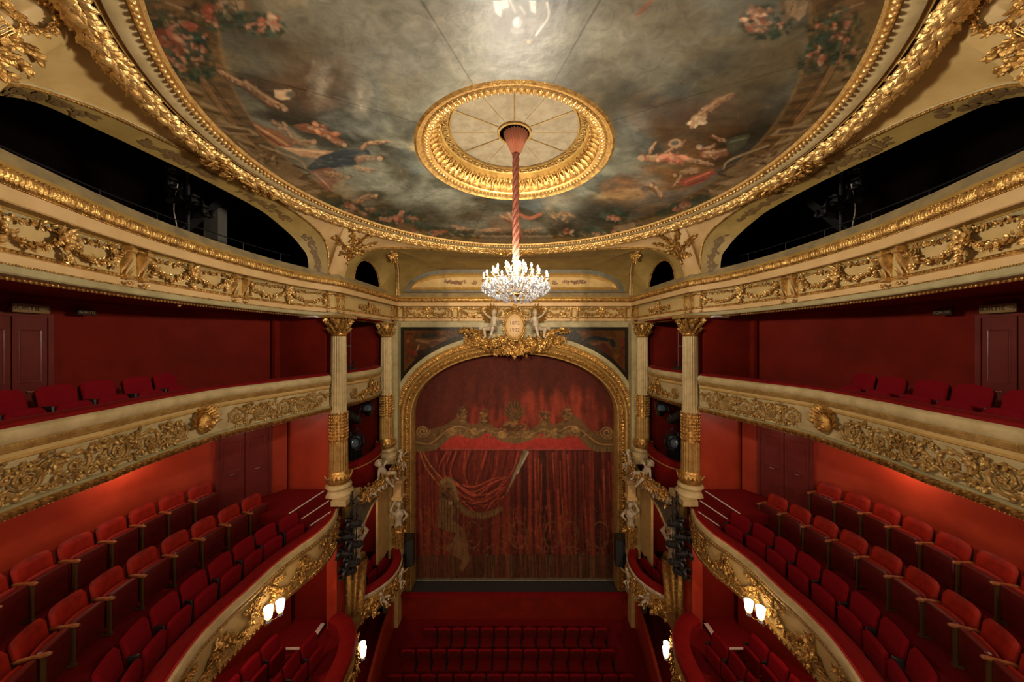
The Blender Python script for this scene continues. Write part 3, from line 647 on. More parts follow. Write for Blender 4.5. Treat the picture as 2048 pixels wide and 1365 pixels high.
m.add(np.stack([v[:, 0], 14.0 + v[:, 1] * .5, H(3.66) - v[:, 2] * .2 - .035 - v[:, 1] * .1], 1), q, tt_); part('cove_arabesque', m, BROWNP, t)

# ceiling ring
def polar(v):  # s along the ring measured at r=6, v = radius offset from 6 (towards centre positive), w = downwards
    a = v[:, 0] / 6.0; r = 6.0 - v[:, 1]; return np.stack([r * np.cos(a), RC + r * np.sin(a), H(RH) - v[:, 2]], 1)
LR = 6.0 * 2 * PI
t = thing('ceiling_ring_moulding', 'huge circular gilded garland moulding framing the painted ceiling', 'moulding', (0, RC, H(RH)))
m = MB(); strip(m, 0, LR, [(.22, 0), (.25, .05), (.36, .055), (.42, .02), (.44, 0)], .15); part('cream_band', m, PALE, t, f=polar)
m = MB(); strip(m, 0, LR, [(.44, 0), (.46, .02), (.56, .02), (.6, -.04)], .15); beads(m, 0, LR, .11, .505, .05, (.044, .042, .042), SPH); part('bead_row', m, GOLDB, t, f=polar)
m = MB(); strip(m, 0, LR, [(-.24, -.05), (-.22, .02), (-.18, .05)], .15); strip(m, 0, LR, [(.18, .04), (.22, 0)], .15); strip(m, 0, LR, [(-.24, -.03), (.24, -.03)], .15); part('edge_fillet', m, GILT, t, f=polar)
def garl(m):
    th = np.linspace(0, PI, 9); strip(m, 0, LR, [(-.14 * math.cos(a), .04 + .10 * math.sin(a)) for a in th], .12)
    n = int(LR / .09)
    for k in range(7):
        a = .35 + (PI - .7) * k / 6; s = .09 * (np.arange(n) + (k % 2) * .5); half = np.where(np.sin(s / 6.0 * 2 + 1e-6) * 1 > 0, 1, -1)
        s = s[s < LR]; n2 = len(s); rad = np.stack([np.zeros(n2), np.full(n2, -math.cos(a)), np.full(n2, math.sin(a))], 1)
        pos = np.stack([s, np.zeros(n2), np.full(n2, .05)], 1) + rad * .11
        ang = RNG.normal(.0, .35, n2) + (-1 if k < 3 else (1 if k > 3 else 0)) * .35; d = np.where(np.cos(s / 6.0) > 0, 1, -1)
        tan = np.stack([np.cos(ang) * d, np.sin(ang) * math.sin(a) * 1.0, np.sin(ang) * math.cos(a)], 1)
        Y = tan + rad * RNG.uniform(.15, .5, n2)[:, None]; Y /= np.linalg.norm(Y, axis=1, keepdims=True); X = np.cross(Y, rad); Z = rad
        m.inst(LEAF, pos, X, Y, Z, np.stack([np.full(n2, .11), RNG.uniform(.11, .15, n2), np.full(n2, .13)], 1))
    s = np.arange(0, LR, .31); m.inst(SPHH, np.stack([s, np.full(len(s), .0), np.full(len(s), .17)], 1), (1, 0, 0), (0, 1, 0), (0, 0, 1), np.array([.11, .08, .07]))
m = MB(); garl(m); part('leaf_garland', m, GOLDB, t, f=polar)
for k in range(4):
    m = MB(); s0 = 6.0 * k * PI / 2 if k else 0.0; s0 += .02 if k == 0 else 0
    for sg in (1, -1):
        for j in range(3):
            m2 = MB(); sp = spiral(s0 + sg * (.22 + .22 * j), -.12 + .12 * (j % 2), .15, 1.4, sg * (1 if j % 2 else -1)); tube_sv(m2, sp, np.linspace(.045, .03, len(sp)), .2, 6); m.merge(m2)
        foliage_path(m, [(s0, -.1), (s0 + sg * .7, .05)], .05, .14, .05, .16, .1, .06)
    m.inst(LEAFA, [(s0, -.25, .15)], (1, 0, 0), (0, 1, .2), (0, 0, 1), np.array([.35, .6, .3]))
    part('scroll_cartouche', m, GOLD, t, f=polar)

# trophies on the pendentives
from mathutils.bvhtree import BVHTree
PTREE = {}
for nm in PEND:
    gm_ = MB(); gm_.grid(PEND[nm]); v_, q_, t_ = gm_.arr(); PTREE[nm] = BVHTree.FromPolygons([tuple(a) for a in v_], [tuple(int(i) for i in a) for a in q_])
def trophy(sx, base, tang, upv, nrm, S, kind, label, k_=1.0):
    t = thing('lyre_trophy' if kind == 'lyre' else 'laurel_trophy', label, 'ornament', (sx * base[0], base[1], base[2]))
    T, U, N = (np.array(q, float) / np.linalg.norm(q) for q in (tang, upv, nrm)); b = np.array(base)
    tree = PTREE['near' if kind == 'lyre' else 'far']
    def f(v):
        q = v * k_; P0 = b + q[:, :1] * T + q[:, 1:2] * U; out = np.zeros(len(q)); last = 0.0
        for k in range(len(q)):
            h = tree.ray_cast(Vector(P0[k] + N * .9), Vector(-N), 1.8)
            if h[0] is not None: last = float((np.array(h[0]) - P0[k]) @ N)
            out[k] = last
        return P0 + (q[:, 2:] + out[:, None] + .012) * N
    if kind == 'lyre':
        m = MB()
        for sg in (1, -1):
            a = np.linspace(0, 1, 20); sv = np.stack([sg * (.1 + .3 * np.sin(a * PI) ** .9 * (1 - .35 * a) + .08 * (a > .9)), -.55 + 1.05 * a], 1); tube_sv(m, sv, np.linspace(.07, .035, 20), .05, 8)
            sp = spiral(sg * .2, .5, .1, 1.3, -sg); tube_sv(m, sp, .035, .06)
        m.box((0, .32, .05), (.5, .07, .07)); m.box((0, -.5, .05), (.34, .3, .09)); part('lyre_frame', m, GOLD, t, sx, f=f)
        m = MB()
        for k in range(6): m.tube([(-.15 + .06 * k, -.42, .07), (-.15 + .06 * k, .3, .07)], .011, 5)
        part('string_set', m, GOLDB, t, sx, f=f)
        m = MB(); a = np.linspace(0, 2 * PI, 40); sv = np.stack([.02 + .40 * np.cos(a), .92 + .34 * np.sin(a)], 1); foliage_path(m, sv, .05, .11, .015, .04, .08, .05); part('wreath', m, GOLD, t, sx, f=f)
    else:
        m = MB()
        a = np.linspace(0, 1, 16); 
        for sg in (1, -1):
            sv = np.stack([sg * (.09 + .12 * np.sin(a * PI * 1.2)), -.5 + .85 * a], 1); tube_sv(m, sv, np.linspace(.04, .03, 16), .04, 6)
        m.inst(SPHH, [(0, .35, .05)], (1, 0, 0), (0, 1, 0), (0, 0, 1), np.array([.14, .14, .08])); m.inst(LEAFA, [(0, -.75, .03)], (1, 0, 0), (0, 1, 0), (0, 0, 1), np.array([.4, .5, .3])); m.box((0, -.62, .04), (.4, .1, .1))
        for k in range(5): m.inst(SPHL, [(-.2 + .1 * k, -.8 - .08 * (k % 2), .04)], (1, 0, 0), (0, 1, 0), (0, 0, 1), .05)
        part('vase_body', m, GOLD, t, sx, f=f)
    m = MB()
    for sg in (1, -1):
        for (x1, y1, x0, y0) in ((.95, .25, .12, -.35), (.6, -.35, .1, -.5), (.45, .75, .1, -.1)) if kind != 'lyre' else ((1.0, -.12, .1, -.4), (.75, -.55, .1, -.5), (.5, -.8, .1, -.6), (.8, .3, .2, 0)):
            p = np.array([(sg * x0, y0), (sg * (x0 + x1) / 2, (y0 + y1) / 2 + .06), (sg * x1, y1)]); tube_sv(m, resample(p, 8), np.linspace(.025, .01, 8), .03, 5)
            foliage_path(m, p, .11, .17, .02, .02, .0, .05, .2)
    part('laurel_branch', m, GOLD, t, sx, f=f)
def on_pend(nm, px, py):
    """point, and unit vectors of the pendentive surface seen in that direction"""
    P = PEND[nm]; q = np.stack([645 * P[..., 0] / P[..., 1], 645 * (P[..., 2] - EYE) / P[..., 1]], -1); d = np.hypot(q[..., 0] - px, q[..., 1] - py)
    i, j = np.unravel_index(np.argmin(d), d.shape); i = min(max(i, 1), P.shape[0] - 2); j = min(max(j, 1), P.shape[1] - 2)
    U = P[i - 1, j] - P[i + 1, j]; U /= np.linalg.norm(U); T = np.array([-(P[i, j, 1] - RC), P[i, j, 0], 0.0]); T -= U * (T @ U); T /= np.linalg.norm(T)
    N = np.cross(T, U)
    if N @ (np.array([0, 6, EYE]) - P[i, j]) < 0: N = -N
    return P[i, j] + N * .02, T, U, N
for sx in (1, -1):
    S = side_name[sx]
    p_, T_, U_, N_ = on_pend('far', 333, 196)
    trophy(sx, p_, T_, U_, N_, S, 'vase', 'gilded vase and laurel ornament on the stage-side pendentive, %s corner' % S, .72)
    p_, T_, U_, N_ = on_pend('near', 1032, 598)
    trophy(sx, p_, T_, U_, N_, S, 'lyre', 'gilded lyre with wreath and laurel sprays on the rear pendentive, %s corner' % S, .46)
# ================================================================== painting helpers
def srgb(r, g, b):
    c = np.array([r, g, b], float) / 255.0
    return np.where(c <= .04045, c / 12.92, ((c + .055) / 1.055) ** 2.4)
class Canvas:
    def __init__(self, x0, y0, x1, y1, k=1.0, seed=3):
        self.x0, self.y0, self.k = x0, y0, k; self.w, self.h = int((x1 - x0) * k), int((y1 - y0) * k)
        self.c = np.zeros((self.h, self.w, 3)); self.a = np.zeros((self.h, self.w)); self.r = np.random.default_rng(seed)
    def _bb(self, xa, ya, xb, yb):
        i0, i1 = max(0, int((ya - self.y0) * self.k) - 1), min(self.h, int((yb - self.y0) * self.k) + 2)
        j0, j1 = max(0, int((xa - self.x0) * self.k) - 1), min(self.w, int((xb - self.x0) * self.k) + 2)
        if i1 <= i0 or j1 <= j0: return None
        yy, xx = np.mgrid[i0:i1, j0:j1]; return i0, i1, j0, j1, xx / self.k + self.x0, yy / self.k + self.y0
    def _put(self, bb, m, col):
        i0, i1, j0, j1 = bb[:4]; m = np.clip(m, 0, 1)
        self.c[i0:i1, j0:j1] = self.c[i0:i1, j0:j1] * (1 - m[..., None]) + np.asarray(col) * m[..., None]
        self.a[i0:i1, j0:j1] = self.a[i0:i1, j0:j1] * (1 - m) + m
    def ell(self, cx, cy, rx, ry, col, rot=0, al=1.0, soft=.35):
        R = max(rx, ry) * 1.1; bb = self._bb(cx - R, cy - R, cx + R, cy + R)
        if bb is None: return
        dx, dy = bb[4] - cx, bb[5] - cy; c, s = math.cos(rot), math.sin(rot)
        d = np.sqrt(((dx * c + dy * s) / rx) ** 2 + ((-dx * s + dy * c) / ry) ** 2)
        self._put(bb, al * np.clip((1 - d) / max(soft, .02), 0, 1), srgb(*col))
    def poly(self, pts, col, al=1.0):
        p = np.asarray(pts, float); bb = self._bb(p[:, 0].min(), p[:, 1].min(), p[:, 0].max(), p[:, 1].max())
        if bb is None: return
        X, Y = bb[4], bb[5]; ins = np.zeros(X.shape, bool); j = len(p) - 1
        for i in range(len(p)):
            c = ((p[i, 1] > Y) != (p[j, 1] > Y)); dy = p[j, 1] - p[i, 1]
            if abs(dy) > 1e-9: ins ^= c & (X < (p[j, 0] - p[i, 0]) * (Y - p[i, 1]) / dy + p[i, 0])
            j = i
        self._put(bb, ins * al, srgb(*col))
    def line(self, pts, wd, col, al=1.0, wd2=None):
        p = resample(np.asarray(pts, float), max(4, int(np.abs(np.diff(np.asarray(pts, float), axis=0)).sum() / max(wd * .35, .3))))
        n = len(p)
        for i, (x, y) in enumerate(p):
            w_ = wd + ((wd2 if wd2 is not None else wd) - wd) * i / max(1, n - 1)
            self.ell(x, y, w_ * .5 + .25, w_ * .5 + .25, col, 0, al, .5)
    def dabs(self, cx, cy, rx, ry, n, size, cols, rot=0, al=.85, elong=2.0):
        for _ in range(n):
            a, r = self.r.uniform(0, 2 * PI), math.sqrt(self.r.random()); c, s = math.cos(rot), math.sin(rot)
            x, y = rx * r * math.cos(a), ry * r * math.sin(a); s_ = size * self.r.uniform(.5, 1.4); col = np.array(cols[self.r.integers(len(cols))]) * self.r.uniform(.8, 1.2)
            self.ell(cx + x * c - y * s, cy + x * s + y * c, s_ * elong, s_, np.clip(col, 0, 255), rot + self.r.normal(0, .6), al, .5)
    def sample(self, x, y):
        X = np.clip((x - self.x0) * self.k, 0, self.w - 1.001); Y = np.clip((y - self.y0) * self.k, 0, self.h - 1.001)
        j, i = X.astype(int), Y.astype(int); fx, fy = (X - j)[:, None], (Y - i)[:, None]; A = np.dstack([self.c, self.a])
        v = (A[i, j] * (1 - fx) + A[i, j + 1] * fx) * (1 - fy) + (A[i + 1, j] * (1 - fx) + A[i + 1, j + 1] * fx) * fy
        inside = (x >= self.x0) & (x < self.x0 + self.w / self.k) & (y >= self.y0) & (y < self.y0 + self.h / self.k)
        return v[:, :3] / np.maximum(v[:, 3:4], .02), v[:, 3] * inside
def vnoise(x, y, seed, octs=5, f0=1.0, gain=.55):
    out = np.zeros_like(x); amp = 1.0; tot = 0
    for o in range(octs):
        r = np.random.default_rng(seed + o); G = r.random((64, 64)); f = f0 * 2 ** o
        X, Y = x * f + 17.3 * o, y * f + 9.1 * o; i, j = np.floor(X).astype(int), np.floor(Y).astype(int); u, v = X - i, Y - j
        u, v = u * u * (3 - 2 * u), v * v * (3 - 2 * v)
        n = G[i % 64, j % 64] * (1 - u) * (1 - v) + G[(i + 1) % 64, j % 64] * u * (1 - v) + G[i % 64, (j + 1) % 64] * (1 - u) * v + G[(i + 1) % 64, (j + 1) % 64] * u * v
        out += amp * n; tot += amp; amp *= gain
    return out / tot
def mixc(a, b, t): return a * (1 - t[:, None]) + b * t[:, None]
def sstep(a, b, x): t = np.clip((x - a) / (b - a), 0, 1); return t * t * (3 - 2 * t)

# ------------------------------------------------------------------ painted ceiling
RP = 5.46
def ceil_h(r): return H(3.76) + .33 * (1 - np.clip(r / RP, 0, 1) ** 2)
nr, na = 250, 1500
rr_ = np.linspace(2.02, RP, nr); aa_ = np.arange(na) * 2 * PI / na
RR, AA = np.meshgrid(rr_, aa_, indexing='ij')
PX, PY = (RR * np.cos(AA)).ravel(), (RC + RR * np.sin(AA)).ravel(); PZ = ceil_h(RR.ravel())
def sky_color(x, y):
    wx = x + 1.2 * (vnoise(x, y, 50, 3, .35) - .5); wy = y + 1.2 * (vnoise(x, y, 60, 3, .35) - .5)
    n1 = vnoise(wx, wy * 1.0, 11, 6, .42); n2 = vnoise(wx, wy, 31, 5, .8); n3 = vnoise(x * .6, y * 2.2, 71, 5, 1.1)
    c = mixc(srgb(72, 62, 42)[None], srgb(104, 104, 90)[None], sstep(.40, .60, n1))
    c = mixc(c, srgb(42, 42, 34)[None], sstep(.48, .66, n2) * .8)
    c = mixc(c, srgb(150, 130, 92)[None], sstep(.55, .72, vnoise(wx + 5, wy, 91, 5, .55)) * .75)
    c = mixc(c, srgb(120, 78, 42)[None], sstep(.60, .74, vnoise(wx, wy + 9, 101, 4, .5)) * .5)
    c = mixc(c, srgb(78, 88, 88)[None], sstep(.56, .72, vnoise(wx - 5, wy + 3, 131, 4, .5)) * .55)
    c = mixc(c, srgb(150, 146, 128)[None], np.exp(-((x / 2.6) ** 2 + ((y - 4.2) / 1.6) ** 2)) * .55); c = mixc(c, srgb(58, 50, 34)[None], sstep(3.6, 5.4, np.hypot(x, y - RC)) * .55)
    c = c * (.55 + .75 * n3)[:, None]; return c * (.55 + .95 * sstep(.34, .64, vnoise(wx * .9 + 3, wy * .9, 171, 5, .55)))[:, None]
cc = sky_color(PX, PY)
rad = np.hypot(PX, PY - RC); ang_ = np.arctan2(PY - RC, PX)
# stone balustrade band painted round the edge
edge = sstep(RP - .72, RP - .62, rad)
bal = srgb(104, 76, 42)[None] * (.7 + .6 * vnoise(PX, PY, 7, 4, 2.5))[:, None]
slots = (np.sin(ang_ * 120) > .2) & (rad > RP - .62) & (rad < RP - .34); bal = np.where(slots[:, None], bal * .55, bal)
rails = ((rad > RP - .68) & (rad < RP - .64)) | ((rad > RP - .36) & (rad < RP - .30)); bal = np.where(rails[:, None], srgb(128, 98, 58)[None], bal)
bal = np.where((rad > RP - .27)[:, None], srgb(120, 96, 58)[None] * (.85 + .3 * vnoise(PX, PY, 9, 4, 3))[:, None], bal)
cc = mixc(cc, bal, edge * .75)
cv = Canvas(180, 0, 1880, 500, 1.0)
for (x_, y_, rx_, ry_, co_, al_) in ((610, 170, 130, 80, (126, 84, 48), .5), (640, 165, 26, 60, (172, 160, 134), .5), (722, 190, 26, 56, (176, 166, 142), .55), (800, 120, 120, 60, (112, 118, 114), .45), (560, 100, 120, 50, (92, 74, 50), .5), (700, 250, 80, 30, (120, 124, 112), .4), (860, 420, 160, 26, (66, 62, 48), .5), (1000, 440, 140, 20, (54, 58, 52), .5), (1250, 420, 120, 30, (48, 48, 40), .5), (1330, 200, 120, 60, (64, 70, 66), .5), (1440, 130, 120, 60, (58, 58, 48), .5), (1500, 220, 90, 50, (78, 74, 58), .45), (1260, 260, 60, 60, (118, 124, 116), .4), (1300, 110, 110, 60, (104, 108, 96), .4), (880, 40, 110, 40, (150, 146, 128), .35), (1200, 60, 110, 60, (140, 140, 124), .35), (640, 60, 90, 40, (110, 104, 86), .4), (780, 330, 90, 40, (88, 84, 62), .45)):
    cv.ell(x_, y_, rx_, ry_, co_, 0, al_, 1.0)
    for _ in range(16): cv.ell(x_ + cv.r.normal(0, rx_ * .4), y_ + cv.r.normal(0, ry_ * .4), cv.r.uniform(.15, .5) * rx_, cv.r.uniform(.1, .35) * ry_, tuple(np.clip(np.array(co_) * cv.r.uniform(.7, 1.3), 0, 255)), cv.r.normal(0, .5), .22, 1.0)
G1, G2, G3 = (30, 62, 48), (24, 46, 40), (52, 84, 66)
OR, PKK, RD = (178, 80, 42), (176, 124, 88), (146, 58, 32)
SK, SKL, SKD = (146, 98, 58), (184, 142, 96), (86, 52, 30)
AR, ARL, ARD = (118, 84, 46), (164, 130, 84), (70, 46, 24)
def flowers(cx, cy, rx, ry, rot, n=1.0):
    cv.dabs(cx, cy, rx, ry, int(150 * n), 5, [G1, G2, G3, (58, 60, 34)], rot, .7)
    for _ in range(int(9 * n)):
        a = cv.r.uniform(0, 6.28); x, y = cx + rx * .8 * math.cos(a) * cv.r.random(), cy + ry * .8 * math.sin(a) * cv.r.random()
        cv.dabs(x, y, 9, 5, 8, 3, [OR, RD, PKK, PKK], rot, .8, 1.5)
# architecture, upper corners
for mxs in (0, 1):
    q = (lambda p: [(2058 - a, b) for a, b in p]) if mxs else (lambda p: p)
    cv.poly(q([(300, 0), (360, 0), (410, 22), (392, 40), (336, 26)]), AR); cv.line(q([(330, 4), (400, 30)]), 4, ARL); cv.poly(q([(440, 0), (470, 0), (476, 28), (460, 42), (448, 30)]), ARL, .9)
    cv.ell(*(q([(480, 10)])[0]), 24, 36, AR, .3 if mxs else -.3, .9); cv.ell(*(q([(476, 8)])[0]), 15, 26, ARL, 0, .9); cv.line(q([(470, 0), (474, 12), (478, 26)]), 2, ARD)
    cv.line(q([(240, 40), (270, 70), (285, 95)]), 22, (150, 118, 74), .7)
    for k in range(7):
        x, y = 262 + k * 34, 70 + k * 34; cv.line(q([(x + 6, y), (x + 40, y + 14)]), 10, ARL, .75, 4); cv.line(q([(x + 10, y + 12), (x + 42, y + 22)]), 6, ARD, .8)
    cv.line(q([(372, 110), (420, 180), (470, 245)]), 5, (140, 92, 44), .9); cv.line(q([(384, 108), (430, 176), (480, 240)]), 3, ARD, .9)
    cv.poly(q([(422, 246), (500, 256), (520, 272), (458, 268)]), ARL, .8); cv.poly(q([(434, 252), (496, 260), (505, 268), (460, 264)]), ARD, .8)
    cv.poly(q([(470, 280), (512, 300), (600, 332), (606, 350), (560, 358), (512, 330)]), (128, 98, 58), .9)
    cv.line(q([(476, 284), (560, 356)]), 3, ARL); cv.line(q([(520, 290), (598, 320), (612, 340)]), 4, ARL); cv.dabs(*(q([(535, 318)])[0]), 34, 12, 40, 3, [ARL, ARD, AR], .5 if not mxs else -.5)
    cv.poly(q([(560, 350), (612, 362), (625, 368), (590, 372)]), ARL, .8); cv.line(q([(588, 330), (620, 345), (606, 352)]), 4, ARD)
    cv.poly(q([(598, 384), (640, 378), (640, 384), (612, 392)]), ARL, .8)
flowers(300, 30, 60, 30, .4, .8); flowers(345, 70, 90, 42, .55, 1.5); flowers(520, 48, 55, 22, .2, .7); flowers(372, 105, 70, 40, .8, 1.3); flowers(430, 30, 60, 30, .1, .6); flowers(330, 140, 60, 18, .9, .6)
cv.dabs(345, 82, 34, 16, 26, 6, [OR, RD, PKK], .5); cv.dabs(320, 106, 26, 9, 18, 6, [OR, RD], .3); cv.dabs(415, 20, 12, 9, 10, 6, [OR, RD], .3); cv.dabs(378, 50, 14, 7, 10, 5, [OR, RD], .3)
cv.dabs(545, 44, 24, 12, 16, 5, [PKK, OR, (190, 150, 110)], .2)
flowers(1535, 45, 50, 34, 0, .5); cv.dabs(1510, 40, 30, 26, 40, 5, [PKK, (214, 168, 128), (160, 80, 50)], .3); flowers(1680, 75, 60, 70, -.7, 1.1); flowers(1640, 110, 50, 30, -.7, .6)
# garland low along the ring
flowers(700, 418, 70, 14, .35, .9); flowers(800, 438, 60, 16, .1, 1.0); flowers(880, 462, 70, 9, .1, .5); flowers(1230, 432, 26, 12, 0, .4); flowers(1190, 462, 90, 7, -.1, .4); flowers(1370, 410, 60, 8, -.3, .5)
cv.poly([(795, 445), (830, 450), (822, 466), (790, 458)], AR, .85); cv.poly([(1232, 452), (1268, 444), (1276, 460), (1240, 464)], ARL, .8)
cv.poly([(960, 472), (1106, 472), (1100, 484), (964, 484)], (110, 100, 78), .7); cv.line([(960, 472), (1106, 472)], 2, (150, 132, 96))
for k in range(30): cv.line([(700 + k * 22, 444 + 26 * math.sin((k + 3) / 36 * PI)), (708 + k * 22, 448 + 26 * math.sin((k + 3) / 36 * PI))], 3, ARL, .4)
def figure_px(segs, head=None, hair=(70, 40, 22), skin=SK):
    for (a, b, wd, w2) in segs:
        wd, w2 = wd * 1.25, w2 * 1.25; mx_, my_ = (a[0] + b[0]) / 2 + cv.r.normal(0, 1.5), (a[1] + b[1]) / 2 + cv.r.normal(0, 1.5); L_ = math.hypot(b[0] - a[0], b[1] - a[1]); ro = math.atan2(b[1] - a[1], b[0] - a[0])
        cv.line([(a[0], a[1] + 2), (mx_, my_ + 3), (b[0], b[1] + 2)], wd * 1.1, SKD, .5, w2 * 1.1); cv.line([a, (mx_, my_), b], wd, skin, .85, w2)
        cv.dabs(mx_, my_, L_ * .5, max(wd, w2) * .4, int(L_ * .7) + 4, 1.8, [SKL, SKD, skin, SKL], ro, .6, 2.2)
        cv.line([(a[0], a[1] - wd * .22), (mx_, my_ - wd * .2), (b[0], b[1] - w2 * .22)], wd * .3, SKL, .5, w2 * .25)
    if head: cv.ell(head[0] + 2, head[1] - 1, head[2] * 1.15, head[2], hair); cv.ell(*head[:2], head[2], head[2] * .85, SKL)
# flying nude upper left
figure_px([((440, 142), (500, 175), 6, 11), ((490, 165), (545, 205), 12, 16), ((545, 205), (575, 220), 12, 5)], (570, 218, 7)); cv.poly([(548, 180), (584, 178), (580, 198), (562, 200), (550, 194)], (214, 170, 120), .9); cv.ell(580, 188, 12, 9, (120, 110, 84), 0, .8); cv.ell(580, 188, 8, 6, (84, 84, 70), 0, .8)
cv.ell(548, 236, 60, 12, (40, 40, 34), .25, .7)
# seated pair in orange
cv.poly([(500, 242), (560, 262), (588, 285), (584, 298), (550, 292), (522, 270)], (150, 88, 42), .92); cv.line([(510, 250), (575, 290)], 5, (214, 140, 70), .7); cv.line([(518, 262), (560, 290)], 3, (110, 50, 22), .8)
figure_px([((545, 242), (575, 262), 7, 6), ((588, 280), (622, 284), 14, 10), ((566, 246), (585, 276), 8, 9)], (628, 283, 7)); cv.poly([(585, 250), (612, 246), (660, 262), (690, 285), (676, 292), (640, 270), (600, 262)], (146, 80, 44), .85)
figure_px([((640, 262), (680, 288), 9, 7), ((620, 256), (650, 262), 9, 9)], (689, 290, 6)); cv.dabs(650, 262, 30, 10, 18, 4, [(196, 120, 66), (150, 70, 36)], .4)
cv.poly([(556, 292), (640, 300), (668, 302), (640, 318), (600, 312)], (196, 142, 88), .9); cv.line([(570, 296), (650, 306)], 3, (226, 180, 120), .7)
# blue drapery figure
cv.poly([(612, 336), (640, 312), (690, 298), (738, 300), (742, 308), (716, 322), (712, 332), (660, 336), (622, 342)], (44, 62, 72), .97)
for k in range(7): cv.line([(626 + k * 10, 334 - k * 3), (734 - k * 3, 302 + k * 2)], 2, (84, 106, 112) if k % 2 else (24, 34, 42), .7)
figure_px([((716, 318), (748, 316), 13, 8), ((724, 296), (736, 286), 8, 6), ((736, 286), (778, 282), 6, 4)], (760, 317, 7)); figure_px([((712, 334), (748, 340), 8, 5)])
cv.poly([(618, 342), (660, 334), (690, 352), (664, 372), (664, 384), (640, 370)], (144, 84, 56), .9); figure_px([((650, 346), (695, 354), 11, 6)], (698, 354, 4)); cv.line([(630, 346), (660, 376)], 4, (206, 140, 96), .6)
# cherub
figure_px([((714, 404), (740, 392), 9, 12), ((740, 392), (752, 396), 6, 4)], (752, 391, 5))
# centre small group
figure_px([((1016, 430), (1040, 470), 12, 14), ((1000, 432), (1020, 440), 4, 4)], (1028, 424, 5), skin=(150, 82, 46)); cv.line([(1040, 430), (1060, 436), (1082, 428)], 8, (176, 84, 44), .9); figure_px([((905, 452), (940, 458), 7, 5), ((960, 462), (1000, 460), 6, 6), ((1050, 462), (1080, 456), 6, 6)], None)
cv.dabs(1125, 432, 22, 10, 24, 3, [(150, 110, 60), (120, 84, 44), (180, 130, 70)], 0)
# right: reclining woman with tambourine
figure_px([((1294, 316), (1330, 314), 12, 16), ((1330, 314), (1380, 320), 17, 12), ((1380, 320), (1425, 330), 10, 4), ((1300, 305), (1312, 284), 6, 4), ((1330, 306), (1362, 290), 5, 4)], (1282, 316, 8), (150, 70, 40)); cv.dabs(1345, 316, 28, 8, 26, 4, [(180, 84, 50), (150, 66, 40), (206, 120, 80)], .1, .8, 2.5)
cv.ell(1350, 286, 16, 10, (190, 140, 84), -.2); cv.ell(1350, 286, 10, 6, (86, 92, 84), -.2); cv.line([(1362, 292), (1370, 280)], 4, SK)
# cherub with cloth
figure_px([((1395, 232), (1440, 200), 10, 16), ((1440, 200), (1470, 188), 12, 5)], (1388, 236, 7)); cv.dabs(1395, 242, 16, 8, 22, 4, [(214, 180, 130), (176, 130, 84)], -.5, .9, 2.2)
# satyr-like figure with green cloth
figure_px([((1408, 308), (1450, 304), 16, 15), ((1405, 298), (1430, 288), 5, 4), ((1426, 272), (1450, 280), 6, 4)], (1398, 294, 7), (90, 96, 100), (150, 84, 44)); cv.poly([(1452, 280), (1480, 270), (1502, 268), (1490, 290), (1470, 306), (1455, 304)], (62, 66, 46), .95); cv.line([(1460, 284), (1490, 276)], 3, (100, 104, 74), .7)
# red cloth
figure_px([((1362, 345), (1395, 340), 9, 12), ((1362, 350), (1346, 374), 6, 4)], (1350, 350, 5)); cv.poly([(1362, 358), (1400, 348), (1426, 336), (1432, 346), (1412, 362), (1384, 372), (1356, 370)], (156, 56, 30), .95); cv.line([(1370, 364), (1420, 344)], 4, (214, 92, 44), .7); cv.line([(1376, 370), (1416, 356)], 2, (110, 30, 14), .7)
figure_px([((1300, 370), (1322, 392), 8, 10)], (1303, 370, 5)); cv.ell(1290, 378, 10, 8, (100, 84, 70), 0, .8)
# statue like allegory at the top
cv.ell(1035, 50, 74, 48, (70, 54, 26), 0, .75, .6); cv.poly([(986, 2), (1016, 0), (1018, 14), (1004, 18), (1002, 34), (992, 26)], (232, 230, 222), .95)
cv.ell(1035, 45, 11, 13, (240, 238, 232), 0, .95); cv.ell(1034, 60, 16, 9, (150, 144, 134), 0, .8); cv.ell(1045, 40, 10, 22, (110, 100, 88), .2, .7)
cv.poly([(1058, 0), (1072, 0), (1072, 28), (1062, 22)], (232, 228, 220), .95); cv.poly([(1054, 36), (1070, 34), (1078, 4), (1098, 0), (1090, 40), (1066, 80), (1058, 78)], (120, 110, 98), .85)
cv.line([(1094, 4), (1096, 34), (1072, 70)], 4, (236, 232, 222), .9); cv.line([(1086, 8), (1080, 40), (1064, 76)], 3, (70, 60, 50), .8); cv.line([(1020, 0), (1030, 24)], 5, (190, 184, 172), .8); cv.ell(1057, 83, 5, 5, (196, 160, 110)); cv.line([(1040, 12), (1050, 26)], 5, (196, 190, 180), .8)
cv.poly([(1266, 34), (1290, 8), (1298, 0), (1310, 0), (1284, 28)], (150, 80, 48), .8)
yy_ = np.maximum(PY, .05); sxp = 1029 + 645 * PX / yy_; syp = 682 - 645 * (PZ - EYE) / yy_
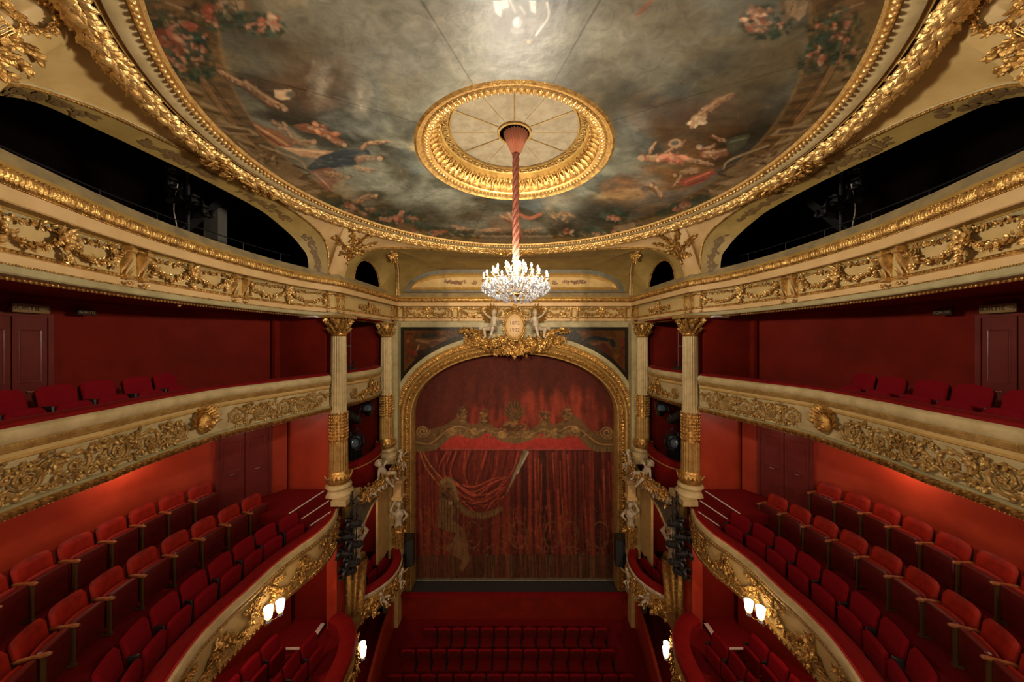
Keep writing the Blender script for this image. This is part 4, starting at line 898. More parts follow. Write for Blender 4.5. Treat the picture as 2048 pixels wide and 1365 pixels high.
# restless brushwork over the figures and clouds
for _ in range(2600):
    x, y = cv.r.uniform(230, 1830), cv.r.uniform(0, 480)
    if cv.a[min(cv.h - 1, int(y))][min(cv.w - 1, int(x - 180))] > .4:
        cv.ell(x, y, cv.r.uniform(2, 5), cv.r.uniform(1, 2.2), [(60, 44, 28), (150, 116, 76), (84, 60, 38), (50, 56, 48)][cv.r.integers(4)], cv.r.uniform(0, 3), .35, .6)
    elif cv.r.random() < .35: cv.ell(x, y, cv.r.uniform(10, 40), cv.r.uniform(3, 10), [(44, 40, 32), (126, 112, 84), (96, 70, 42), (74, 84, 82)][cv.r.integers(4)], cv.r.normal(0, .5), .12, 1.0)
for _ in range(2):
    for A_ in (cv.c, cv.a): A_[1:-1, 1:-1] = (A_[1:-1, 1:-1] * 4 + A_[:-2, 1:-1] + A_[2:, 1:-1] + A_[1:-1, :-2] + A_[1:-1, 2:]) / 8
fc, fa = cv.sample(sxp, syp)
back = PY < 3.55; yb = 2 * RC - PY; sxb = 1029 - 645 * PX / yb; syb = 682 - 645 * (PZ - EYE) / yb; fcb, fab = cv.sample(sxb, syb)
fa = np.where(PY < .3, 0, fa); fc = np.where(back[:, None] & (fa[:, None] <= 0), fcb, fc); fa = np.where(back & (fa <= 0), fab, fa)
fc = mixc(fc, np.repeat((fc @ np.array([.3, .55, .15]))[:, None], 3, 1) * np.array([[1.15, 1.0, .8]]), np.full(len(fc), .32)) * .92; fa = fa * (.72 + .28 * sstep(.3, .6, vnoise(PX, PY, 301, 4, 3.0))); cc = mixc(cc, fc, fa)
for a in (0.62, 1.25, 1.9, 2.5, 3.7, 4.4, 5.0, 5.7):   # canvas seams
    d = abs(np.sin(ang_ - a)) * rad; cc = np.where(((d < .012) & (np.cos(ang_ - a) > 0))[:, None], cc * .62, cc)
m = MB(); m.grid(np.stack([PX, PY, PZ], 1).reshape(nr, na, 3), closev=True)
struct('ceiling', m, PAINTED, smooth=180, label='circular painted ceiling of clouds, flying figures and flower garlands', cat='ceiling', colors=cc * .95)

# ------------------------------------------------------------------ rosette and chandelier
t = thing('ceiling_rosette', 'large round gilded rosette recessed in the middle of the painted ceiling', 'rosette', (0, RC, H(4.07)))
LQ = 2.0 * 2 * PI
def rpol(v): a = v[:, 0] / 2.0; return np.stack([v[:, 1] * np.cos(a), RC + v[:, 1] * np.sin(a), H(4.07) + v[:, 2]], 1)
m = MB(); strip(m, 0, LQ, [(2.13, .03), (2.12, -.03), (2.07, -.06), (2.03, -.03), (2.0, -.01), (1.97, .0)], .06); part('outer_roll', m, GOLD, t, f=rpol)
m = MB(); strip(m, 0, LQ, [(1.97, 0), (1.93, -.03), (1.84, -.01), (1.80, .03)], .06); n_ = 110; s_ = np.arange(n_) * LQ / n_
for tpl_, off, sc_ in ((SPH, 0, np.array([.036, .055, .045])), (LEAFN, .5, np.array([.09, -.15, -.1]))):
    p_ = np.stack([s_ + off * LQ / n_, np.full(n_, 1.885 if tpl_ is SPH else 1.96), np.full(n_, -.02)], 1); m.inst(tpl_, p_, (1, 0, 0), (0, 1, 0), (0, 0, 1 if tpl_ is SPH else 1), sc_)
part('egg_moulding', m, GOLDB, t, f=rpol)
m = MB(); strip(m, 0, LQ, [(1.80, .03), (1.80, .10), (1.74, .22), (1.66, .30), (1.62, .31)], .06)
n_ = 64; s_ = np.arange(n_) * LQ / n_; nn = np.array([0, -.75, -.66]); uu = np.array([0, -.5, .86])
m.inst(LEAFA, np.stack([s_, np.full(n_, 1.80), np.full(n_, .06)], 1), (1, 0, 0), (0, -.5, .86), (0, -.8, -.6), np.array([.2, .24, .16]))
m.inst(LEAFA, np.stack([s_ + LQ / n_ / 2, np.full(n_, 1.79), np.full(n_, .09)], 1), (1, 0, 0), (0, -.5, .86), (0, -.8, -.6), np.array([.12, .26, .1]))
m.inst(SPHL, np.stack([s_, np.full(n_, 1.63), np.full(n_, .30)], 1), (1, 0, 0), (0, 1, 0), (0, 0, 1), .045); part('acanthus_cove', m, GOLD, t, f=rpol)
m = MB(); strip(m, 0, LQ, [(1.62, .31), (1.6, .43), (1.58, .44)], .06); part('inner_drum', m, OCHRE, t, f=rpol)
m = MB(); n_ = 44
for k in range(n_):
    s0 = k * LQ / n_; loc = MB(); sp = spiral(0, 0, .085, 1.3, 1); tube_sv(loc, sp, .014, 0, 5); sp = spiral(.1, .02, .05, 1.2, -1); tube_sv(loc, sp, .012, 0, 5); v, q, t3 = loc.arr()
    m.add(np.stack([s0 + v[:, 0] * 1.25, 1.49 + v[:, 1], .45 + v[:, 2]], 1), q, t3)
strip(m, 0, LQ, [(1.59, .44), (1.57, .46)], .06); strip(m, 0, LQ, [(1.41, .46), (1.39, .46)], .06); part('openwork_ring', m, GILT, t, f=rpol)
m = MB(); strip(m, 0, LQ, [(1.6, .5), (1.38, .5)], .1); part('brown_backing', m, GILT, t, f=rpol)
m = MB(); m.lathe([(1.42, 0), (.36, 0)], (0, RC, H(4.59)), 72); m.lathe([(1.42, .12), (1.42, 0)], (0, RC, H(4.59)), 72); part('segmented_disc', m, DISC, t)
m = MB()
for k in range(12):
    a = k * PI / 6 + PI / 2
    if k % 2 == 0: m.tube([(.38 * math.cos(a), RC + .38 * math.sin(a), H(4.58)), (1.39 * math.cos(a), RC + 1.39 * math.sin(a), H(4.58))], .014, 4)
    else: m.tube([(.4 * math.cos(a), RC + .4 * math.sin(a), H(4.588)), (1.39 * math.cos(a), RC + 1.39 * math.sin(a), H(4.588))], .006, 4)
part('radial_batten', m, GILT, t); m = MB(); m.lathe([(.33, .01), (.33, -.03), (.38, -.03), (.38, .01)], (0, RC, H(4.58)), 40); part('centre_hole_rim', m, GILT, t)
m = MB(); m.lathe([(.36, 0), (.36, .5), (.01, .5)], (0, RC, H(4.6)), 32); part('winch_shaft', m, BLACKM, t)

CX, CY_ = .03, RC
t = thing('chandelier', 'lit crystal chandelier hanging on a long cord from the ceiling rosette', 'chandelier', (CX, CY_, H(1.3)))
m = MB(); th = np.arange(48) * 2 * PI / 48
prof = [(.25, 4.56), (.23, 4.5), (.15, 4.28), (.085, 4.12)]
P = np.array([[((r + (.012 if k % 2 else -.012) * (r / .1)) * math.cos(a) + CX, (r + (.012 if k % 2 else -.012) * (r / .1)) * math.sin(a) + CY_, H(h)) for k, a in enumerate(th)] for r, h in prof]); m.grid(P, closev=True)
part('pleated_collar', m, ROPEP, t)
m = MB(); hh = np.linspace(4.14, 1.8, 90)
for k in range(3):
    ph = k * 2 * PI / 3; m.tube(np.stack([CX + .036 * np.cos(hh * 11 + ph), CY_ + .036 * np.sin(hh * 11 + ph), EYE + hh], 1), .043, 6)
part('cord_cover', m, ROPE, t)
m = MB(); m.lathe([(.02, .85), (.06, .90), (.03, .96), (.10, 1.02), (.05, 1.1), (.09, 1.2), (.035, 1.3), (.06, 1.42), (.03, 1.5), (.07, 1.6), (.03, 1.7), (.09, 1.76), (.04, 1.82), (.02, 1.86)], (CX, CY_, EYE), 16); part('stem', m, GOLD, t)
tiers = [(14, .70, 1.36, 1.12), (12, .50, 1.50, 1.2), (6, .22, 1.62, 1.45)]
def pol(r, a, h): return (CX + r * math.cos(a), CY_ + r * math.sin(a), H(h))
for ti, (n, r, hc, h0) in enumerate(tiers):
    for k in range(n):
        a = k * 2 * PI / n + .11 * ti + .07
        m = MB(); m.tube(resample([pol(.04, a, h0), pol(r * .5, a, h0 - .06), pol(r * .92, a, hc - .12), pol(r, a, hc - .03)], 12), .009, 5); m.lathe([(.005, -.03), (.045, -.01), (.05, 0)], pol(r, a, hc), 8)
        am = part('arm', m, BRASSP, t)
        m = MB(); m.lathe([(.0, .0), (.014, 0), (.014, .06), (0, .062)], pol(r, a, hc), 7); cd_ = part('candle', m, CANDLE, t)
        m = MB(); m.lathe([(.0, .06), (.016, .07), (.019, .09), (.011, .115), (0, .135)], pol(r, a, hc), 7); part('bulb', m, BULB, cd_)
def drop(h=.11, r=.026):
    m = MB(); m.lathe([(0, 0), (r * .25, -.1 * h), (r * .35, -.3 * h), (r, -.68 * h), (r * .85, -.86 * h), (0, -h)], n=6); return m.arr()
DROP = drop(); n_drop = 0
plan = []
for (n, r, h, sz) in ((30, .755, 1.20, 1.0), (24, .60, 1.10, 1.0), (18, .44, 1.02, 1.1), (12, .26, .99, 1.1), (16, .70, 1.30, .8)):
    for k in range(n): plan.append((r, k * 2 * PI / n + RNG.uniform(-.08, .08), h + RNG.uniform(-.03, .03), sz * RNG.uniform(.85, 1.15)))
plan = plan[:99]
for (r, a, h, sz) in plan:
    m = MB(); m.inst(DROP, [pol(r, a, h)], (1, 0, 0), (0, 1, 0), (0, 0, 1), sz); part('crystal_drop', m, CRYSTAL, t, 1, 0)
m = MB(); m.inst(DROP, [pol(0, 0, .97)], (1, 0, 0), (0, 1, 0), (0, 0, 1), np.array([1.6, 1.6, 1.35])); part('crystal_drop', m, CRYSTAL, t, 1, 0)
m = MB(); OCT = sphere_tpl(5, 3)
for k in range(420):
    u = RNG.random(); r = .74 * math.sqrt(RNG.uniform(.02, 1)); a = RNG.uniform(0, 2 * PI); h = 1.02 + (1 - r / .78) * .45 * RNG.random() + .3 * RNG.random() * (r / .78)
    m.inst(OCT if k % 3 else DROP, [pol(r, a, h)], (1, 0, 0), (0, 1, 0), (0, 0, 1), RNG.uniform(.018, .034) if k % 3 else RNG.uniform(.6, 1.0))
for (r, h0) in ((.74, 1.24), (.52, 1.36)):
    for k in range(24):
        a0, a1 = k * 2 * PI / 24, (k + 1) * 2 * PI / 24
        for u in np.linspace(0, 1, 7)[:-1]: m.inst(OCT, [pol(r * (1 - .1 * math.sin(u * PI)), a0 + (a1 - a0) * u, h0 - .06 * math.sin(u * PI))], (1, 0, 0), (0, 1, 0), (0, 0, 1), .014)
o = part('crystal_strands', m, CRYSTAL, t, 1, 0); o['kind'] = 'stuff'
m = MB()
for r, h in ((.70, 1.3), (.45, 1.2), (.28, 1.05)):
    aa = np.linspace(0, 2 * PI, 49)[:-1]; m.tube([pol(r, a, h) for a in aa], .007, 5, closed=True)
part('hoop', m, BRASSP, t)

# ------------------------------------------------------------------ proscenium wall, frame, panels
def arch_path(off=0.0, n=160):
    a, b, e = 4.9 + off, 3.0 + off, 2.12; th = np.linspace(0, PI, n); c, s = np.cos(th), np.sin(th)
    X = a * np.sign(c) * np.abs(c) ** (2 / e); Z = H(-3.62) + b * np.abs(s) ** (2 / e)
    st = np.linspace(STG, H(-3.62), 20)[:-1]
    return np.vstack([np.stack([np.full(19, a), st], 1), np.stack([X, Z], 1), np.stack([np.full(19, -a), st[::-1]], 1)])
AP = resample(arch_path(), step=.05, smooth=False); dA = np.concatenate([[0], np.cumsum(np.linalg.norm(np.diff(AP, axis=0), axis=1))]); LA = dA[-1]
tA = np.gradient(AP, axis=0); tA /= np.linalg.norm(tA, axis=1, keepdims=True)
for _ in range(6): tA[1:-1] = (tA[:-2] + tA[1:-1] + tA[2:]) / 3
nA = np.stack([tA[:, 1], -tA[:, 0]], 1); nA /= np.linalg.norm(nA, axis=1, keepdims=True)
def fr(v):
    s = v[:, 0]; g = lambda q: np.interp(s, dA, q)
    return np.stack([g(AP[:, 0]) + g(nA[:, 0]) * v[:, 1], FY - v[:, 2], g(AP[:, 1]) + g(nA[:, 1]) * v[:, 1]], 1)
# wall
ins = fr(np.stack([np.linspace(0, LA, 200), np.full(200, .3), np.zeros(200)], 1)); outp = ins.copy()
outp[:, 0] = np.clip(ins[:, 0] * 1.4, -6.3, 6.3); outp[:, 2] = np.where(np.abs(ins[:, 0]) < 4.7, H(.86), ins[:, 2]); outp[:, 2] = np.where(ins[:, 2] > H(-2.4), H(.86), outp[:, 2])
m = MB(); m.grid(np.array([ins, outp])); m.box((0, 15.98, H(1.55)), (12.2, .1, 1.5)); m.box((5.6, FY + .03, H(-12.3)), (1.4, .05, 1.6)); m.box((-5.6, FY + .03, H(-12.3)), (1.4, .05, 1.6)); struct('wall_proscenium', m, GREENCR, label='cream proscenium wall round the stage opening')
t = thing('proscenium_frame', 'broad gilded frame with basket-handle arch round the stage opening', 'frame', (0, FY, STG))
m = MB(); strip(m, 0, LA, [(.0, -.65), (.0, .02), (.02, .06), (.06, .07), (.08, .02)]); part('inner_lip', m, GILT, t, f=fr)
m = MB(); strip(m, 0, LA, [(.08, .02), (.10, .05), (.2, .10), (.33, .06), (.36, .03)]); 
leafrow(m, 0, LA / 2, .085, .16, .08, .17, .13, .5, .9, LEAFA, False, .25); leafrow(m, LA / 2, LA, .085, .16, .08, .17, .13, PI - .5, .9, LEAFA, False, .25)
beads(m, 0, LA, .17, .24, .12, (.05, .04, .035)); part('leaf_band', m, GOLD, t, f=fr)
m = MB(); strip(m, 0, LA, [(.36, .03), (.38, .10), (.44, .13), (.48, .10), (.5, .06)]); beads(m, 0, LA, .04, .49, .09, .014); part('plain_roll', m, GILT, t, f=fr)
m = MB(); strip(m, 0, LA, [(.5, .06), (.54, .14), (.68, .16), (.72, .08)])
n_ = int(LA / .145); s_ = (np.arange(n_) + .5) * .145; m.inst(SPH, np.stack([s_, np.full(n_, .61), np.full(n_, .165)], 1), (1, 0, 0), (0, 1, 0), (0, 0, 1), np.array([.045, .06, .045]))
m.inst(LEAFN, np.stack([s_ + .0725, np.full(n_, .53), np.full(n_, .155)], 1), (1, 0, 0), (0, 1, 0), (0, 0, 1), np.array([.09, .17, .12])); part('egg_band', m, GOLD, t, f=fr)
m = MB(); strip(m, 0, LA, [(.72, .08), (.76, .10), (.79, .04)]); part('outer_roll', m, GILT, t, f=fr)
m = MB(); strip(m, 0, LA, [(.79, .04), (.82, .06), (.98, .05), (1.0, .0)]); part('cream_border', m, GREENCR, t, f=fr)

# painted spandrels
pc = Canvas(785, 645, 1275, 830, 2.0, 5)
def mirx(p, mx): return [(2058 - a, b) for a, b in p] if mx else p
pc.poly([(785, 645), (1275, 645), (1275, 830), (785, 830)], (112, 70, 30)); pc.dabs(1030, 720, 240, 90, 400, 9, [(96, 58, 26), (120, 76, 34), (84, 56, 30)], 0, .35)
pc.poly([(820, 740), (840, 700), (880, 692), (960, 680), (960, 760), (820, 800)], (40, 32, 22), .85); pc.dabs(880, 715, 50, 14, 60, 6, [(34, 30, 24), (52, 42, 28), (44, 34, 30)], .1, .8)
pc.line([(814, 672), (818, 700), (812, 722)], 9, (120, 56, 24)); pc.line([(812, 668), (826, 668)], 3, (90, 40, 18)); pc.ell(816, 682, 4, 5, (160, 90, 50)); pc.dabs(824, 705, 8, 12, 30, 3, [(120, 44, 20), (84, 60, 44)], .4)
pc.line([(834, 680), (860, 684), (890, 678)], 8, (150, 112, 72)); pc.line([(846, 672), (872, 672)], 9, (56, 62, 56)); pc.line([(862, 686), (892, 684)], 7, (120, 66, 52)); pc.ell(884, 665, 5, 5, (150, 96, 60)); pc.line([(838, 690), (834, 700)], 3, (170, 136, 96)); pc.dabs(905, 680, 16, 9, 30, 3, [(110, 84, 54), (84, 66, 48)], 0)
pc.poly([(1130, 668), (1150, 660), (1165, 676), (1150, 690), (1140, 700), (1130, 692)], (36, 42, 44), .95); pc.line([(1140, 684), (1165, 682)], 7, (150, 84, 44)); pc.ell(1168, 668, 5, 4, (150, 84, 46)); pc.line([(1172, 680), (1190, 676), (1215, 680)], 9, (34, 44, 50)); pc.line([(1176, 692), (1190, 688)], 6, (150, 90, 50)); pc.ell(1225, 686, 6, 11, (34, 38, 42), -.4)
pc.poly([(1150, 700), (1210, 686), (1222, 700), (1235, 740), (1200, 720), (1160, 712)], (84, 28, 20), .8); pc.line([(1246, 678), (1246, 712)], 9, (112, 52, 26)); pc.ell(1247, 680, 5, 5, (120, 44, 40)); pc.dabs(1244, 715, 6, 22, 26, 3, [(120, 64, 30), (90, 44, 20)], .2)
for sx in (1, -1):
    S = side_name[sx]
    t = thing('painted_spandrel', 'dark painted spandrel with reclining figures beside the %s shoulder of the stage arch' % S, 'painting', (sx * 4.2, FY - .03, H(-.4)))
    nx, nz = 220, 110; pth = fr(np.stack([np.linspace(0, LA, 900), np.full(900, .96), np.zeros(900)], 1)); half = pth[pth[:, 0] > 1.5]; half = half[np.argsort(half[:, 0])]; 
    X = np.linspace(1.7, 5.42, nx); zl = np.interp(X, half[:, 0][half[:, 2] > H(-3.4)], half[:, 2][half[:, 2] > H(-3.4)]); zl = np.where(X > 5.3, np.minimum(zl, H(-1.9)), zl); zl = np.maximum(zl, H(-2.6))
    P = np.zeros((nx, nz, 3)); P[:, :, 0] = X[:, None]; P[:, :, 1] = FY - .03; P[:, :, 2] = zl[:, None] + (H(.66) - zl)[:, None] * np.linspace(0, 1, nz)[None]
    Pf = P.reshape(-1, 3); col, al = pc.sample(1029 + sx * 41.95 * Pf[:, 0], 682 - (Pf[:, 2] - EYE) * 41.95)
    dist = np.minimum(np.minimum(H(.66) - Pf[:, 2], 5.42 - Pf[:, 0]), (Pf[:, 2] - np.repeat(zl, nz)) * .6)
    col = mixc(col, srgb(44, 38, 24)[None], (dist < .16).astype(float)); m = MB(); m.grid(P, flip=True); part('canvas', m, PAINTED, t, sx, 180, colors=col * .5)
# ------------------------------------------------------------------ curtain
YC = 16.0; ppm = 645 / YC
kc = Canvas(818, 700, 1242, 1170, 1.6, 9); R_ = kc.r
kc.poly([(818, 700), (1242, 700), (1242, 1170), (818, 1170)], (92, 26, 16))
# upper plain cloth with mottled lighter red pleats
for _ in range(420):
    x = R_.uniform(820, 1240); y = R_.uniform(705, 870); kc.ell(x, y, R_.uniform(4, 14), R_.uniform(14, 44), (np.array([96, 26, 14]) * R_.uniform(.6, 1.2)), R_.normal(0, .1), .25, .8)
for _ in range(170):
    x = R_.normal(1120, 62); y = R_.uniform(790, 870); kc.ell(x, y, R_.uniform(3, 10), R_.uniform(14, 42), (176, 48, 22), R_.normal(0, .08), .22 if x > 1000 else .1, .9)
for _ in range(60): kc.ell(R_.uniform(940, 1010), R_.uniform(815, 860), R_.uniform(3, 8), R_.uniform(8, 24), (160, 36, 18), 0, .2, .9)
# lower drape: vertical folds
kc.poly([(818, 900), (1242, 900), (1242, 1170), (818, 1170)], (74, 20, 18))
x = 822
while x < 1240:
    wd = R_.uniform(3, 11); xx = x + R_.normal(0, 2); low = R_.uniform(-10, 26) * (1 if x > 1030 else .3)
    shade = R_.choice([0, 1, 2, 3]); colr = [(120, 26, 18), (44, 16, 14), (96, 22, 20), (150, 40, 22)][shade]
    kc.line([(xx, 902), (xx + low * .3, 1030), (xx + low, 1164)], wd, colr, .32, wd * 1.4); x += wd * .75
for _ in range(46):
    xx = R_.uniform(1030, 1235) if R_.random() < .7 else R_.uniform(828, 880); y0 = R_.uniform(905, 1050); kc.line([(xx, y0), (xx + R_.uniform(0, 5), y0 + R_.uniform(40, 110))], R_.uniform(1.5, 4), (186, 62, 34), .35, 1)
# gold embroidery lower part
for _ in range(900):
    x, y = R_.uniform(840, 1238), R_.uniform(1010, 1120); g = (y - 1010) / 110; kc.ell(x, y, R_.uniform(1.5, 4), R_.uniform(1.5, 5), [(112, 78, 34), (84, 54, 26), (140, 96, 44)][R_.integers(3)], R_.uniform(0, 3), .35 * g + .15, .6)
for xc in (885, 945, 1037, 1105, 1140, 1200):
    for k in range(40): a = k / 40 * 2 * PI; kc.ell(xc + 17 * math.cos(a), 1070 + 26 * math.sin(a), 2.5, 2.5, (124, 86, 38), 0, .5, .6)
for _ in range(70): kc.line([(x0 := R_.uniform(1000, 1100), y0 := R_.uniform(1010, 1095)), (x0 + R_.uniform(-4, 4), y0 + R_.uniform(8, 24))], 2.6, (176, 56, 34), .3, 1)
kc.poly([(818, 1112), (1242, 1112), (1242, 1162), (818, 1162)], (84, 56, 32), .5)
for _ in range(240): xx = R_.uniform(822, 1238); kc.line([(xx, 1110), (xx + R_.uniform(-3, 3), 1158)], R_.uniform(1, 3), [(64, 40, 24), (110, 78, 44), (74, 30, 20)][R_.integers(3)], .4)
kc.line([(818, 1158), (1242, 1158)], 5, (108, 92, 72), .9)
# swag pulled to the left
sw = [(870, 900), (900, 950), (912, 985), (925, 1018), (960, 1030), (1000, 1022), (1020, 985), (1040, 940), (1060, 900)]
kc.poly(sw, (108, 22, 16), .97)
for k in range(46):
    a = R_.random(); x0 = 880 + 165 * a; xm = 910 + 90 * a; kc.line([(x0, 902), (x0 - 8 + 5 * R_.normal(), 945), (xm + 8 * R_.normal(), 985), (925 + 78 * a, 1015)], R_.uniform(1.5, 5), [(178, 54, 34), (54, 14, 12), (130, 30, 22), (100, 22, 16)][R_.integers(4)], .45, 2)
for k in range(22):
    y0 = 958 + k * 2.6; j1, j2, j3 = R_.normal(0, 6, 3); kc.line([(905 + k * 1.2, y0 + j1), (945 + k, y0 + 20 + j2), (985, y0 + 12 + j3), (1012 - k * .3, y0 - 10 + j1)], R_.uniform(1.5, 5.5), [(196, 74, 50), (130, 34, 24), (70, 18, 14)][R_.integers(3)], .5, 1.5)
band_ = [(903, 962), (912, 1000), (935, 1024), (970, 1030), (1000, 1018), (1012, 990), (1030, 955), (1055, 902)]
kc.line(band_[:5], 13, (112, 84, 44), .95, 12)
for i in range(90):
    t_ = i / 90; p = resample(np.array(band_[:5], float), 91)[i]; kc.line([(p[0], p[1]), (p[0] - 1, p[1] + 8)], 1.2, (66, 48, 24) if i % 2 else (150, 116, 64), .6)
kc.line([(1052, 903), (1030, 950), (1012, 990)], 13, (128, 122, 96), .95, 2); kc.line([(1056, 905), (1034, 948)], 4, (176, 170, 144), .8, 2); kc.line([(1046, 905), (1022, 958)], 3, (84, 78, 58), .8, 1)
# tassel bundle and hanging tail
kc.poly([(880, 960), (900, 958), (912, 975), (900, 1000), (908, 1040), (914, 1066), (894, 1062), (875, 1054), (878, 1000)], (118, 84, 48), .97)
kc.line([(884, 964), (896, 958), (906, 968), (916, 1000)], 10, (140, 110, 62), .9, 8); kc.ell(902, 1022, 10, 14, (124, 92, 50)); kc.ell(901, 1006, 5, 5, (170, 150, 116)); kc.dabs(893, 985, 10, 12, 30, 3, [(50, 30, 22), (110, 70, 40)], 0)
kc.poly([(876, 1052), (912, 1066), (905, 1082), (890, 1100), (925, 1122), (918, 1136), (924, 1146), (940, 1120), (930, 1060), (905, 1040)], (124, 88, 52), .9)
for k in range(14): kc.line([(880 + 3 * k, 1000), (880 + 3 * k, 1055 + k)], 1.4, (60, 40, 24) if k % 2 else (124, 90, 50), .6)
kc.line([(840, 903), (852, 935), (878, 970)], 1.6, (176, 120, 64), .9); kc.line([(844, 903), (864, 935), (884, 958)], 1.6, (176, 120, 64), .9)
# red gap and valance
gap = [(885, 900), (905, 872), (925, 866), (945, 876), (975, 866), (1085, 866), (1110, 876), (1140, 866), (1160, 880), (1180, 900)]
kc.poly([(880, 862), (1182, 862), (1182, 900), (880, 900)], (172, 18, 26), 1); kc.line([(884, 897), (1180, 897)], 4, (160, 50, 50), .8)
low = [(828, 903), (850, 902), (872, 898), (890, 884), (906, 870), (922, 868), (940, 876), (956, 874), (974, 864), (1000, 880), (1029, 886), (1060, 880), (1085, 864), (1102, 874), (1122, 876), (1138, 868), (1152, 870), (1170, 888), (1192, 902), (1230, 904)]
upl = [(1228, 860), (1214, 852), (1204, 868), (1186, 866), (1160, 838), (1138, 822), (1124, 842), (1108, 850), (1092, 834), (1078, 846), (1062, 858), (1029, 862), (996, 858), (980, 846), (968, 832), (956, 846), (942, 850), (930, 838), (912, 836), (890, 850), (862, 858), (846, 850), (832, 862)]
kc.poly(low + upl, (104, 74, 38), .97)
for i, p in enumerate(resample(np.array(low, float), 320)):
    kc.line([(p[0], p[1] - 11), (p[0], p[1])], 1.3, (138, 108, 62) if i % 2 else (78, 56, 30), .85)
for (cx, cy, r) in ((846, 862, 14), (1213, 864, 15), (905, 862, 8), (950, 862, 8), (1004, 868, 9), (1054, 868, 9), (1108, 862, 8), (1150, 858, 8)):
    for k in range(60): a = k / 60 * 4.2 * PI; kc.ell(cx + r * (1 - k / 75) * math.cos(a), cy + r * (1 - k / 75) * math.sin(a) * .9, 1.3, 1.3, (176, 134, 74), 0, .9)
kc.line([(832, 884), (862, 886), (892, 862), (918, 852), (948, 862), (975, 858)], 2, (168, 128, 70), .9); kc.line([(1228, 888), (1196, 886), (1164, 862), (1140, 852), (1112, 864), (1082, 858)], 2, (168, 128, 70), .9); kc.line([(980, 862), (1029, 874), (1078, 862)], 2, (160, 120, 66), .9)
kc.dabs(1029, 866, 180, 10, 500, 2, [(140, 106, 58), (80, 54, 28), (120, 86, 44)], 0, .5)
kc.ell(1029, 825, 20, 26, (74, 44, 22), 0, .9)
for k in range(9):
    a = PI * (k + .5) / 9; kc.line([(1029, 838), (1029 + 24 * math.cos(a), 832 - 34 * math.sin(a))], 6, (84, 54, 26), .85, 4); kc.line([(1029, 838), (1029 + 22 * math.cos(a), 832 - 31 * math.sin(a))], 1.5, (112, 80, 40), .5)
kc.ell(1029, 820, 4, 6, (120, 60, 26)); kc.dabs(1029, 850, 26, 10, 60, 3, [(130, 92, 44), (76, 48, 24)], 0)
for xc in (925, 970, 1088, 1133):
    kc.dabs(xc, 828 if xc in (925, 1133) else 834, 9, 15, 50, 2.5, [(104, 70, 34), (70, 42, 22), (130, 92, 48)], 0, .8)
for _ in range(1500):
    x, y = R_.uniform(820, 1240), R_.uniform(905, 1160); kc.ell(x, y, R_.uniform(1, 4), R_.uniform(4, 18), [(40, 16, 12), (120, 48, 28), (70, 34, 22), (96, 30, 20)][R_.integers(4)], 0, .28, .8)
for _ in range(2): kc.c[1:-1, 1:-1] = (kc.c[1:-1, 1:-1] * 4 + kc.c[:-2, 1:-1] + kc.c[2:, 1:-1] + kc.c[1:-1, :-2] + kc.c[1:-1, 2:]) / 8
t = thing('stage_curtain', 'painted trompe-l\'oeil curtain with red drapes and gold fringe closing the stage', 'curtain', (0, YC, STG))
def cloth(x0, x1, z0, z1, nx, nz, y):
    X = np.linspace(x0, x1, nx); Z = np.linspace(z0, z1, nz); P = np.zeros((nx, nz, 3)); P[:, :, 0] = X[:, None]; P[:, :, 2] = Z[None]; P[:, :, 1] = y + .012 * np.sin(X * 7.0)[:, None] * np.cos(Z * .3)[None]
    return P
for nm, za, zb, nz, y in (('valance_cloth', H(-(903 - 682) / ppm), H(-.3), 300, YC - .06), ('main_cloth', STG, H(-(898 - 682) / ppm), 400, YC)):
    P = cloth(-5.12, 5.02, za, zb, 600, nz, y); Pf = P.reshape(-1, 3); col, al = kc.sample(1029 + Pf[:, 0] * ppm, 682 - (Pf[:, 2] - EYE) * ppm)
    if nm == 'valance_cloth':
        fr_ = np.array(low, float); keep_y = np.interp(1029 + Pf[:, 0] * ppm, fr_[:, 0], fr_[:, 1])
    m = MB(); m.grid(P); part(nm, m, PAINTMATT, t, 1, 180, colors=mixc(col, col.mean(1)[:, None] * np.array([[1.5, .95, .55]]), np.full(len(col), .22)) * (.66 if nm == 'valance_cloth' else .78))
m = MB(); m.tube([(-5.1, YC - .03, STG + .05), (5.05, YC - .03, STG + .05)], .04, 6); part('hem_batten', m, GREYP, t)
m = MB()
for s_ in (1, -1): m.box((s_ * 5.6, YC + .3, H(-6)), (1.0, .05, 12.4))
struct('wall_stage_wing', m, BLACKM, label='black masking at the edges of the stage curtain')

# ------------------------------------------------------------------ statues
def capsule(mb, p0, r0, p1, r1, n=10):
    p0, p1 = np.array(p0, float), np.array(p1, float); t = np.linspace(0, 1, 5)[:, None]
    mb.tube(p0 + (p1 - p0) * t, r0 + (r1 - r0) * t[:, 0], n); mb.inst(SPHH, [p0], (1, 0, 0), (0, 1, 0), (0, 0, 1), r0); mb.inst(SPHH, [p1], (1, 0, 0), (0, 1, 0), (0, 0, 1), r1)
def sculpt(name, segs, m_, parent, sx, M, vox=.02, extra=None):
    """one continuous figure: tapered limbs fused by a voxel remesh; M maps figure space to the world"""
    mb = MB()
    for s in segs: capsule(mb, *s)
    if extra: extra(mb)
    o = part(name, mb, m_, parent, sx, 180, f=M); r = o.modifiers.new('fuse', 'REMESH'); r.mode = 'VOXEL'; r.voxel_size = vox; r.use_smooth_shade = True
    s2 = o.modifiers.new('soft', 'SMOOTH'); s2.iterations = 2
    return o
def frame_map(base, scale, yaw=0, tilt=0, mirror=1):
    R = np.array(Matrix.Rotation(yaw, 3, 'Z') @ Matrix.Rotation(tilt, 3, 'Y')); b = np.array(base)
    return lambda v: (v * np.array([mirror, 1, 1]) * scale) @ R.T + b
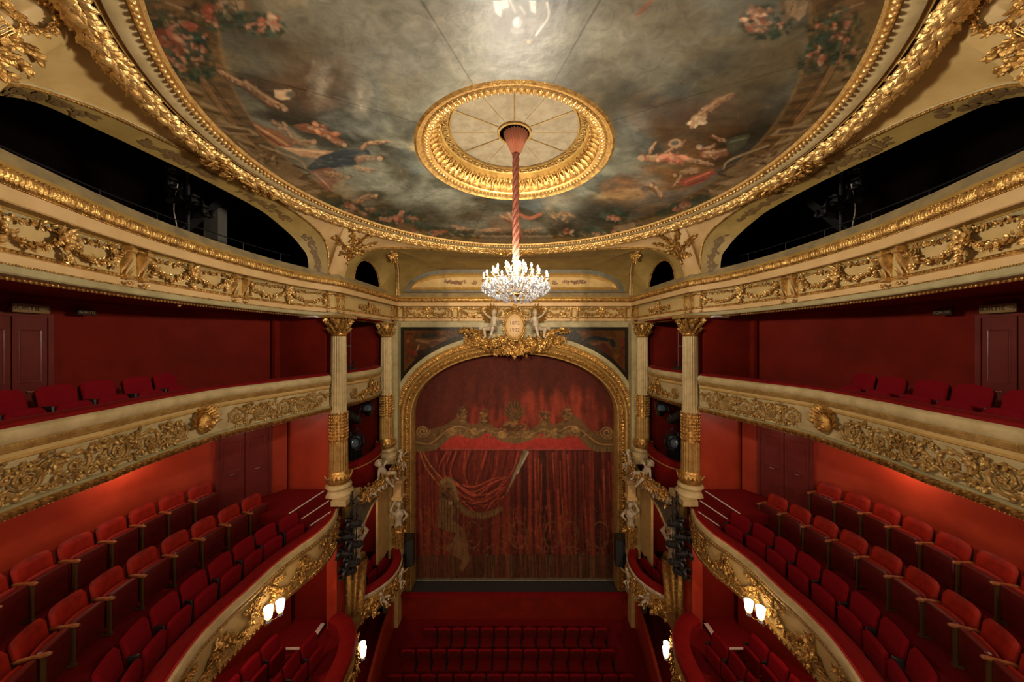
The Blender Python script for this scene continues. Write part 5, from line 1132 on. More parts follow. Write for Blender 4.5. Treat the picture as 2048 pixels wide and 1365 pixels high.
def head_bits(mb, c, r):
    c = np.array(c); mb.inst(SPHH, [c], (1, 0, 0), (0, 1, 0), (0, 0, 1), np.array([.78, .86, 1.05]) * r); mb.inst(SPHH, [c + [0, -.8 * r, -.05 * r]], (1, 0, 0), (0, 1, 0), (0, 0, 1), np.array([.16, .28, .26]) * r)
    mb.inst(SPHH, [c + [0, -.55 * r, -.6 * r]], (1, 0, 0), (0, 1, 0), (0, 0, 1), np.array([.4, .35, .35]) * r)
    for s in (1, -1): mb.inst(SPHH, [c + [s * .78 * r, 0, 0]], (1, 0, 0), (0, 1, 0), (0, 0, 1), np.array([.12, .2, .25]) * r)
# a seated child figure facing -y, seat at origin, about 1 unit tall
PUTTO = [((0, 0, .06), .15, (0, -.02, .34), .13), ((0, -.02, .34), .13, (0, -.02, .46), .12), ((0, -.02, .46), .06, (0, -.03, .56), .055),
         ((.12, -.02, .45), .055, (.30, -.12, .30), .045), ((.30, -.12, .30), .045, (.42, -.28, .38), .033), ((.42, -.28, .38), .033, (.45, -.32, .41), .038),
         ((-.12, -.02, .45), .055, (-.32, -.05, .55), .045), ((-.32, -.05, .55), .045, (-.44, -.12, .70), .033), ((-.44, -.12, .70), .033, (-.46, -.14, .75), .038),
         ((.09, 0, .05), .10, (.16, -.34, .10), .075), ((.16, -.34, .10), .075, (.14, -.40, -.22), .045), ((.14, -.40, -.22), .045, (.15, -.50, -.26), .04),
         ((-.09, 0, .05), .10, (-.24, -.30, .02), .075), ((-.24, -.30, .02), .075, (-.20, -.22, -.28), .045), ((-.20, -.22, -.28), .045, (-.22, -.32, -.32), .04)]
def hair_bits(mb, c, r):
    for _ in range(34):
        d = RNG.normal(0, 1, 3); d[1] = abs(d[1]) * .8 - .25; d[2] = abs(d[2]); d /= np.linalg.norm(d); mb.inst(SPHL, [np.array(c) + d * r * .95], (1, 0, 0), (0, 1, 0), (0, 0, 1), r * .3)
def wing(mb, side, root=(0, .1, .4)):
    for k in range(9):
        a = 1.5 - k * .22; L = .55 + .25 * math.sin(k / 8 * PI); Y = (side * math.cos(a), .3, math.sin(a)); mb.inst(LEAF, [np.array(root) + [side * .05, 0, .02]], (-side * math.sin(a), 0, math.cos(a)), Y, (0, -1, 0), np.array([.2, L, .2]))
def drapery(mb, a, b, r0, r1, n=26, folds=7, depth=.16):
    a, b = np.array(a, float), np.array(b, float); th = np.arange(n * 2) * PI / n; rows = []
    for u in np.linspace(0, 1, 12):
        c = a + (b - a) * u; r = (r0 + (r1 - r0) * u) * (1 + depth * (.4 + u) * np.sin(folds * th + 2.2 * u)); rows.append(np.stack([c[0] + r * np.cos(th), c[1] + r * np.sin(th) * .8, np.full(len(th), c[2]) + .03 * np.sin(folds * th * .5)], 1))
    mb.grid(np.array(rows), closev=True)
def foliage_blob(mb, c, rad, n, size, nrm=(0, -1, 0), flowers_=.25):
    c = np.array(c, float)
    for k in range(n):
        d = RNG.normal(0, 1, 3); d /= np.linalg.norm(d); d[1] = -abs(d[1]); p = c + d * np.array(rad) * RNG.uniform(.5, 1); a = RNG.uniform(0, 2 * PI)
        mb.inst(FLOWER if RNG.random() < flowers_ else LEAFA, [p], (math.sin(a), 0, -math.cos(a)), (math.cos(a), -.3, math.sin(a)), nrm, size * RNG.uniform(.6, 1.3) * np.array([.8, 1, 1.0]))

# cartouche over the arch
t = thing('arch_cartouche', 'gilded cartouche with dated oval and winged children above the crown of the stage arch', 'cartouche', (0, 15.1, H(.4)))
def oval(v): return v
m = MB(); m.inst(SPHH, [(0, 14.9, H(.70))], (1, 0, 0), (0, 1, 0), (0, 0, 1), np.array([.42, .10, .56])); part('dated_oval', m, PINKCR, t)
m = MB(); aa = np.linspace(0, 2 * PI, 49)[:-1]; m.tube(np.stack([.46 * np.cos(aa), 14.85 + 0 * aa, H(.70) + .61 * np.sin(aa)], 1), .055, 8, closed=True)
m.inst(SPHL, np.stack([.53 * np.cos(aa), 14.83 + 0 * aa, H(.70) + .69 * np.sin(aa)], 1), (1, 0, 0), (0, 1, 0), (0, 0, 1), .035); m.inst(LEAFA, [(0, 14.95, H(1.3))], (1, 0, 0), (0, -.2, 1), (0, -1, 0), np.array([.5, .4, .3])); part('oval_frame', m, GOLD, t)
for tx, zz in (('1872', .80), ('1932', .48)):
    o = text_mesh('date_lettering', tx, .24, BROWNP, t, (0, 14.79 - 15.1, H(zz) - H(.38)), .012); o['label'] = 'brown painted year on the oval'
for sg in (1, -1):
    Mf = frame_map((sg * .98, 14.9, H(.5)), 1.2, sg * .45, sg * -.1, -sg)
    sculpt('winged_child', PUTTO, STONE, t, 1, Mf, .022, lambda mb: head_bits(mb, (0, -.05, .68), .13))
    m = MB(); hair_bits(m, (0, -.03, .71), .13); part('curled_hair', m, GOLD, t, f=Mf); m = MB(); wing(m, -1); part('wing', m, GOLD, t, f=Mf)
    m = MB(); foliage_blob(m, (sg * .75, 15.05, H(-.25)), (.7, .3, .42), 110, .17); foliage_blob(m, (sg * 1.45, 15.15, H(.05)), (.55, .2, .4), 70, .16)
    for p in (((1.3, .35), (2.5, .48)), ((1.4, .1), (2.35, .1)), ((1.6, -.1), (2.1, -.1))):
        pts = resample(np.array([(sg * p[0][0], p[0][1]), (sg * (p[0][0] + p[1][0]) / 2, (p[0][1] + p[1][1]) / 2 + .05), (sg * p[1][0], p[1][1])]), 9)
        loc = MB(); foliage_path(loc, pts, .07, .16, .04, .0, .1); v, q, t3 = loc.arr(); m.add(np.stack([v[:, 0], 15.2 - v[:, 2], H(0) + v[:, 1]], 1), q, t3)
    part('foliage_spray', m, GOLD, t)
m = MB(); foliage_blob(m, (0, 15.0, H(-.38)), (.6, .25, .3), 90, .15); drapery(m, (.35, 15.0, H(-.05)), (.1, 14.95, H(-.62)), .16, .3); drapery(m, (-.35, 15.0, H(-.05)), (-.2, 14.95, H(-.6)), .16, .26); m.inst(LEAFA, [(0, 15.0, H(-.5))], (1, 0, 0), (0, -.2, -1), (0, -1, 0), np.array([.3, .35, .3])); part('drapery_swag', m, GOLD, t)

# ------------------------------------------------------------------ columns
def fluted_column(label, x, y, sx, scale=1.0, zt=.87):
    t = thing('fluted_column', label, 'column', (sx * x, y, H(-5.45)))
    def fl(z0, z1, r0, r1, n=20, d=.028):
        k = n * 6; th = np.arange(k) * 2 * PI / k; ph = (np.arange(k) % 6) / 6.0; g = np.where(ph < .18, 0, -d * np.sin((ph - .18) / .82 * PI)); rows = []
        for u in np.linspace(0, 1, 10): r = (r0 + (r1 - r0) * u) * scale + g * scale; rows.append(np.stack([x + r * np.cos(th), y + r * np.sin(th), np.full(k, H(z0 + (z1 - z0) * u))], 1))
        m = MB(); m.grid(np.array(rows), closev=True); return m
    part('upper_shaft', fl(-2.45, .22, .265, .235), PALE, t, sx, 60, label='cream fluted upper shaft')
    m = fl(-3.45, -2.45, .285, .267, 20, .006)
    for k in range(20):
        a = 2 * PI * k / 20
        for z in np.arange(-3.4, -2.45, .11): m.inst(LEAF, [(x + .284 * scale * math.cos(a), y + .284 * scale * math.sin(a), H(z))], (-math.sin(a), math.cos(a), 0), (0, 0, 1), (math.cos(a), math.sin(a), 0), np.array([.07, .10, .1]))
    part('ornamented_shaft', m, GOLD, t, sx, label='gilded middle of the shaft covered in small leaves')
    part('lower_shaft', fl(-4.5, -3.45, .30, .288), GILT, t, sx, 60, label='gilded fluted lower shaft')
    m = MB(); c = (x, y, EYE); m.lathe([(.30, -4.42), (.34, -4.5), (.31, -4.52), (.38, -4.6), (.40, -4.72), (.34, -4.86)], c, 32)
    for k in range(20): a = 2 * PI * k / 20; m.inst(LEAFA, [(x + .34 * math.cos(a), y + .34 * math.sin(a), H(-4.84))], (-math.sin(a), math.cos(a), 0), (math.cos(a) * .1, math.sin(a) * .1, 1), (math.cos(a), math.sin(a), 0), np.array([.13, .3, .12]))
    part('leaf_collar', m, GOLD, t, sx)
    m = MB(); m.lathe([(.34, -4.86), (.40, -4.9), (.42, -4.96), (.38, -5.02), (.37, -5.06), (.45, -5.12), (.48, -5.2), (.45, -5.27)], c, 36); m.box((x, y, H(-5.36)), (1.0, 1.0, .18)); part('base', m, PALE, t, sx)
    m = MB(); m.lathe([(.235 * scale, .16), (.27, .2), (.235, .24), (.24, .5), (.30, .74)], c, 28); 
    for tier, (z, L, n, o) in enumerate(((.22, .24, 12, 0), (.34, .28, 12, .5))):
        for k in range(n): a = 2 * PI * (k + o) / n; m.inst(LEAFA, [(x + .24 * math.cos(a), y + .24 * math.sin(a), H(z))], (-math.sin(a), math.cos(a), 0), (math.cos(a) * .28, math.sin(a) * .28, 1), (math.cos(a), math.sin(a), -.1), np.array([.14, L, .2]))
    for k in range(4):
        a = PI / 4 + k * PI / 2; d = np.array([math.cos(a), math.sin(a), 0])
        sp = spiral(0, 0, .095, 1.5, 1); pts = np.array([x, y, H(.66)]) + d * .38 + sp[:, :1] * d + sp[:, 1:] * np.array([0, 0, 1]); m.tube(pts, np.linspace(.045, .03, len(pts)), 7)
        m.inst(LEAFA, [np.array([x, y, H(.45)]) + d * .26], (-d[1], d[0], 0), d * .5 + np.array([0, 0, 1]), d, np.array([.12, .2, .14]))
        b = a + PI / 4; e = np.array([math.cos(b), math.sin(b), 0]); m.inst(FLOWER, [np.array([x, y, H(.76)]) + e * .36], (-e[1], e[0], 0), (0, 0, 1), e, .1)
    for k in range(46):
        a = RNG.uniform(0, 2 * PI); h_ = RNG.uniform(.42, .72); r_ = .24 + .09 * (h_ - .4) / .3; d = np.array([math.cos(a), math.sin(a), 0]); m.inst(LEAF if k % 3 else FLOWER, [np.array([x, y, H(h_)]) + d * r_], (-d[1], d[0], 0), d * .6 + np.array([0, 0, .8]), d, np.array([.07, .1, .08]))
    part('corinthian_capital', m, GOLD, t, sx)
    m = MB(); m.box((x, y, H(zt - .05)), (.84, .84, .09), 0); part('abacus', m, GILT, t, sx)
for sx in (1, -1):
    S = side_name[sx]
    fluted_column('tall fluted column with gilded capital between the %s balconies and the stage box' % S, 6.05, 11.1, sx)
    fluted_column('tall fluted column with gilded capital against the proscenium wall, %s side' % S, 5.86, 14.75, sx)
    m = MB(); m.box((5.58, 15.2, H(-2.35)), (.28, .36, 6.4)); m.box((5.58, 15.18, H(.78)), (.34, .42, .14)); m.box((5.58, 15.18, H(-5.4)), (.34, .42, .3)); single('wall_pilaster', m, GREENCR, 'plain cream pilaster strip at the %s edge of the proscenium wall' % S, 'pilaster', (sx * 5.58, 15.2, H(-5.5)), sx=sx)
# ------------------------------------------------------------------ balcony fronts
def mk(t, bd, sx, name, m_, fn, lab=None, smooth=40):
    mb = MB(); fn(mb); return part(name, mb, m_, t, sx, smooth, f=bd, label=lab)
def mask_head(mb, s, z, w, k=1.0):
    mb.inst(SPHH, [(s, z, w)], (1, 0, 0), (0, 1, 0), (0, 0, 1), np.array([.15, .20, .13]) * k)
    mb.inst(SPHH, [(s, z - .02 * k, w + .12 * k)], (1, 0, 0), (0, 1, 0), (0, 0, 1), np.array([.035, .085, .08]) * k)
    for sg in (1, -1):
        mb.inst(SPHH, [(s + sg * .06 * k, z + .045 * k, w + .115 * k)], (1, 0, 0), (0, 1, 0), (0, 0, 1), np.array([.045, .02, .035]) * k)
        mb.inst(SPHH, [(s + sg * .07 * k, z - .05 * k, w + .09 * k)], (1, 0, 0), (0, 1, 0), (0, 0, 1), np.array([.045, .05, .04]) * k)
        for j in range(9):
            a = .2 + j * .3; mb.inst(LEAFA, [(s + sg * .14 * k * math.cos(a - .6), z + .18 * k * math.sin(a - .4), w - .05)], (math.sin(a), -math.cos(a) * sg, 0), (sg * math.cos(a), math.sin(a), .1), (0, 0, 1), np.array([.12, .2, .2]) * k)
    mb.inst(SPHH, [(s, z - .10 * k, w + .11 * k)], (1, 0, 0), (0, 1, 0), (0, 0, 1), np.array([.05, .018, .03]) * k)
def upper_parapet(label, bd, sx, scrolls, masks, base=(0, 0, 0), dz=0.0):
    L = bd.L; p = bd.pos(L / 2); t = thing('balcony_parapet', label, 'balcony', (sx * p[0], p[1], H(-2.3)))
    Z = lambda h: H(h + dz)
    mk(t, bd, sx, 'velvet_rail', VELVET, lambda m: strip(m, 0, L, [(Z(-1.22), -.30), (Z(-1.10), -.28), (Z(-1.07), -.2), (Z(-1.07), -.06), (Z(-1.1), .0), (Z(-1.15), .02)]))
    mk(t, bd, sx, 'cream_coping', PALE, lambda m: strip(m, 0, L, [(Z(-1.15), .02), (Z(-1.17), .06), (Z(-1.22), .09), (Z(-1.33), .08), (Z(-1.36), .05)]))
    def gm(m):
        strip(m, 0, L, [(Z(-1.36), .05), (Z(-1.38), .07), (Z(-1.46), .06), (Z(-1.48), .03)]); leafrow(m, 0, L, .05, Z(-1.445), .06, .09, .05, .9, .8)
        beads(m, 0, L, .05, Z(-1.375), .065, (.018, .012, .014))
    mk(t, bd, sx, 'gold_bead_moulding', GILT, gm)
    mk(t, bd, sx, 'cream_fillet', CREAM, lambda m: strip(m, 0, L, [(Z(-1.48), .03), (Z(-1.54), .03)]))
    mk(t, bd, sx, 'ochre_fillet', OCHRE, lambda m: strip(m, 0, L, [(Z(-1.54), .03), (Z(-1.56), .045), (Z(-1.58), .045), (Z(-1.6), .0)]))
    mk(t, bd, sx, 'panel', PALE, lambda m: strip(m, 0, L, [(Z(-1.6), 0), (Z(-2.17), 0)]))
    def sr(m):
        for k, (s, dirn) in enumerate(scrolls):
            scroll_unit(m, s, Z(-1.90), .24, dirn, .012, k % 2 == 0)
            t_ = np.linspace(0, 1, 12); sg_ = 1 if k % 2 else -1
            if masks and k + 1 < len(scrolls) and abs(scrolls[k + 1][0] - s) < .7:
                sv = np.stack([s + .6 * t_, Z(-1.90) + sg_ * .2 * np.cos(PI * t_)], 1); tube_sv(m, sv, .022, .012, 5); foliage_path(m, sv, .10, .075, .02, .01, .05, .02)
                foliage_path(m, [(s + .2, Z(-1.68)), (s + .4, Z(-1.70))], .05, .08, .02, .01, .1, .02); foliage_path(m, [(s + .2, Z(-2.1)), (s + .4, Z(-2.08))], .05, .08, .02, .01, .1, .02)
    mk(t, bd, sx, 'scroll_relief', GILT, sr)
    if masks:
        for s in masks: mk(t, bd, sx, 'mask_head', GOLD, lambda m: mask_head(m, s, Z(-1.87), .06, 1.15))
    mk(t, bd, sx, 'grey_fillet', GREENCR, lambda m: strip(m, 0, L, [(Z(-2.17), 0), (Z(-2.18), .05), (Z(-2.22), .05)]))
    def bm(m):
        strip(m, 0, L, [(Z(-2.22), .05), (Z(-2.24), .09), (Z(-2.31), .07), (Z(-2.35), .0), (Z(-2.35), -.25)])
        leafrow(m, 0, L, .16, Z(-2.31), .07, .20, .10, .45, .7, LEAFA); beads(m, 0, L, .16, Z(-2.25), .09, (.04, .025, .03)); beads(m, 0, L, .05, Z(-2.345), .03, (.02, .014, .02))
    mk(t, bd, sx, 'base_moulding', GOLD, bm)
    mk(t, bd, sx, 'inner_face', VELVET, lambda m: strip(m, 0, L, [(Z(-1.2), -.29), (Z(-1.95), -.29)]))
    return t
BOX2 = Bend([(5.98, 14.35), (5.80, 13.6), (5.80, 12.6), (6.02, 11.45)])
BOXR = Bend([(5.95, 14.3), (5.70, 13.7), (5.62, 13.0), (5.78, 12.2), (6.2, 11.6)])
LOGE = Bend([(5.25, 14.55), (4.95, 14.0), (4.84, 13.4), (4.92, 12.8), (5.22, 12.25), (5.70, 11.75)])
for sx in (1, -1):
    S = side_name[sx]
    mp = B2.s_at(6.62 + .7)
    sc_l = [(s, -1) for s in np.arange(.4, mp - .35, .60)] + [(s, 1) for s in np.arange(mp + .55, B2.L - .3, .60)]
    t = upper_parapet('upper balcony front with scroll relief and mask, curving along the %s side' % S, B2, sx, sc_l, [mp, mp + 5.0])
    t = upper_parapet('small gilded box front with medallion between the two %s columns' % S, BOX2, sx, [(.45, 1), (2.5, -1)], None)
    def med(m):
        aa = np.linspace(0, 2 * PI, 37)[:-1]; pts = np.stack([1.45 + .17 * np.cos(aa), H(-1.88) + .26 * np.sin(aa), .07 + 0 * aa], 1); m.tube(pts, .03, 6, closed=True); m.inst(SPHH, [(1.45, H(-1.88), .03)], (1, 0, 0), (0, 1, 0), (0, 0, 1), np.array([.15, .23, .05]))
        foliage_path(m, [(.75, H(-2.05)), (1.2, H(-1.9)), (1.45, H(-1.55)), (1.7, H(-1.9)), (2.15, H(-2.05))], .035, .11, .03, .03, .15, .05)
    mk(t, BOX2, sx, 'medallion', GOLD, med)
    # lower balcony front
    L = B1.L; t = thing('balcony_parapet', 'lower balcony front with garland relief, sweeping past the %s wall sconce' % S, 'balcony', (sx * 5.9, 7.4, H(-6.7)))
    mk(t, B1, sx, 'velvet_rail', VELVET, lambda m: strip(m, 0, L, [(H(-5.8), -.34), (H(-5.54), -.34), (H(-5.5), -.30), (H(-5.48), -.18), (H(-5.5), -.06), (H(-5.54), -.02)]))
    mk(t, B1, sx, 'rail_piping', BRIGHTRED, lambda m: tube_sv(m, np.stack([np.linspace(0, L, 120), np.full(120, H(-5.535))], 1), .022, -.01, 6))
    mk(t, B1, sx, 'cream_coping', PALE, lambda m: strip(m, 0, L, [(H(-5.545), .0), (H(-5.56), .06), (H(-5.62), .09), (H(-5.7), .08), (H(-5.73), .04)]))
    def gm(m): strip(m, 0, L, [(H(-5.73), .04), (H(-5.75), .06), (H(-5.82), .05), (H(-5.85), .0)]); leafrow(m, 0, L, .07, H(-5.82), .05, .10, .07, 1.3, .8); beads(m, 0, L, .07, H(-5.76), .06, (.025, .018, .02))
    mk(t, B1, sx, 'gold_leaf_moulding', GILT, gm)
    mk(t, B1, sx, 'panel', CREAM, lambda m: strip(m, 0, L, [(H(-5.85), 0), (H(-6.1), .02), (H(-6.5), -.02), (H(-6.55), -.03)]))
    def gr(m):
        # floral swags with wreath in the middle of each bay
        for c in np.arange(1.15, L, 2.35):
            for sg in (1, -1):
                foliage_path(m, [(c + sg * .28, H(-6.1)), (c + sg * .62, H(-6.38)), (c + sg * .9, H(-6.28)), (c + sg * 1.12, H(-6.0))], .045, .10, .022, .02, .10, .04)
                foliage_path(m, [(c + sg * .2, H(-5.92)), (c + sg * .55, H(-5.96))], .05, .09, .02, .02, .1, .03)
            aa = np.linspace(0, 2 * PI, 26); foliage_path(m, np.stack([c + .24 * np.cos(aa), H(-6.15) + .22 * np.sin(aa)], 1), .04, .09, .016, .02, .2, .04)
            foliage_path(m, [(c + 1.17, H(-5.92)), (c + 1.17, H(-6.42))], .05, .13, .05, .02, .12, .05)
    mk(t, B1, sx, 'garland_relief', GOLD, gr)
    def bm(m):
        strip(m, 0, L, [(H(-6.55), -.03), (H(-6.57), .04), (H(-6.62), .05), (H(-6.69), .03), (H(-6.75), -.05), (H(-6.75), -.25)])
        leafrow(m, 0, L, .12, H(-6.68), .03, .15, .10, .6, .8, LEAFA); beads(m, 0, L, .05, H(-6.585), .05, (.018, .014, .016))
    mk(t, B1, sx, 'base_moulding', GOLDB, bm)
    # ground tier front
    L0 = B0.L; t = thing('balcony_parapet', 'ground tier front with thick red velvet rail, lowest on the %s side' % S, 'balcony', (sx * 4.7, 8.5, H(-10.2)))
    mk(t, B0, sx, 'velvet_rail', VELVET, lambda m: strip(m, 0, L0, [(H(-9.5), -.42), (H(-9.04), -.42), (H(-8.98), -.34), (H(-8.97), -.12), (H(-9.02), .02), (H(-9.12), .06), (H(-9.2), .02)]))
    def g0(m):
        strip(m, 0, L0, [(H(-9.2), .02), (H(-9.5), .05), (H(-9.9), -.06), (H(-10.15), -.22), (H(-10.2), -.5)])
        beads(m, 0, L0, .08, H(-9.24), .03, (.03, .03, .03))
    mk(t, B0, sx, 'gilded_panel', OCHRE, g0)
    def g1(m):
        for c in np.arange(.6, L0, 1.3): foliage_path(m, [(c - .5, H(-9.4)), (c, H(-9.75)), (c + .5, H(-9.4))], .04, .15, .05, .02, .15, .04); foliage_path(m, [(c + .65, H(-9.3)), (c + .62, H(-9.95))], .05, .14, .05, .0, .15, .04)
    mk(t, B0, sx, 'garland_relief', GOLD, g1)

    # ---------------------------------------------------------------- stage boxes
    m = MB(); m.box((8.0, 12.9, H(-5.6)), (.1, 4.4, 13.2)); m.box((6.9, 15.3, H(-5.6)), (2.3, .1, 13.2)); struct('wall_stage_box_%s' % S, m, REDDARK, sx, label='dark red back wall of the %s stage boxes' % S)
    m = MB()
    band_between(m, BOX2, Bend([(8, 15.2), (8, 11)], smooth=False), H(-1.85), -.1, 0); band_between(m, BOX2, Bend([(8, 15.2), (8, 11)], smooth=False), H(-2.28), -.05, 0)
    band_between(m, BOXR, Bend([(8, 15.2), (8, 11)], smooth=False), H(-5.3), -.1, 0); band_between(m, BOXR, Bend([(8, 15.2), (8, 11)], smooth=False), H(-5.7), -.05, 0)
    band_between(m, LOGE, Bend([(8, 15.2), (8, 11)], smooth=False), H(-9.85), -.1, 0); struct('floor_stage_box_%s' % S, m, CARPET, sx, label='carpeted floors of the %s stage boxes' % S, cat='floor')
    m = MB(); m.box((7.1, 11.15, H(-1.1)), (1.7, .08, 3.7)); m.box((7.0, 11.3, H(-4)), (1.9, .08, 3.3)); m.box((7.0, 11.3, H(-8)), (1.9, .08, 4.6)); struct('wall_stage_box_partition_%s' % S, m, REDDARK, sx, label='red partition wall of the %s stage boxes' % S)
    # red velvet box with gold line
    L = BOXR.L; t = thing('velvet_box_parapet', 'plain red velvet box front with thin gold line, %s side, holding stage lights' % S, 'balcony', (sx * 5.7, 13, H(-5.3)))
    mk(t, BOXR, sx, 'velvet_panel', VELVET, lambda m: strip(m, 0, L, [(H(-4.75), -.25), (H(-4.5), -.22), (H(-4.47), -.1), (H(-4.5), .0), (H(-4.7), .05), (H(-5.2), .0), (H(-5.75), -.12)]))
    mk(t, BOXR, sx, 'gold_braid', GILT, lambda m: tube_sv(m, np.stack([np.linspace(0, L, 60), np.full(60, H(-4.72))], 1), .025, .055, 6))
    # caryatid loge
    L = LOGE.L; t = thing('loge_parapet', 'bowl-shaped gilded front of the %s stage loge under a red velvet rail' % S, 'balcony', (sx * 5.0, 13.3, H(-10.4)))
    mk(t, LOGE, sx, 'velvet_rail', VELVET, lambda m: strip(m, 0, L, [(H(-9.8), -.30), (H(-9.34), -.30), (H(-9.26), -.24), (H(-9.24), -.1), (H(-9.28), .02), (H(-9.38), .04)]))
    def lc(m): strip(m, 0, L, [(H(-9.38), .04), (H(-9.42), .09), (H(-9.5), .08), (H(-9.54), .02)]); leafrow(m, 0, L, .07, H(-9.5), .07, .09, .06, 1.2, .8)
    mk(t, LOGE, sx, 'stone_coping', STONE, lc)
    mk(t, LOGE, sx, 'gilded_bowl', OCHRE, lambda m: strip(m, 0, L, [(H(-9.54), .02), (H(-9.8), .04), (H(-10.1), -.04), (H(-10.4), -.2), (H(-10.65), -.42), (H(-10.7), -.9)]))
    def lr(m):
        for c in np.arange(.3, L, .55): foliage_path(m, [(c - .3, H(-9.65)), (c, H(-9.95)), (c + .3, H(-9.65))], .035, .14, .05, .0, .12, .05); foliage_path(m, [(c, H(-9.7)), (c, H(-10.3))], .05, .15, .06, -.1, .1, .05)
    mk(t, LOGE, sx, 'foliage_relief', GOLD, lr)
    # figure reliefs on the bowl
    for k, (s, yaw) in enumerate(((1.3, 1.2), (2.25, .9))):
        p = LOGE.pos(s, H(-9.95), .05); sculpt('reclining_child', PUTTO, STONE, t, sx, frame_map(p, .62, -1.1 - .3 * k, .5 if k else -.4), .022, lambda mb: head_bits(mb, (0, -.05, .68), .13))
    # canopy entablature over the loge with putti
    CAN = Bend([(5.28, 14.95), (5.08, 14.3), (5.05, 13.6), (5.16, 12.9), (5.42, 12.2), (5.78, 11.6)]); L = CAN.L
    t = thing('loge_canopy', 'curved canopy with reclining stone children over the %s stage loge' % S, 'canopy', (sx * 5.2, 13.3, H(-5.9)))
    mk(t, CAN, sx, 'cornice', GREENCR, lambda m: strip(m, 0, L, [(H(-5.75), -.4), (H(-5.72), .0), (H(-5.78), .05), (H(-5.86), .02), (H(-5.9), -.02), (H(-6.02), -.03)]))
    mk(t, CAN, sx, 'soffit', GREENCR, lambda m: strip(m, 0, L, [(H(-6.02), -.03), (H(-6.03), -.1), (H(-6.03), -1.1)]))
    def cb(m): beads(m, 0, L, .07, H(-5.94), -.01, .026); strip(m, 0, L, [(H(-5.90), -.015), (H(-5.98), -.015)])
    mk(t, CAN, sx, 'gold_beading', GOLD, cb)
    def arcs(m):
        for r in (.52, .42, .32, .22):
            a = np.linspace(-.1, PI * .95, 20); m.tube(np.stack([5.30 - .05 * np.sin(a) * 0 + .0 * a, 14.75 + r * np.cos(a), H(-5.75) + r * 1.1 * np.sin(a)], 1), .04, 6)
        m.box((5.36, 14.75, H(-5.55)), (.12, .9, .4))
    mb = MB(); arcs(mb); part('arched_pediment', mb, GILT, t, sx)
    for k, (s, sc__, yaw, tl) in enumerate(((.75, .75, -1.3, -.3), (2.0, 1.0, -1.0, .5))):
        p = CAN.pos(s, H(-5.45), -.05); Mf = frame_map(p, sc__, yaw, tl)
        sculpt('reclining_child', PUTTO, STONE, t, sx, Mf, .022, lambda mb: head_bits(mb, (0, -.05, .68), .13)); mb = MB(); hair_bits(mb, (0, -.03, .71), .13); part('curled_hair', mb, STONE, t, sx, f=Mf)
    def cg(m): foliage_path(m, [(.3, H(-5.35)), (1.2, H(-5.5)), (2.3, H(-5.5)), (3.3, H(-5.65))], .022, .16, .09, .02, .3, .1)
    mk(t, CAN, sx, 'garland', STONE, lambda m: foliage_path(m, [(.3, H(-5.45)), (1.4, H(-5.55)), (3.4, H(-5.7))], .035, .15, .08, .0, .3, .1))
    mk(t, CAN, sx, 'gilded_garland', GOLD, cg)
    m = MB(); pl = [(13.75, -5.95), (13.6, -6.5), (13.0, -6.5), (12.2, -6.85), (11.3, -7.45), (11.25, -5.95)]
    for xo in (5.68, 5.74): m.add([(xo, a, H(b)) for a, b in pl], [[0, 1, 2, 5], [2, 3, 4, 5]])
    mk_ = part('grey_spandrel', m, GREYP, t, sx, 20); m = MB(); ar = resample(np.array([(5.67, a, H(b)) for a, b in pl[1:5]]), step=.07); m.tube(ar, .035, 6); m.inst(SPHL, ar + np.array([-.03, 0, 0]), (1, 0, 0), (0, 1, 0), (0, 0, 1), .032); part('bead_edge', m, PINKCR, t, sx)
    # cream pier and inner loge lining
    m = MB(); m.box((5.72, 13.95, H(-7.75)), (.10, 1.1, 3.3)); m.box((5.55, 14.95, H(-7.9)), (.35, .62, 4.0)); single('cream_pier', m, CREAM, 'plain cream pier behind the carved figure of the %s stage loge' % S, 'pier', (sx * 5.6, 14.4, H(-9.6)), sx=sx)
    m = MB(); m.box((6.75, 14.42, H(-7.7)), (2.0, .06, 3.4)); single('damask_lining', m, REDDARK, 'red damask lining inside the %s stage loge' % S, 'wall lining', (sx * 6.7, 14.4, H(-9.4)), sx=sx)
    m = MB(); m.box((5.45, 14.95, H(-11.85)), (.3, .6, 2.4)); m.box((5.45, 14.95, H(-10.62)), (.4, .7, .16)); single('cream_pier', m, CREAM, 'short cream pier under the %s stage loge beside the stage' % S, 'pier', (sx * 5.45, 14.9, H(-13)), sx=sx)
    # caryatids
    CARY = [((0, 0, 0), .17, (0, 0, .35), .14), ((0, 0, .35), .14, (0, -.02, .62), .19), ((0, -.02, .62), .19, (0, 0, .72), .08), ((0, 0, .70), .07, (0, -.02, .86), .06),
            ((.19, 0, .66), .07, (.34, -.05, .88), .06), ((.34, -.05, .88), .055, (.16, -.05, 1.16), .042), ((.16, -.05, 1.16), .04, (.1, -.05, 1.22), .045),
            ((-.19, 0, .66), .07, (-.33, -.1, .46), .055), ((-.33, -.1, .46), .05, (-.12, -.22, .40), .04), ((.09, -.12, .58), .07, (.09, -.13, .56), .07), ((-.09, -.12, .58), .07, (-.09, -.13, .56), .07)]
    t = thing('caryatid', 'stone caryatid with raised arm and gilded drapery beside the stage opening, %s side' % S, 'statue', (sx * 5.25, 14.55, H(-9.3)))
    Mf = frame_map((5.22, 14.5, H(-8.45)), 1.12, -.75, 0)
    sculpt('body', CARY, STONE, t, sx, Mf, .024, lambda mb: head_bits(mb, (0, -.04, .98), .13)); mb = MB(); hair_bits(mb, (0, -.02, 1.02), .135); part('curled_hair', mb, STONE, t, sx, f=Mf)
    mb = MB(); drapery(mb, (0, 0, .12), (0, -.02, -.85), .24, .15); foliage_blob(mb, (0, -.1, .05), (.25, .15, .1), 16, .14); part('drapery', mb, GOLD, t, sx, f=Mf)
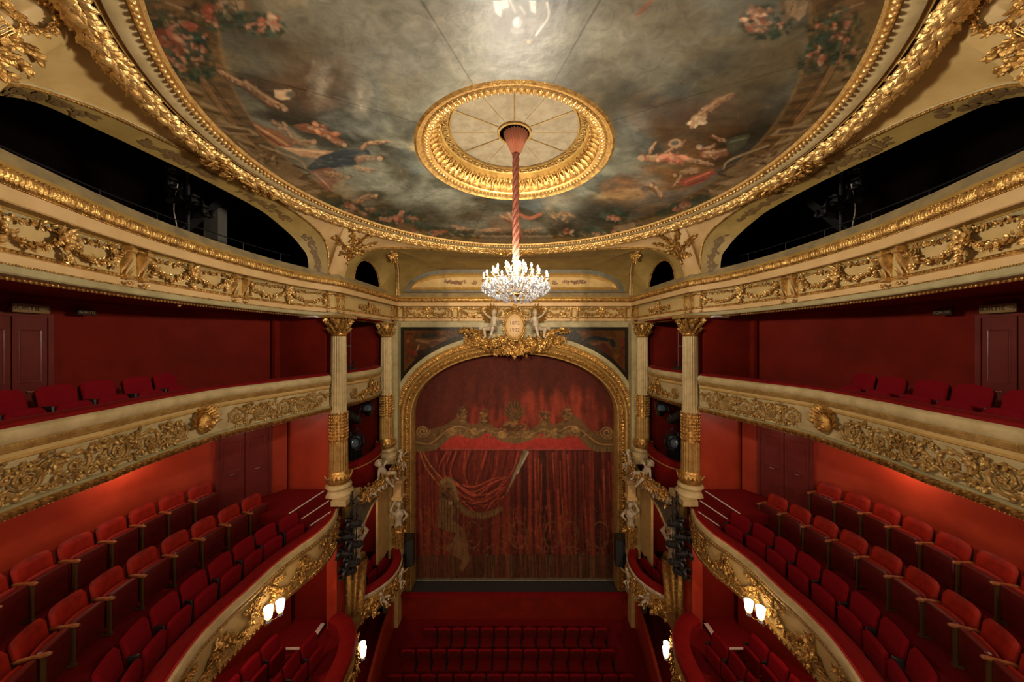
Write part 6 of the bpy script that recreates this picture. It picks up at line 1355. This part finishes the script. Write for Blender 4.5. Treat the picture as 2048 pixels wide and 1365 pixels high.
    mb = MB(); mb.box((5.22, 14.5, H(-7.0)), (.46, .46, .14)); mb.box((5.22, 14.5, H(-6.65)), (.34, .34, .6)); mb.box((5.22, 14.5, H(-6.25)), (.5, .5, .14)); part('carved_block', mb, PINKCR, t, sx)
    mb = MB(); mb.box((5.24, 14.52, H(-9.5)), (.4, .4, .3)); part('plinth', mb, PINKCR, t, sx)
    t = thing('caryatid', 'caryatid with swirling gilded drapery behind the lighting pole, %s side' % S, 'statue', (sx * 5.75, 11.65, H(-10)))
    Mf = frame_map((5.72, 11.6, H(-8.05)), 1.2, -1.0, 0, -1)
    sculpt('body', CARY, STONE, t, sx, Mf, .026, lambda mb: head_bits(mb, (0, -.04, .98), .13)); mb = MB(); hair_bits(mb, (0, -.02, 1.02), .135); part('curled_hair', mb, STONE, t, sx, f=Mf)
    mb = MB(); drapery(mb, (0, 0, .15), (0, .0, -1.4), .34, .22, folds=6, depth=.2); part('drapery', mb, GOLD, t, sx, f=Mf)
    mb = MB(); mb.box((5.78, 11.6, H(-10.0)), (.4, .4, .5));  part('gilded_bracket', mb, GILT, t, sx)
    m = MB(); m.box((6.12, 11.55, H(-8.0)), (.42, .5, 4.4)); single('marbled_pier', m, OCHRE, 'ochre pier behind the lighting pole on the %s side' % S, 'pier', (sx * 6.1, 11.5, H(-10)), sx=sx)

# ------------------------------------------------------------------ seats
def rbox(mb, c, s, b=.03):
    """box with rounded upright edges and crowned top"""
    x, y, z = np.array(s) / 2; r = min(b, x * .9, y * .9); pts = []
    for cx, cy, a0 in ((x - r, y - r, 0), (-x + r, y - r, PI / 2), (-x + r, -y + r, PI), (x - r, -y + r, 3 * PI / 2)):
        for a in np.linspace(a0, a0 + PI / 2, 4): pts.append((cx + r * math.cos(a), cy + r * math.sin(a)))
    pts = np.array(pts); rows = []
    for zz, k in ((-z, .9), (-z + b * .5, 1), (z - b, 1), (z - b * .3, .93), (z, .8)): rows.append(np.stack([pts[:, 0] * (k if k < 1 else 1), pts[:, 1] * k, np.full(len(pts), zz)], 1))
    P = np.array(rows) + np.array(c); mb.grid(P, closev=True, flip=True)
    for kk, row in ((0, P[0]), (1, P[-1])): n = len(row); mb.add(np.vstack([row, row.mean(0)[None]]), None, [[i, (i + 1) % n, n] if kk else [(i + 1) % n, i, n] for i in range(n)])
def padded(mb, w, h, th, r=.06, n=10, bow=.03):
    """upholstered pad in the x-z plane, front towards -y, rounded top corners; origin at bottom centre"""
    x = np.linspace(-1, 1, n * 2 + 1); z = np.linspace(0, 1, n + 1); X, Z = np.meshgrid(x, z, indexing='ij')
    top = h - bow * X ** 2 - r * np.clip((np.abs(X) - .8) / .2, 0, 1) ** 2; px = X * w / 2 * (1 - .03 * (1 - Z)); pz = Z * top
    ed = np.clip(np.minimum((1 - np.abs(X)) / .12, np.minimum((1 - Z) / .1, Z / .06 + .15)), 0, 1); d = th / 2 * np.sqrt(1 - (1 - ed) ** 2)
    F = np.stack([px, -d - .02 * (1 - np.abs(X)) * 0, pz], -1); Bk = np.stack([px, d * .8, pz], -1); mb.grid(F); mb.grid(Bk, flip=True)
def chair(kind):
    """kind: rust (wood arms), crimson (balcony), stalls (arena row), each with folded seat"""
    t = thing('theatre_seat', 'seat', 'seat')
    up_ = {'rust': SEATRED, 'crimson': SEATCRIM, 'stalls': SEATCRIM}[kind]; w_ = .54
    f = lambda dy, dz, a: (lambda v: np.stack([v[:, 0], dy + v[:, 1] * math.cos(a) - v[:, 2] * math.sin(-a), dz + v[:, 2] * math.cos(a) + v[:, 1] * math.sin(-a) * -1], 1))
    m = MB(); padded(m, w_, .50, .10); o = part('backrest', m, up_, t, 1, 60, f=f(.0, .38, .18), world=False)
    m = MB(); padded(m, w_ - .01, .45, .03, .07); part('back_shell', m, SEATLEA, t, 1, 60, f=f(.065, .385, .18), world=False)
    if kind == 'rust':
        m = MB(); rbox(m, (0, -.20, .36), (w_ - .02, .10, .52), .03); part('folded_seat', m, SEATLEA, t, 1, 40, f=f(0, 0, .0), world=False)
        m = MB(); padded(m, w_ - .03, .52, .10); part('seat_cushion', m, SEATRED, t, 1, 60, f=f(-.11, .12, .02), world=False)
        m = MB(); rbox(m, (-.275, -.16, .595), (.055, .38, .04), .02); part('armrest', m, WOODARM, t, 1, 40, world=False)
        m = MB(); m.box((-.275, -.26, .29), (.035, .05, .58)); m.box((-.275, .03, .3), (.03, .05, .6)); m.box((-.275, -.12, .03), (.05, .36, .04)); part('side_frame', m, BRASSP, t, 1, 30, world=False)
    else:
        m = MB(); padded(m, w_ - .04, .46, .11, .05); part('folded_seat', m, up_, t, 1, 60, f=f(-.17, .15, -.05), world=False)
        m = MB(); rbox(m, (-.27, -.10, .30), (.045, .16, .56), .015); m.box((-.27, -.08, .02), (.07, .34, .03)); part('side_frame', m, BLACK, t, 1, 30, world=False)
    return t
def copy_chair(proto, first, loc, rz, label, group):
    o = proto if first else copy_tree(proto); o.location = loc; o.rotation_euler = (0, 0, rz); o['label'] = label; o['group'] = group; return o
ORD = ['first', 'second', 'third', 'fourth', 'fifth', 'sixth', 'seventh', 'eighth', 'ninth', 'tenth', 'eleventh', 'twelfth', 'thirteenth', 'fourteenth', 'fifteenth']
protos = {k: chair(k) for k in ('rust', 'crimson', 'stalls')}; used = {k: False for k in protos}
protos['rust'].scale = (1, 1, 1.16); protos['crimson'].scale = (1, 1, 1.08)
def place(kind, loc, rz, label, group):
    first = not used[kind]; used[kind] = True; return copy_chair(protos[kind], first, loc, rz, label, group)
def face(n): return math.atan2(n[1], n[0]) + PI / 2      # seat front is -y
def row_on(bd, kind, ys, zf, w, rowname, pitch=.6, count=10, s0=None, toward=None):
    s = bd.s_at(ys) if s0 is None else s0
    for k in range(count):
        ss = s + k * pitch
        if ss > bd.L - .2: break
        p = bd.pos(ss, zf, w); q = bd.pos(ss, zf, w + .1); n = np.array([q[0] - p[0], q[1] - p[1]]) / .1
        for sx in (1, -1):
            S = side_name[sx]; rz = face((n[0] * sx, n[1]))
            place(kind, (sx * p[0], p[1], zf), rz, (rowname % S) + ', %s from the stage end' % ORD[k], rowname % S + ' seats')
row_on(R3, 'rust', 8.9, H(-4.96), 0, 'rust velvet seat, back row of the %s lower balcony', .6, 8)
row_on(R2, 'rust', 9.22, H(-5.45), 0, 'rust velvet seat, middle row of the %s lower balcony', .61, 9)
row_on(R1, 'crimson', 9.17, H(-5.9), 0, 'crimson seat, front row of the %s lower balcony', .60, 9)
U = Bend([(7.9, 7.4), (7.78, 6.63), (7.78, 6.1), (7.66, 5.45), (7.6, 4.95), (7.4, 4.3), (7.0, 3.5)])
row_on(U, 'crimson', 7.36, H(-1.68), 0, 'crimson seat behind the rail of the %s upper balcony', .64, 7)
for bdn, xs, nm, cnt in ((Bend([(5.9, 9.34), (6.0, 8.9), (6.05, 8.2), (6.05, 7.4), (6.0, 6.5)]), 9.34, 'near the rail', 5), (Bend([(7.0, 9.3), (7.1, 8.7), (7.15, 8.0), (7.2, 7.3)]), 9.28, 'by the back wall', 3)):
    row_on(bdn, 'crimson', xs, H(-9.56), 0, 'crimson seat in the %s ground tier ' + nm, .58, cnt)
for j, (D, n, x0) in enumerate(((13.75, 13, -3.85), (12.80, 14, -4.45), (11.85, 15, -4.62))):
    for k in range(n):
        x = x0 + k * .606 + .25
        place('stalls', (x, D + .03 * math.cos(x * .3), FLOOR), PI if False else PI, 'crimson stalls seat in the %s row from the stage, %s from the left end' % (ORD[j], ORD[k]), 'stalls seats in the %s row from the stage' % ORD[j])
for k in range(3):     # loge chairs
    for sx in (1, -1):
        place('crimson', (sx * (5.75 + .12 * k), 13.55 - .62 * k, H(-9.85)), face((-sx, -.2)) , 'red seat inside the %s stage loge, %s from the stage' % (side_name[sx], ORD[k]), 'seats inside the %s stage loge' % side_name[sx])

# ------------------------------------------------------------------ sconces
def sconce(base, n, sx, label, power=2.2):
    n = np.array([n[0], n[1], 0.0]); n /= np.linalg.norm(n); tt = np.array([-n[1], n[0], 0]); b = np.array(base, float)
    t = thing('wall_sconce', label, 'lamp', (sx * b[0], b[1], b[2]))
    m = MB(); m.inst(SPHH, [b], (1, 0, 0), (0, 1, 0), (0, 0, 1), np.array([.04, .04, .09])); m.inst(LEAFA, [b + [0, 0, -.2]], tt, (0, 0, 1), n, np.array([.14, .26, .12])); part('backplate', m, GOLDB, t, sx)
    for sg in (1, -1):
        e = b + n * .20 + tt * sg * .19 + np.array([0, 0, .05 + .08 * sg]); m = MB(); m.tube(resample([b, b + n * .12 + tt * sg * .08 + np.array([0, 0, -.10]), e + np.array([0, 0, -.04]) + tt * sg * .02, e], 14), .010, 6)
        m.lathe([(.0, -.02), (.05, 0), (.045, .012), (.016, .02), (.016, .06)], tuple(e), 10); part('arm', m, GOLD, t, sx)
        m = MB()
        for k in range(8): a = k * PI / 4; m.inst(DROP, [e + np.array([.045 * math.cos(a), .045 * math.sin(a), 0])], (1, 0, 0), (0, 1, 0), (0, 0, 1), .6)
        part('crystal_fringe', m, CRYSTAL, t, sx, 0)
        m = MB(); m.lathe([(.07, .05), (.085, .16), (.10, .29), (.095, .29), (.065, .06)], tuple(e), 16); m.lathe([(.0, .06), (.03, .1), (.025, .2), (0, .24)], tuple(e), 8); part('lit_shade', m, SHADE, t, sx)
        q = e + np.array([0, 0, .38]) + n * .2; lamp('sconce_light', 'POINT', (sx * q[0], q[1], q[2]), power / 2, (1, .70, .42), .03)
for sx in (1, -1):
    S = side_name[sx]
    s = B1.s_at(7.72); p = B1.pos(s, H(-6.62), .03); q = B1.pos(s, H(-6.6), .2)
    sconce(p, (q[0] - p[0], q[1] - p[1]), sx, 'two-armed sconce with lit shades on the lower balcony front, %s side' % S)
    s = B0.s_at(9.95); p = B0.pos(s, H(-9.85), .02); q = B0.pos(s, H(-10.05), .1)
    sconce(p, (q[0] - p[0], q[1] - p[1]), sx, 'two-armed sconce with lit shades under the ground tier front, %s side' % S, 3)

# ------------------------------------------------------------------ stage lights, poles, loudspeakers
def stage_light(loc, yaw, pitch, label, group=None, k=1.0, lens=BLUELENS, kind='par'):
    t = thing('stage_light', label, 'light', loc, group); t.rotation_euler = (pitch, 0, yaw); t.scale = (k, k, k)
    m = MB(); pr = [(.0, .16), (.07, .155), (.095, .10), (.10, -.02), (.115, -.14), (.12, -.18), (.108, -.18), (.10, -.15)] if kind == 'par' else [(0, .25), (.06, .24), (.08, .12), (.085, 0), (.055, -.02), (.06, -.28), (.08, -.3), (.07, -.29)]
    m.lathe(pr, (0, 0, 0), 18); v, q, t3 = m.arr(); v = v[:, [0, 2, 1]]; mm = MB().add(v, q, t3); part('can', mm, BLACK, t, world=False)
    m = MB(); m.inst(SPHH, [(0, -.13 if kind == 'par' else -.27, 0)], (1, 0, 0), (0, 1, 0), (0, 0, 1), np.array([.1, .03, .1]) * (1 if kind == 'par' else .65)); part('lens', m, lens, t, world=False)
    m = MB(); a = np.linspace(0, PI, 13); m.tube(np.stack([.13 * np.cos(a), 0 * a, .02 + .17 * np.sin(a)], 1), .008, 5); m.box((0, 0, .22), (.03, .03, .08)); part('yoke', m, BLACK, t, world=False)
    if kind == 'par':
        for (dx, dz, sx_, sz_) in ((.14, 0, .01, .2), (-.14, 0, .01, .2), (0, .14, .2, .01), (0, -.14, .2, .01)): m = MB(); m.box((dx, -.23, dz), (sx_ + .0, .12, sz_)); part('barn_door', m, BLACK, t, 1, 0, world=False)
    return t
for sx in (1, -1):
    S = side_name[sx]
    # lighting pole in front of the loge
    t = thing('lighting_pole', 'black vertical lighting pole with clamps and cables beside the %s column base' % S, 'pole', (sx * 5.5, 10.95, H(-8)))
    m = MB(); m.tube([(5.5, 10.95, H(-5.1)), (5.5, 10.95, H(-8.1))], .03, 8); m.tube([(5.38, 11.0, H(-5.3)), (5.42, 11.0, H(-7.9))], .015, 6); part('pipe', m, BLACK, t, sx)
    m = MB(); m.tube([(5.5, 10.95, H(-6.35)), (6.25, 10.3, H(-6.3))], .022, 6); m.tube([(5.5, 10.95, H(-5.3)), (6.2, 11.0, H(-5.25))], .022, 6); part('bracket_arm', m, BLACK, t, sx)
    m = MB()
    for k in range(3): m.tube(resample([(5.55, 10.9, H(-5.2)), (5.3 + .14 * k, 10.85, H(-5.7 - .1 * k)), (5.62, 10.9, H(-6.3)), (5.4 + .05 * k, 10.85, H(-7.2)), (5.5, 10.9, H(-7.9))], 30), .012, 5)
    part('cable', m, BLACK, t, sx)
    for k, (dx, z, yw) in enumerate(((-.16, -6.15, .6), (.1, -6.6, .9), (-.2, -6.85, .3), (.12, -7.15, 1.2), (-.12, -7.45, .5), (.02, -7.75, .1))):
        stage_light((sx * (5.5 + dx), 10.85, H(z)), sx * (.7 + yw * .4), -.25, 'black stage light on the lighting pole beside the %s column base, %s from the top' % (S, ORD[k]), 'stage lights on the %s pole' % S, 1.15, CHROME if k == 0 else BLUELENS)
    # box lights
    for k, (x, y, z, yw, pt, kd) in enumerate(((6.05, 13.35, -2.9, .2, -.7, 'par'), (6.2, 12.5, -3.0, -.5, -.6, 'par'), (6.15, 12.2, -3.9, .6, -.3, 'par'), (6.5, 13.3, -4.0, .3, -.1, 'par'))):
        stage_light((sx * x, y, H(z)), -sx * yw * 1.5, pt, 'black stage light inside the red velvet box, %s side, %s' % (S, ['hanging nearest the stage', 'hanging nearest the column', 'standing nearest the column', 'standing at the back'][k]), 'stage lights in the %s velvet box' % S, 1.7, BLUELENS, kd)
    t = thing('lighting_stand', 'black stand rising behind the %s velvet box rail' % S, 'stand', (sx * 6.2, 12.25, H(-5.3)))
    m = MB(); m.tube([(6.2, 12.25, H(-5.25)), (6.2, 12.25, H(-3.9))], .03, 6); part('mast', m, BLACK, t, sx)
    m = MB()
    for k in range(3): a = k * 2.1; m.tube([(6.2, 12.25, H(-4.9)), (6.2 + .3 * math.cos(a), 12.25 + .3 * math.sin(a), H(-5.28))], .015, 5)
    part('tripod_leg', m, BLACK, t, sx)
    m = MB(); m.tube([(6.05, 11.6, H(-2.42)), (5.9, 14.3, H(-2.42))], .025, 6); m.tube([(5.98, 12.4, H(-2.4)), (5.98, 12.4, H(-2.25))], .02, 6); single('lighting_bar', m, BLACK, 'black lighting bar under the %s gilded box front' % S, 'bar', (sx * 6, 13, H(-2.42)), sx=sx)
    m = MB(); rbox(m, (6.7, 13.2, H(-4.6)), (.7, .6, 1.3), .03); single('amplifier_rack', m, BLACK, 'black equipment case inside the %s velvet box' % S, 'case', (sx * 6.7, 13.2, H(-5.3)), sx=sx)
    m = MB(); m.tube([(6.6, 13.0, H(-1.85)), (6.6, 13.0, H(.7))], .015, 5); m.tube([(6.6, 13.0, H(-.2)), (7.4, 12.2, H(-.2))], .012, 5); single('thin_pole', m, GREYBEAM, 'thin grey pole standing in the %s upper stage box' % S, 'pole', (sx * 6.6, 13, H(-1.85)), sx=sx)
    stage_light((sx * 6.5, 12.9, H(-1.2)), .5 * sx, -.2, 'black stage light behind the %s gilded box front' % S, None, 1.6)
    # loudspeaker
    t = thing('loudspeaker', 'black loudspeaker fixed to the %s side of the gilded stage frame' % S, 'speaker', (sx * 4.92, 14.95, H(-9.9)))
    m = MB(); v = []
    for z in (-9.05, -10.3):
        for (x, y) in ((4.62, 14.75), (4.9, 14.6), (5.18, 14.75), (5.12, 15.2), (4.68, 15.2)): v.append((x, y, H(z)))
    m.add(v, [[i, (i + 1) % 5, 5 + (i + 1) % 5, 5 + i] for i in range(5)], [[0, 2, 1], [0, 3, 2], [0, 4, 3], [5, 6, 7], [5, 7, 8], [5, 8, 9]]); part('cabinet', m, BLACK, t, sx, 20)
    m = MB(); m.add([(4.64, 14.735, H(-9.1)), (4.9, 14.59, H(-9.1)), (4.9, 14.59, H(-10.25)), (4.64, 14.735, H(-10.25))], [[0, 1, 2, 3]]); m.add([(4.92, 14.59, H(-9.1)), (5.16, 14.73, H(-9.1)), (5.16, 14.73, H(-10.25)), (4.92, 14.59, H(-10.25))], [[0, 1, 2, 3]]); part('grille', m, SPEAKERM, t, sx, 0)
    m = MB(); m.box((4.9, 15.3, H(-9.6)), (.1, .3, .1)); part('wall_bracket', m, BLACK, t, sx, 0)
    # attic lights and rail
    t = thing('attic_handrail', 'thin dark handrail along the ledge of the %s attic opening' % S, 'railing', (sx * 6.9, 8, H(2.5)))
    bd = E_side; s0, s1 = bd.s_at(10.1), bd.s_at(4.2); m = MB(); ss = np.linspace(s0, s1, 40); pts = bd(np.stack([ss, np.full(40, H(2.78)), np.full(40, -1.0)], 1)); m.tube(pts, .014, 5); part('rail', m, BLACK, t, sx)
    for s in np.linspace(s0 + .2, s1, 7): m = MB(); p = bd.pos(s, H(2.3), -1.0); m.tube([p, p + np.array([0, 0, .48])], .010, 5); part('post', m, BLACK, t, sx)
    t = thing('lighting_mast', 'dark mast carrying small spotlights in the %s attic opening' % S, 'pole', (sx * 8.25, 8.15, H(2.3))); m = MB(); m.tube([(8.25, 8.15, H(2.3)), (8.25, 8.15, H(4.35))], .045, 8); m.tube([(8.0, 8.15, H(4.3)), (8.5, 8.15, H(4.3))], .03, 6); m.tube([(8.05, 8.1, H(3.3)), (8.55, 8.1, H(3.3))], .03, 6); part('tube_frame', m, BLACK, t, sx)
    m = MB(); m.tube(resample([(8.35, 8.0, H(3.9)), (8.45, 8.0, H(3.3)), (8.38, 8.0, H(2.8)), (8.5, 8.0, H(2.45))], 20), .012, 5); part('cable', m, WHITEP, t, sx)
    for k, (dx, z) in enumerate(((.28, 4.15), (.3, 3.8), (-.2, 3.4), (-.42, 3.15), (.2, 3.5))):
        stage_light((sx * (8.25 + dx), 8.0, H(z)), -sx * (1.0 + .2 * k), -.3, 'small spotlight on the mast in the %s attic opening, %s from the top' % (S, ORD[k]), 'spotlights on the %s attic mast' % S, .9, CHROME)
    m = MB(); m.box((8.9, 9.6, H(3.0)), (.42, .3, 1.9)); 
    if sx < 0: single('concrete_post', m, GREYBEAM, 'pale grey post and slab in the dark attic behind the handrail', 'post', (sx * 8.6, 9.8, H(2.3)), sx=sx)
    m = MB(); m.tube([(9.6, 8.6, H(2.3)), (8.2, 9.6, H(4.6))], .12, 4); single('roof_strut', m, BLACKM, 'dark slanting roof strut in the %s attic opening' % S, 'strut', (sx * 9, 9, H(2.3)), sx=sx)
    # doors
    bd = W2
    def door(y0, y1, z0, z1, bd_, label, sign=None, w0=.03):
        sa, sb = bd_.s_at(y1), bd_.s_at(y0); t = thing('double_door', label, 'door', (sx * bd_.pos((sa + sb) / 2)[0], bd_.pos((sa + sb) / 2)[1], z0)); mid = (sa + sb) / 2
        for a, b in ((sa, mid - .01), (mid + .01, sb)):
            lf = mk(t, bd_, sx, 'door_leaf', REDDOOR, lambda m: strip(m, a, b, [(z0, w0), (z0, w0 + .05), (z1, w0 + .05), (z1, w0)]), None, 30)
            x0_, x1_ = a + .09, b - .09; z_a, z_b = z0 + (z1 - z0) * .48, z1 - .25; mb = MB()
            for p, q in (((x0_, z_a), (x1_, z_a)), ((x1_, z_a), (x1_, z_b)), ((x1_, z_b), (x0_, z_b)), ((x0_, z_b), (x0_, z_a))): tube_sv(mb, np.array([p, ((p[0] + q[0]) / 2, (p[1] + q[1]) / 2), q]), .012, w0 + .055, 5)
            o = part('panel_moulding', mb, REDDOOR, lf, sx, f=bd_); mb = MB(); hx = (x0_ + x1_) / 2; tube_sv(mb, np.array([(hx - .06, z0 + .95), (hx, z0 + .94), (hx + .06, z0 + .95)]), .012, w0 + .08, 5); part('handle', mb, CHROME, lf, sx, f=bd_)
        def fr_m(m):
            for s_ in (sa - .04, sb + .04): strip(m, s_ - .04, s_ + .04, [(z0, w0), (z0, w0 + .07), (z1 + .06, w0 + .07), (z1 + .06, w0)])
            strip(m, sa - .08, sb + .08, [(z1, w0), (z1, w0 + .07), (z1 + .07, w0 + .07)])
        mk(t, bd_, sx, 'door_frame', REDDOOR, fr_m); return t
    door(5.35, 6.3, H(-1.9), H(.45), W2, 'maroon double door behind the %s upper balcony, under the exit sign' % S)
    door(9.35, 10.35, H(-4.9), H(-2.75), W1, 'glossy maroon double door behind the %s lower balcony next to the steps' % S)
    # exit signs
    for k, (y, z, wd, mt, tx) in enumerate(((5.95, .60, .48, SIGN, 'SORTIE \u2192'), (6.75, .60, .3, DARKTXT, 'SORTIE'))):
        s = W2.s_at(y); p = W2.pos(s, H(z), .25); q = W2.pos(s, H(z), .35); n = np.array([(q[0] - p[0]) * sx, q[1] - p[1]]); yaw = math.atan2(n[1], n[0]) + PI / 2
        t = thing('exit_sign', '%s exit sign hung under the ceiling of the %s upper balcony' % (['tan', 'small dark'][k], S), 'sign', (sx * p[0], p[1], p[2]), None, yaw)
        m = MB(); m.box((0, 0, 0), (wd, .03, .16 if k == 0 else .12)); part('board', m, mt, t, 1, 0, world=False)
        text_mesh('sign_lettering', tx, .115 if k == 0 else .085, DARKTXT if k == 0 else SIGN, t, (0, -.019, 0), .002)
    m = MB(); m.box((6.75, 10.6, H(.80)), (.5, .25, .06)); single('ceiling_light_box', m, WHITEP, 'flat white fitting under the ceiling beside the %s column capital' % S, 'fitting', (sx * 6.75, 10.6, H(.8)), sx=sx)
    s = E_side.s_at(7.1); p = E_side.pos(s, H(.78), -.6); m = MB(); m.inst(SPHH, [p], (1, 0, 0), (0, 1, 0), (0, 0, 1), .035)
    if sx < 0: single('round_knob', m, GOLDB, 'small gold knob under the curved entablature above the upper balcony', 'knob', (sx * p[0], p[1], p[2]), sx=sx)
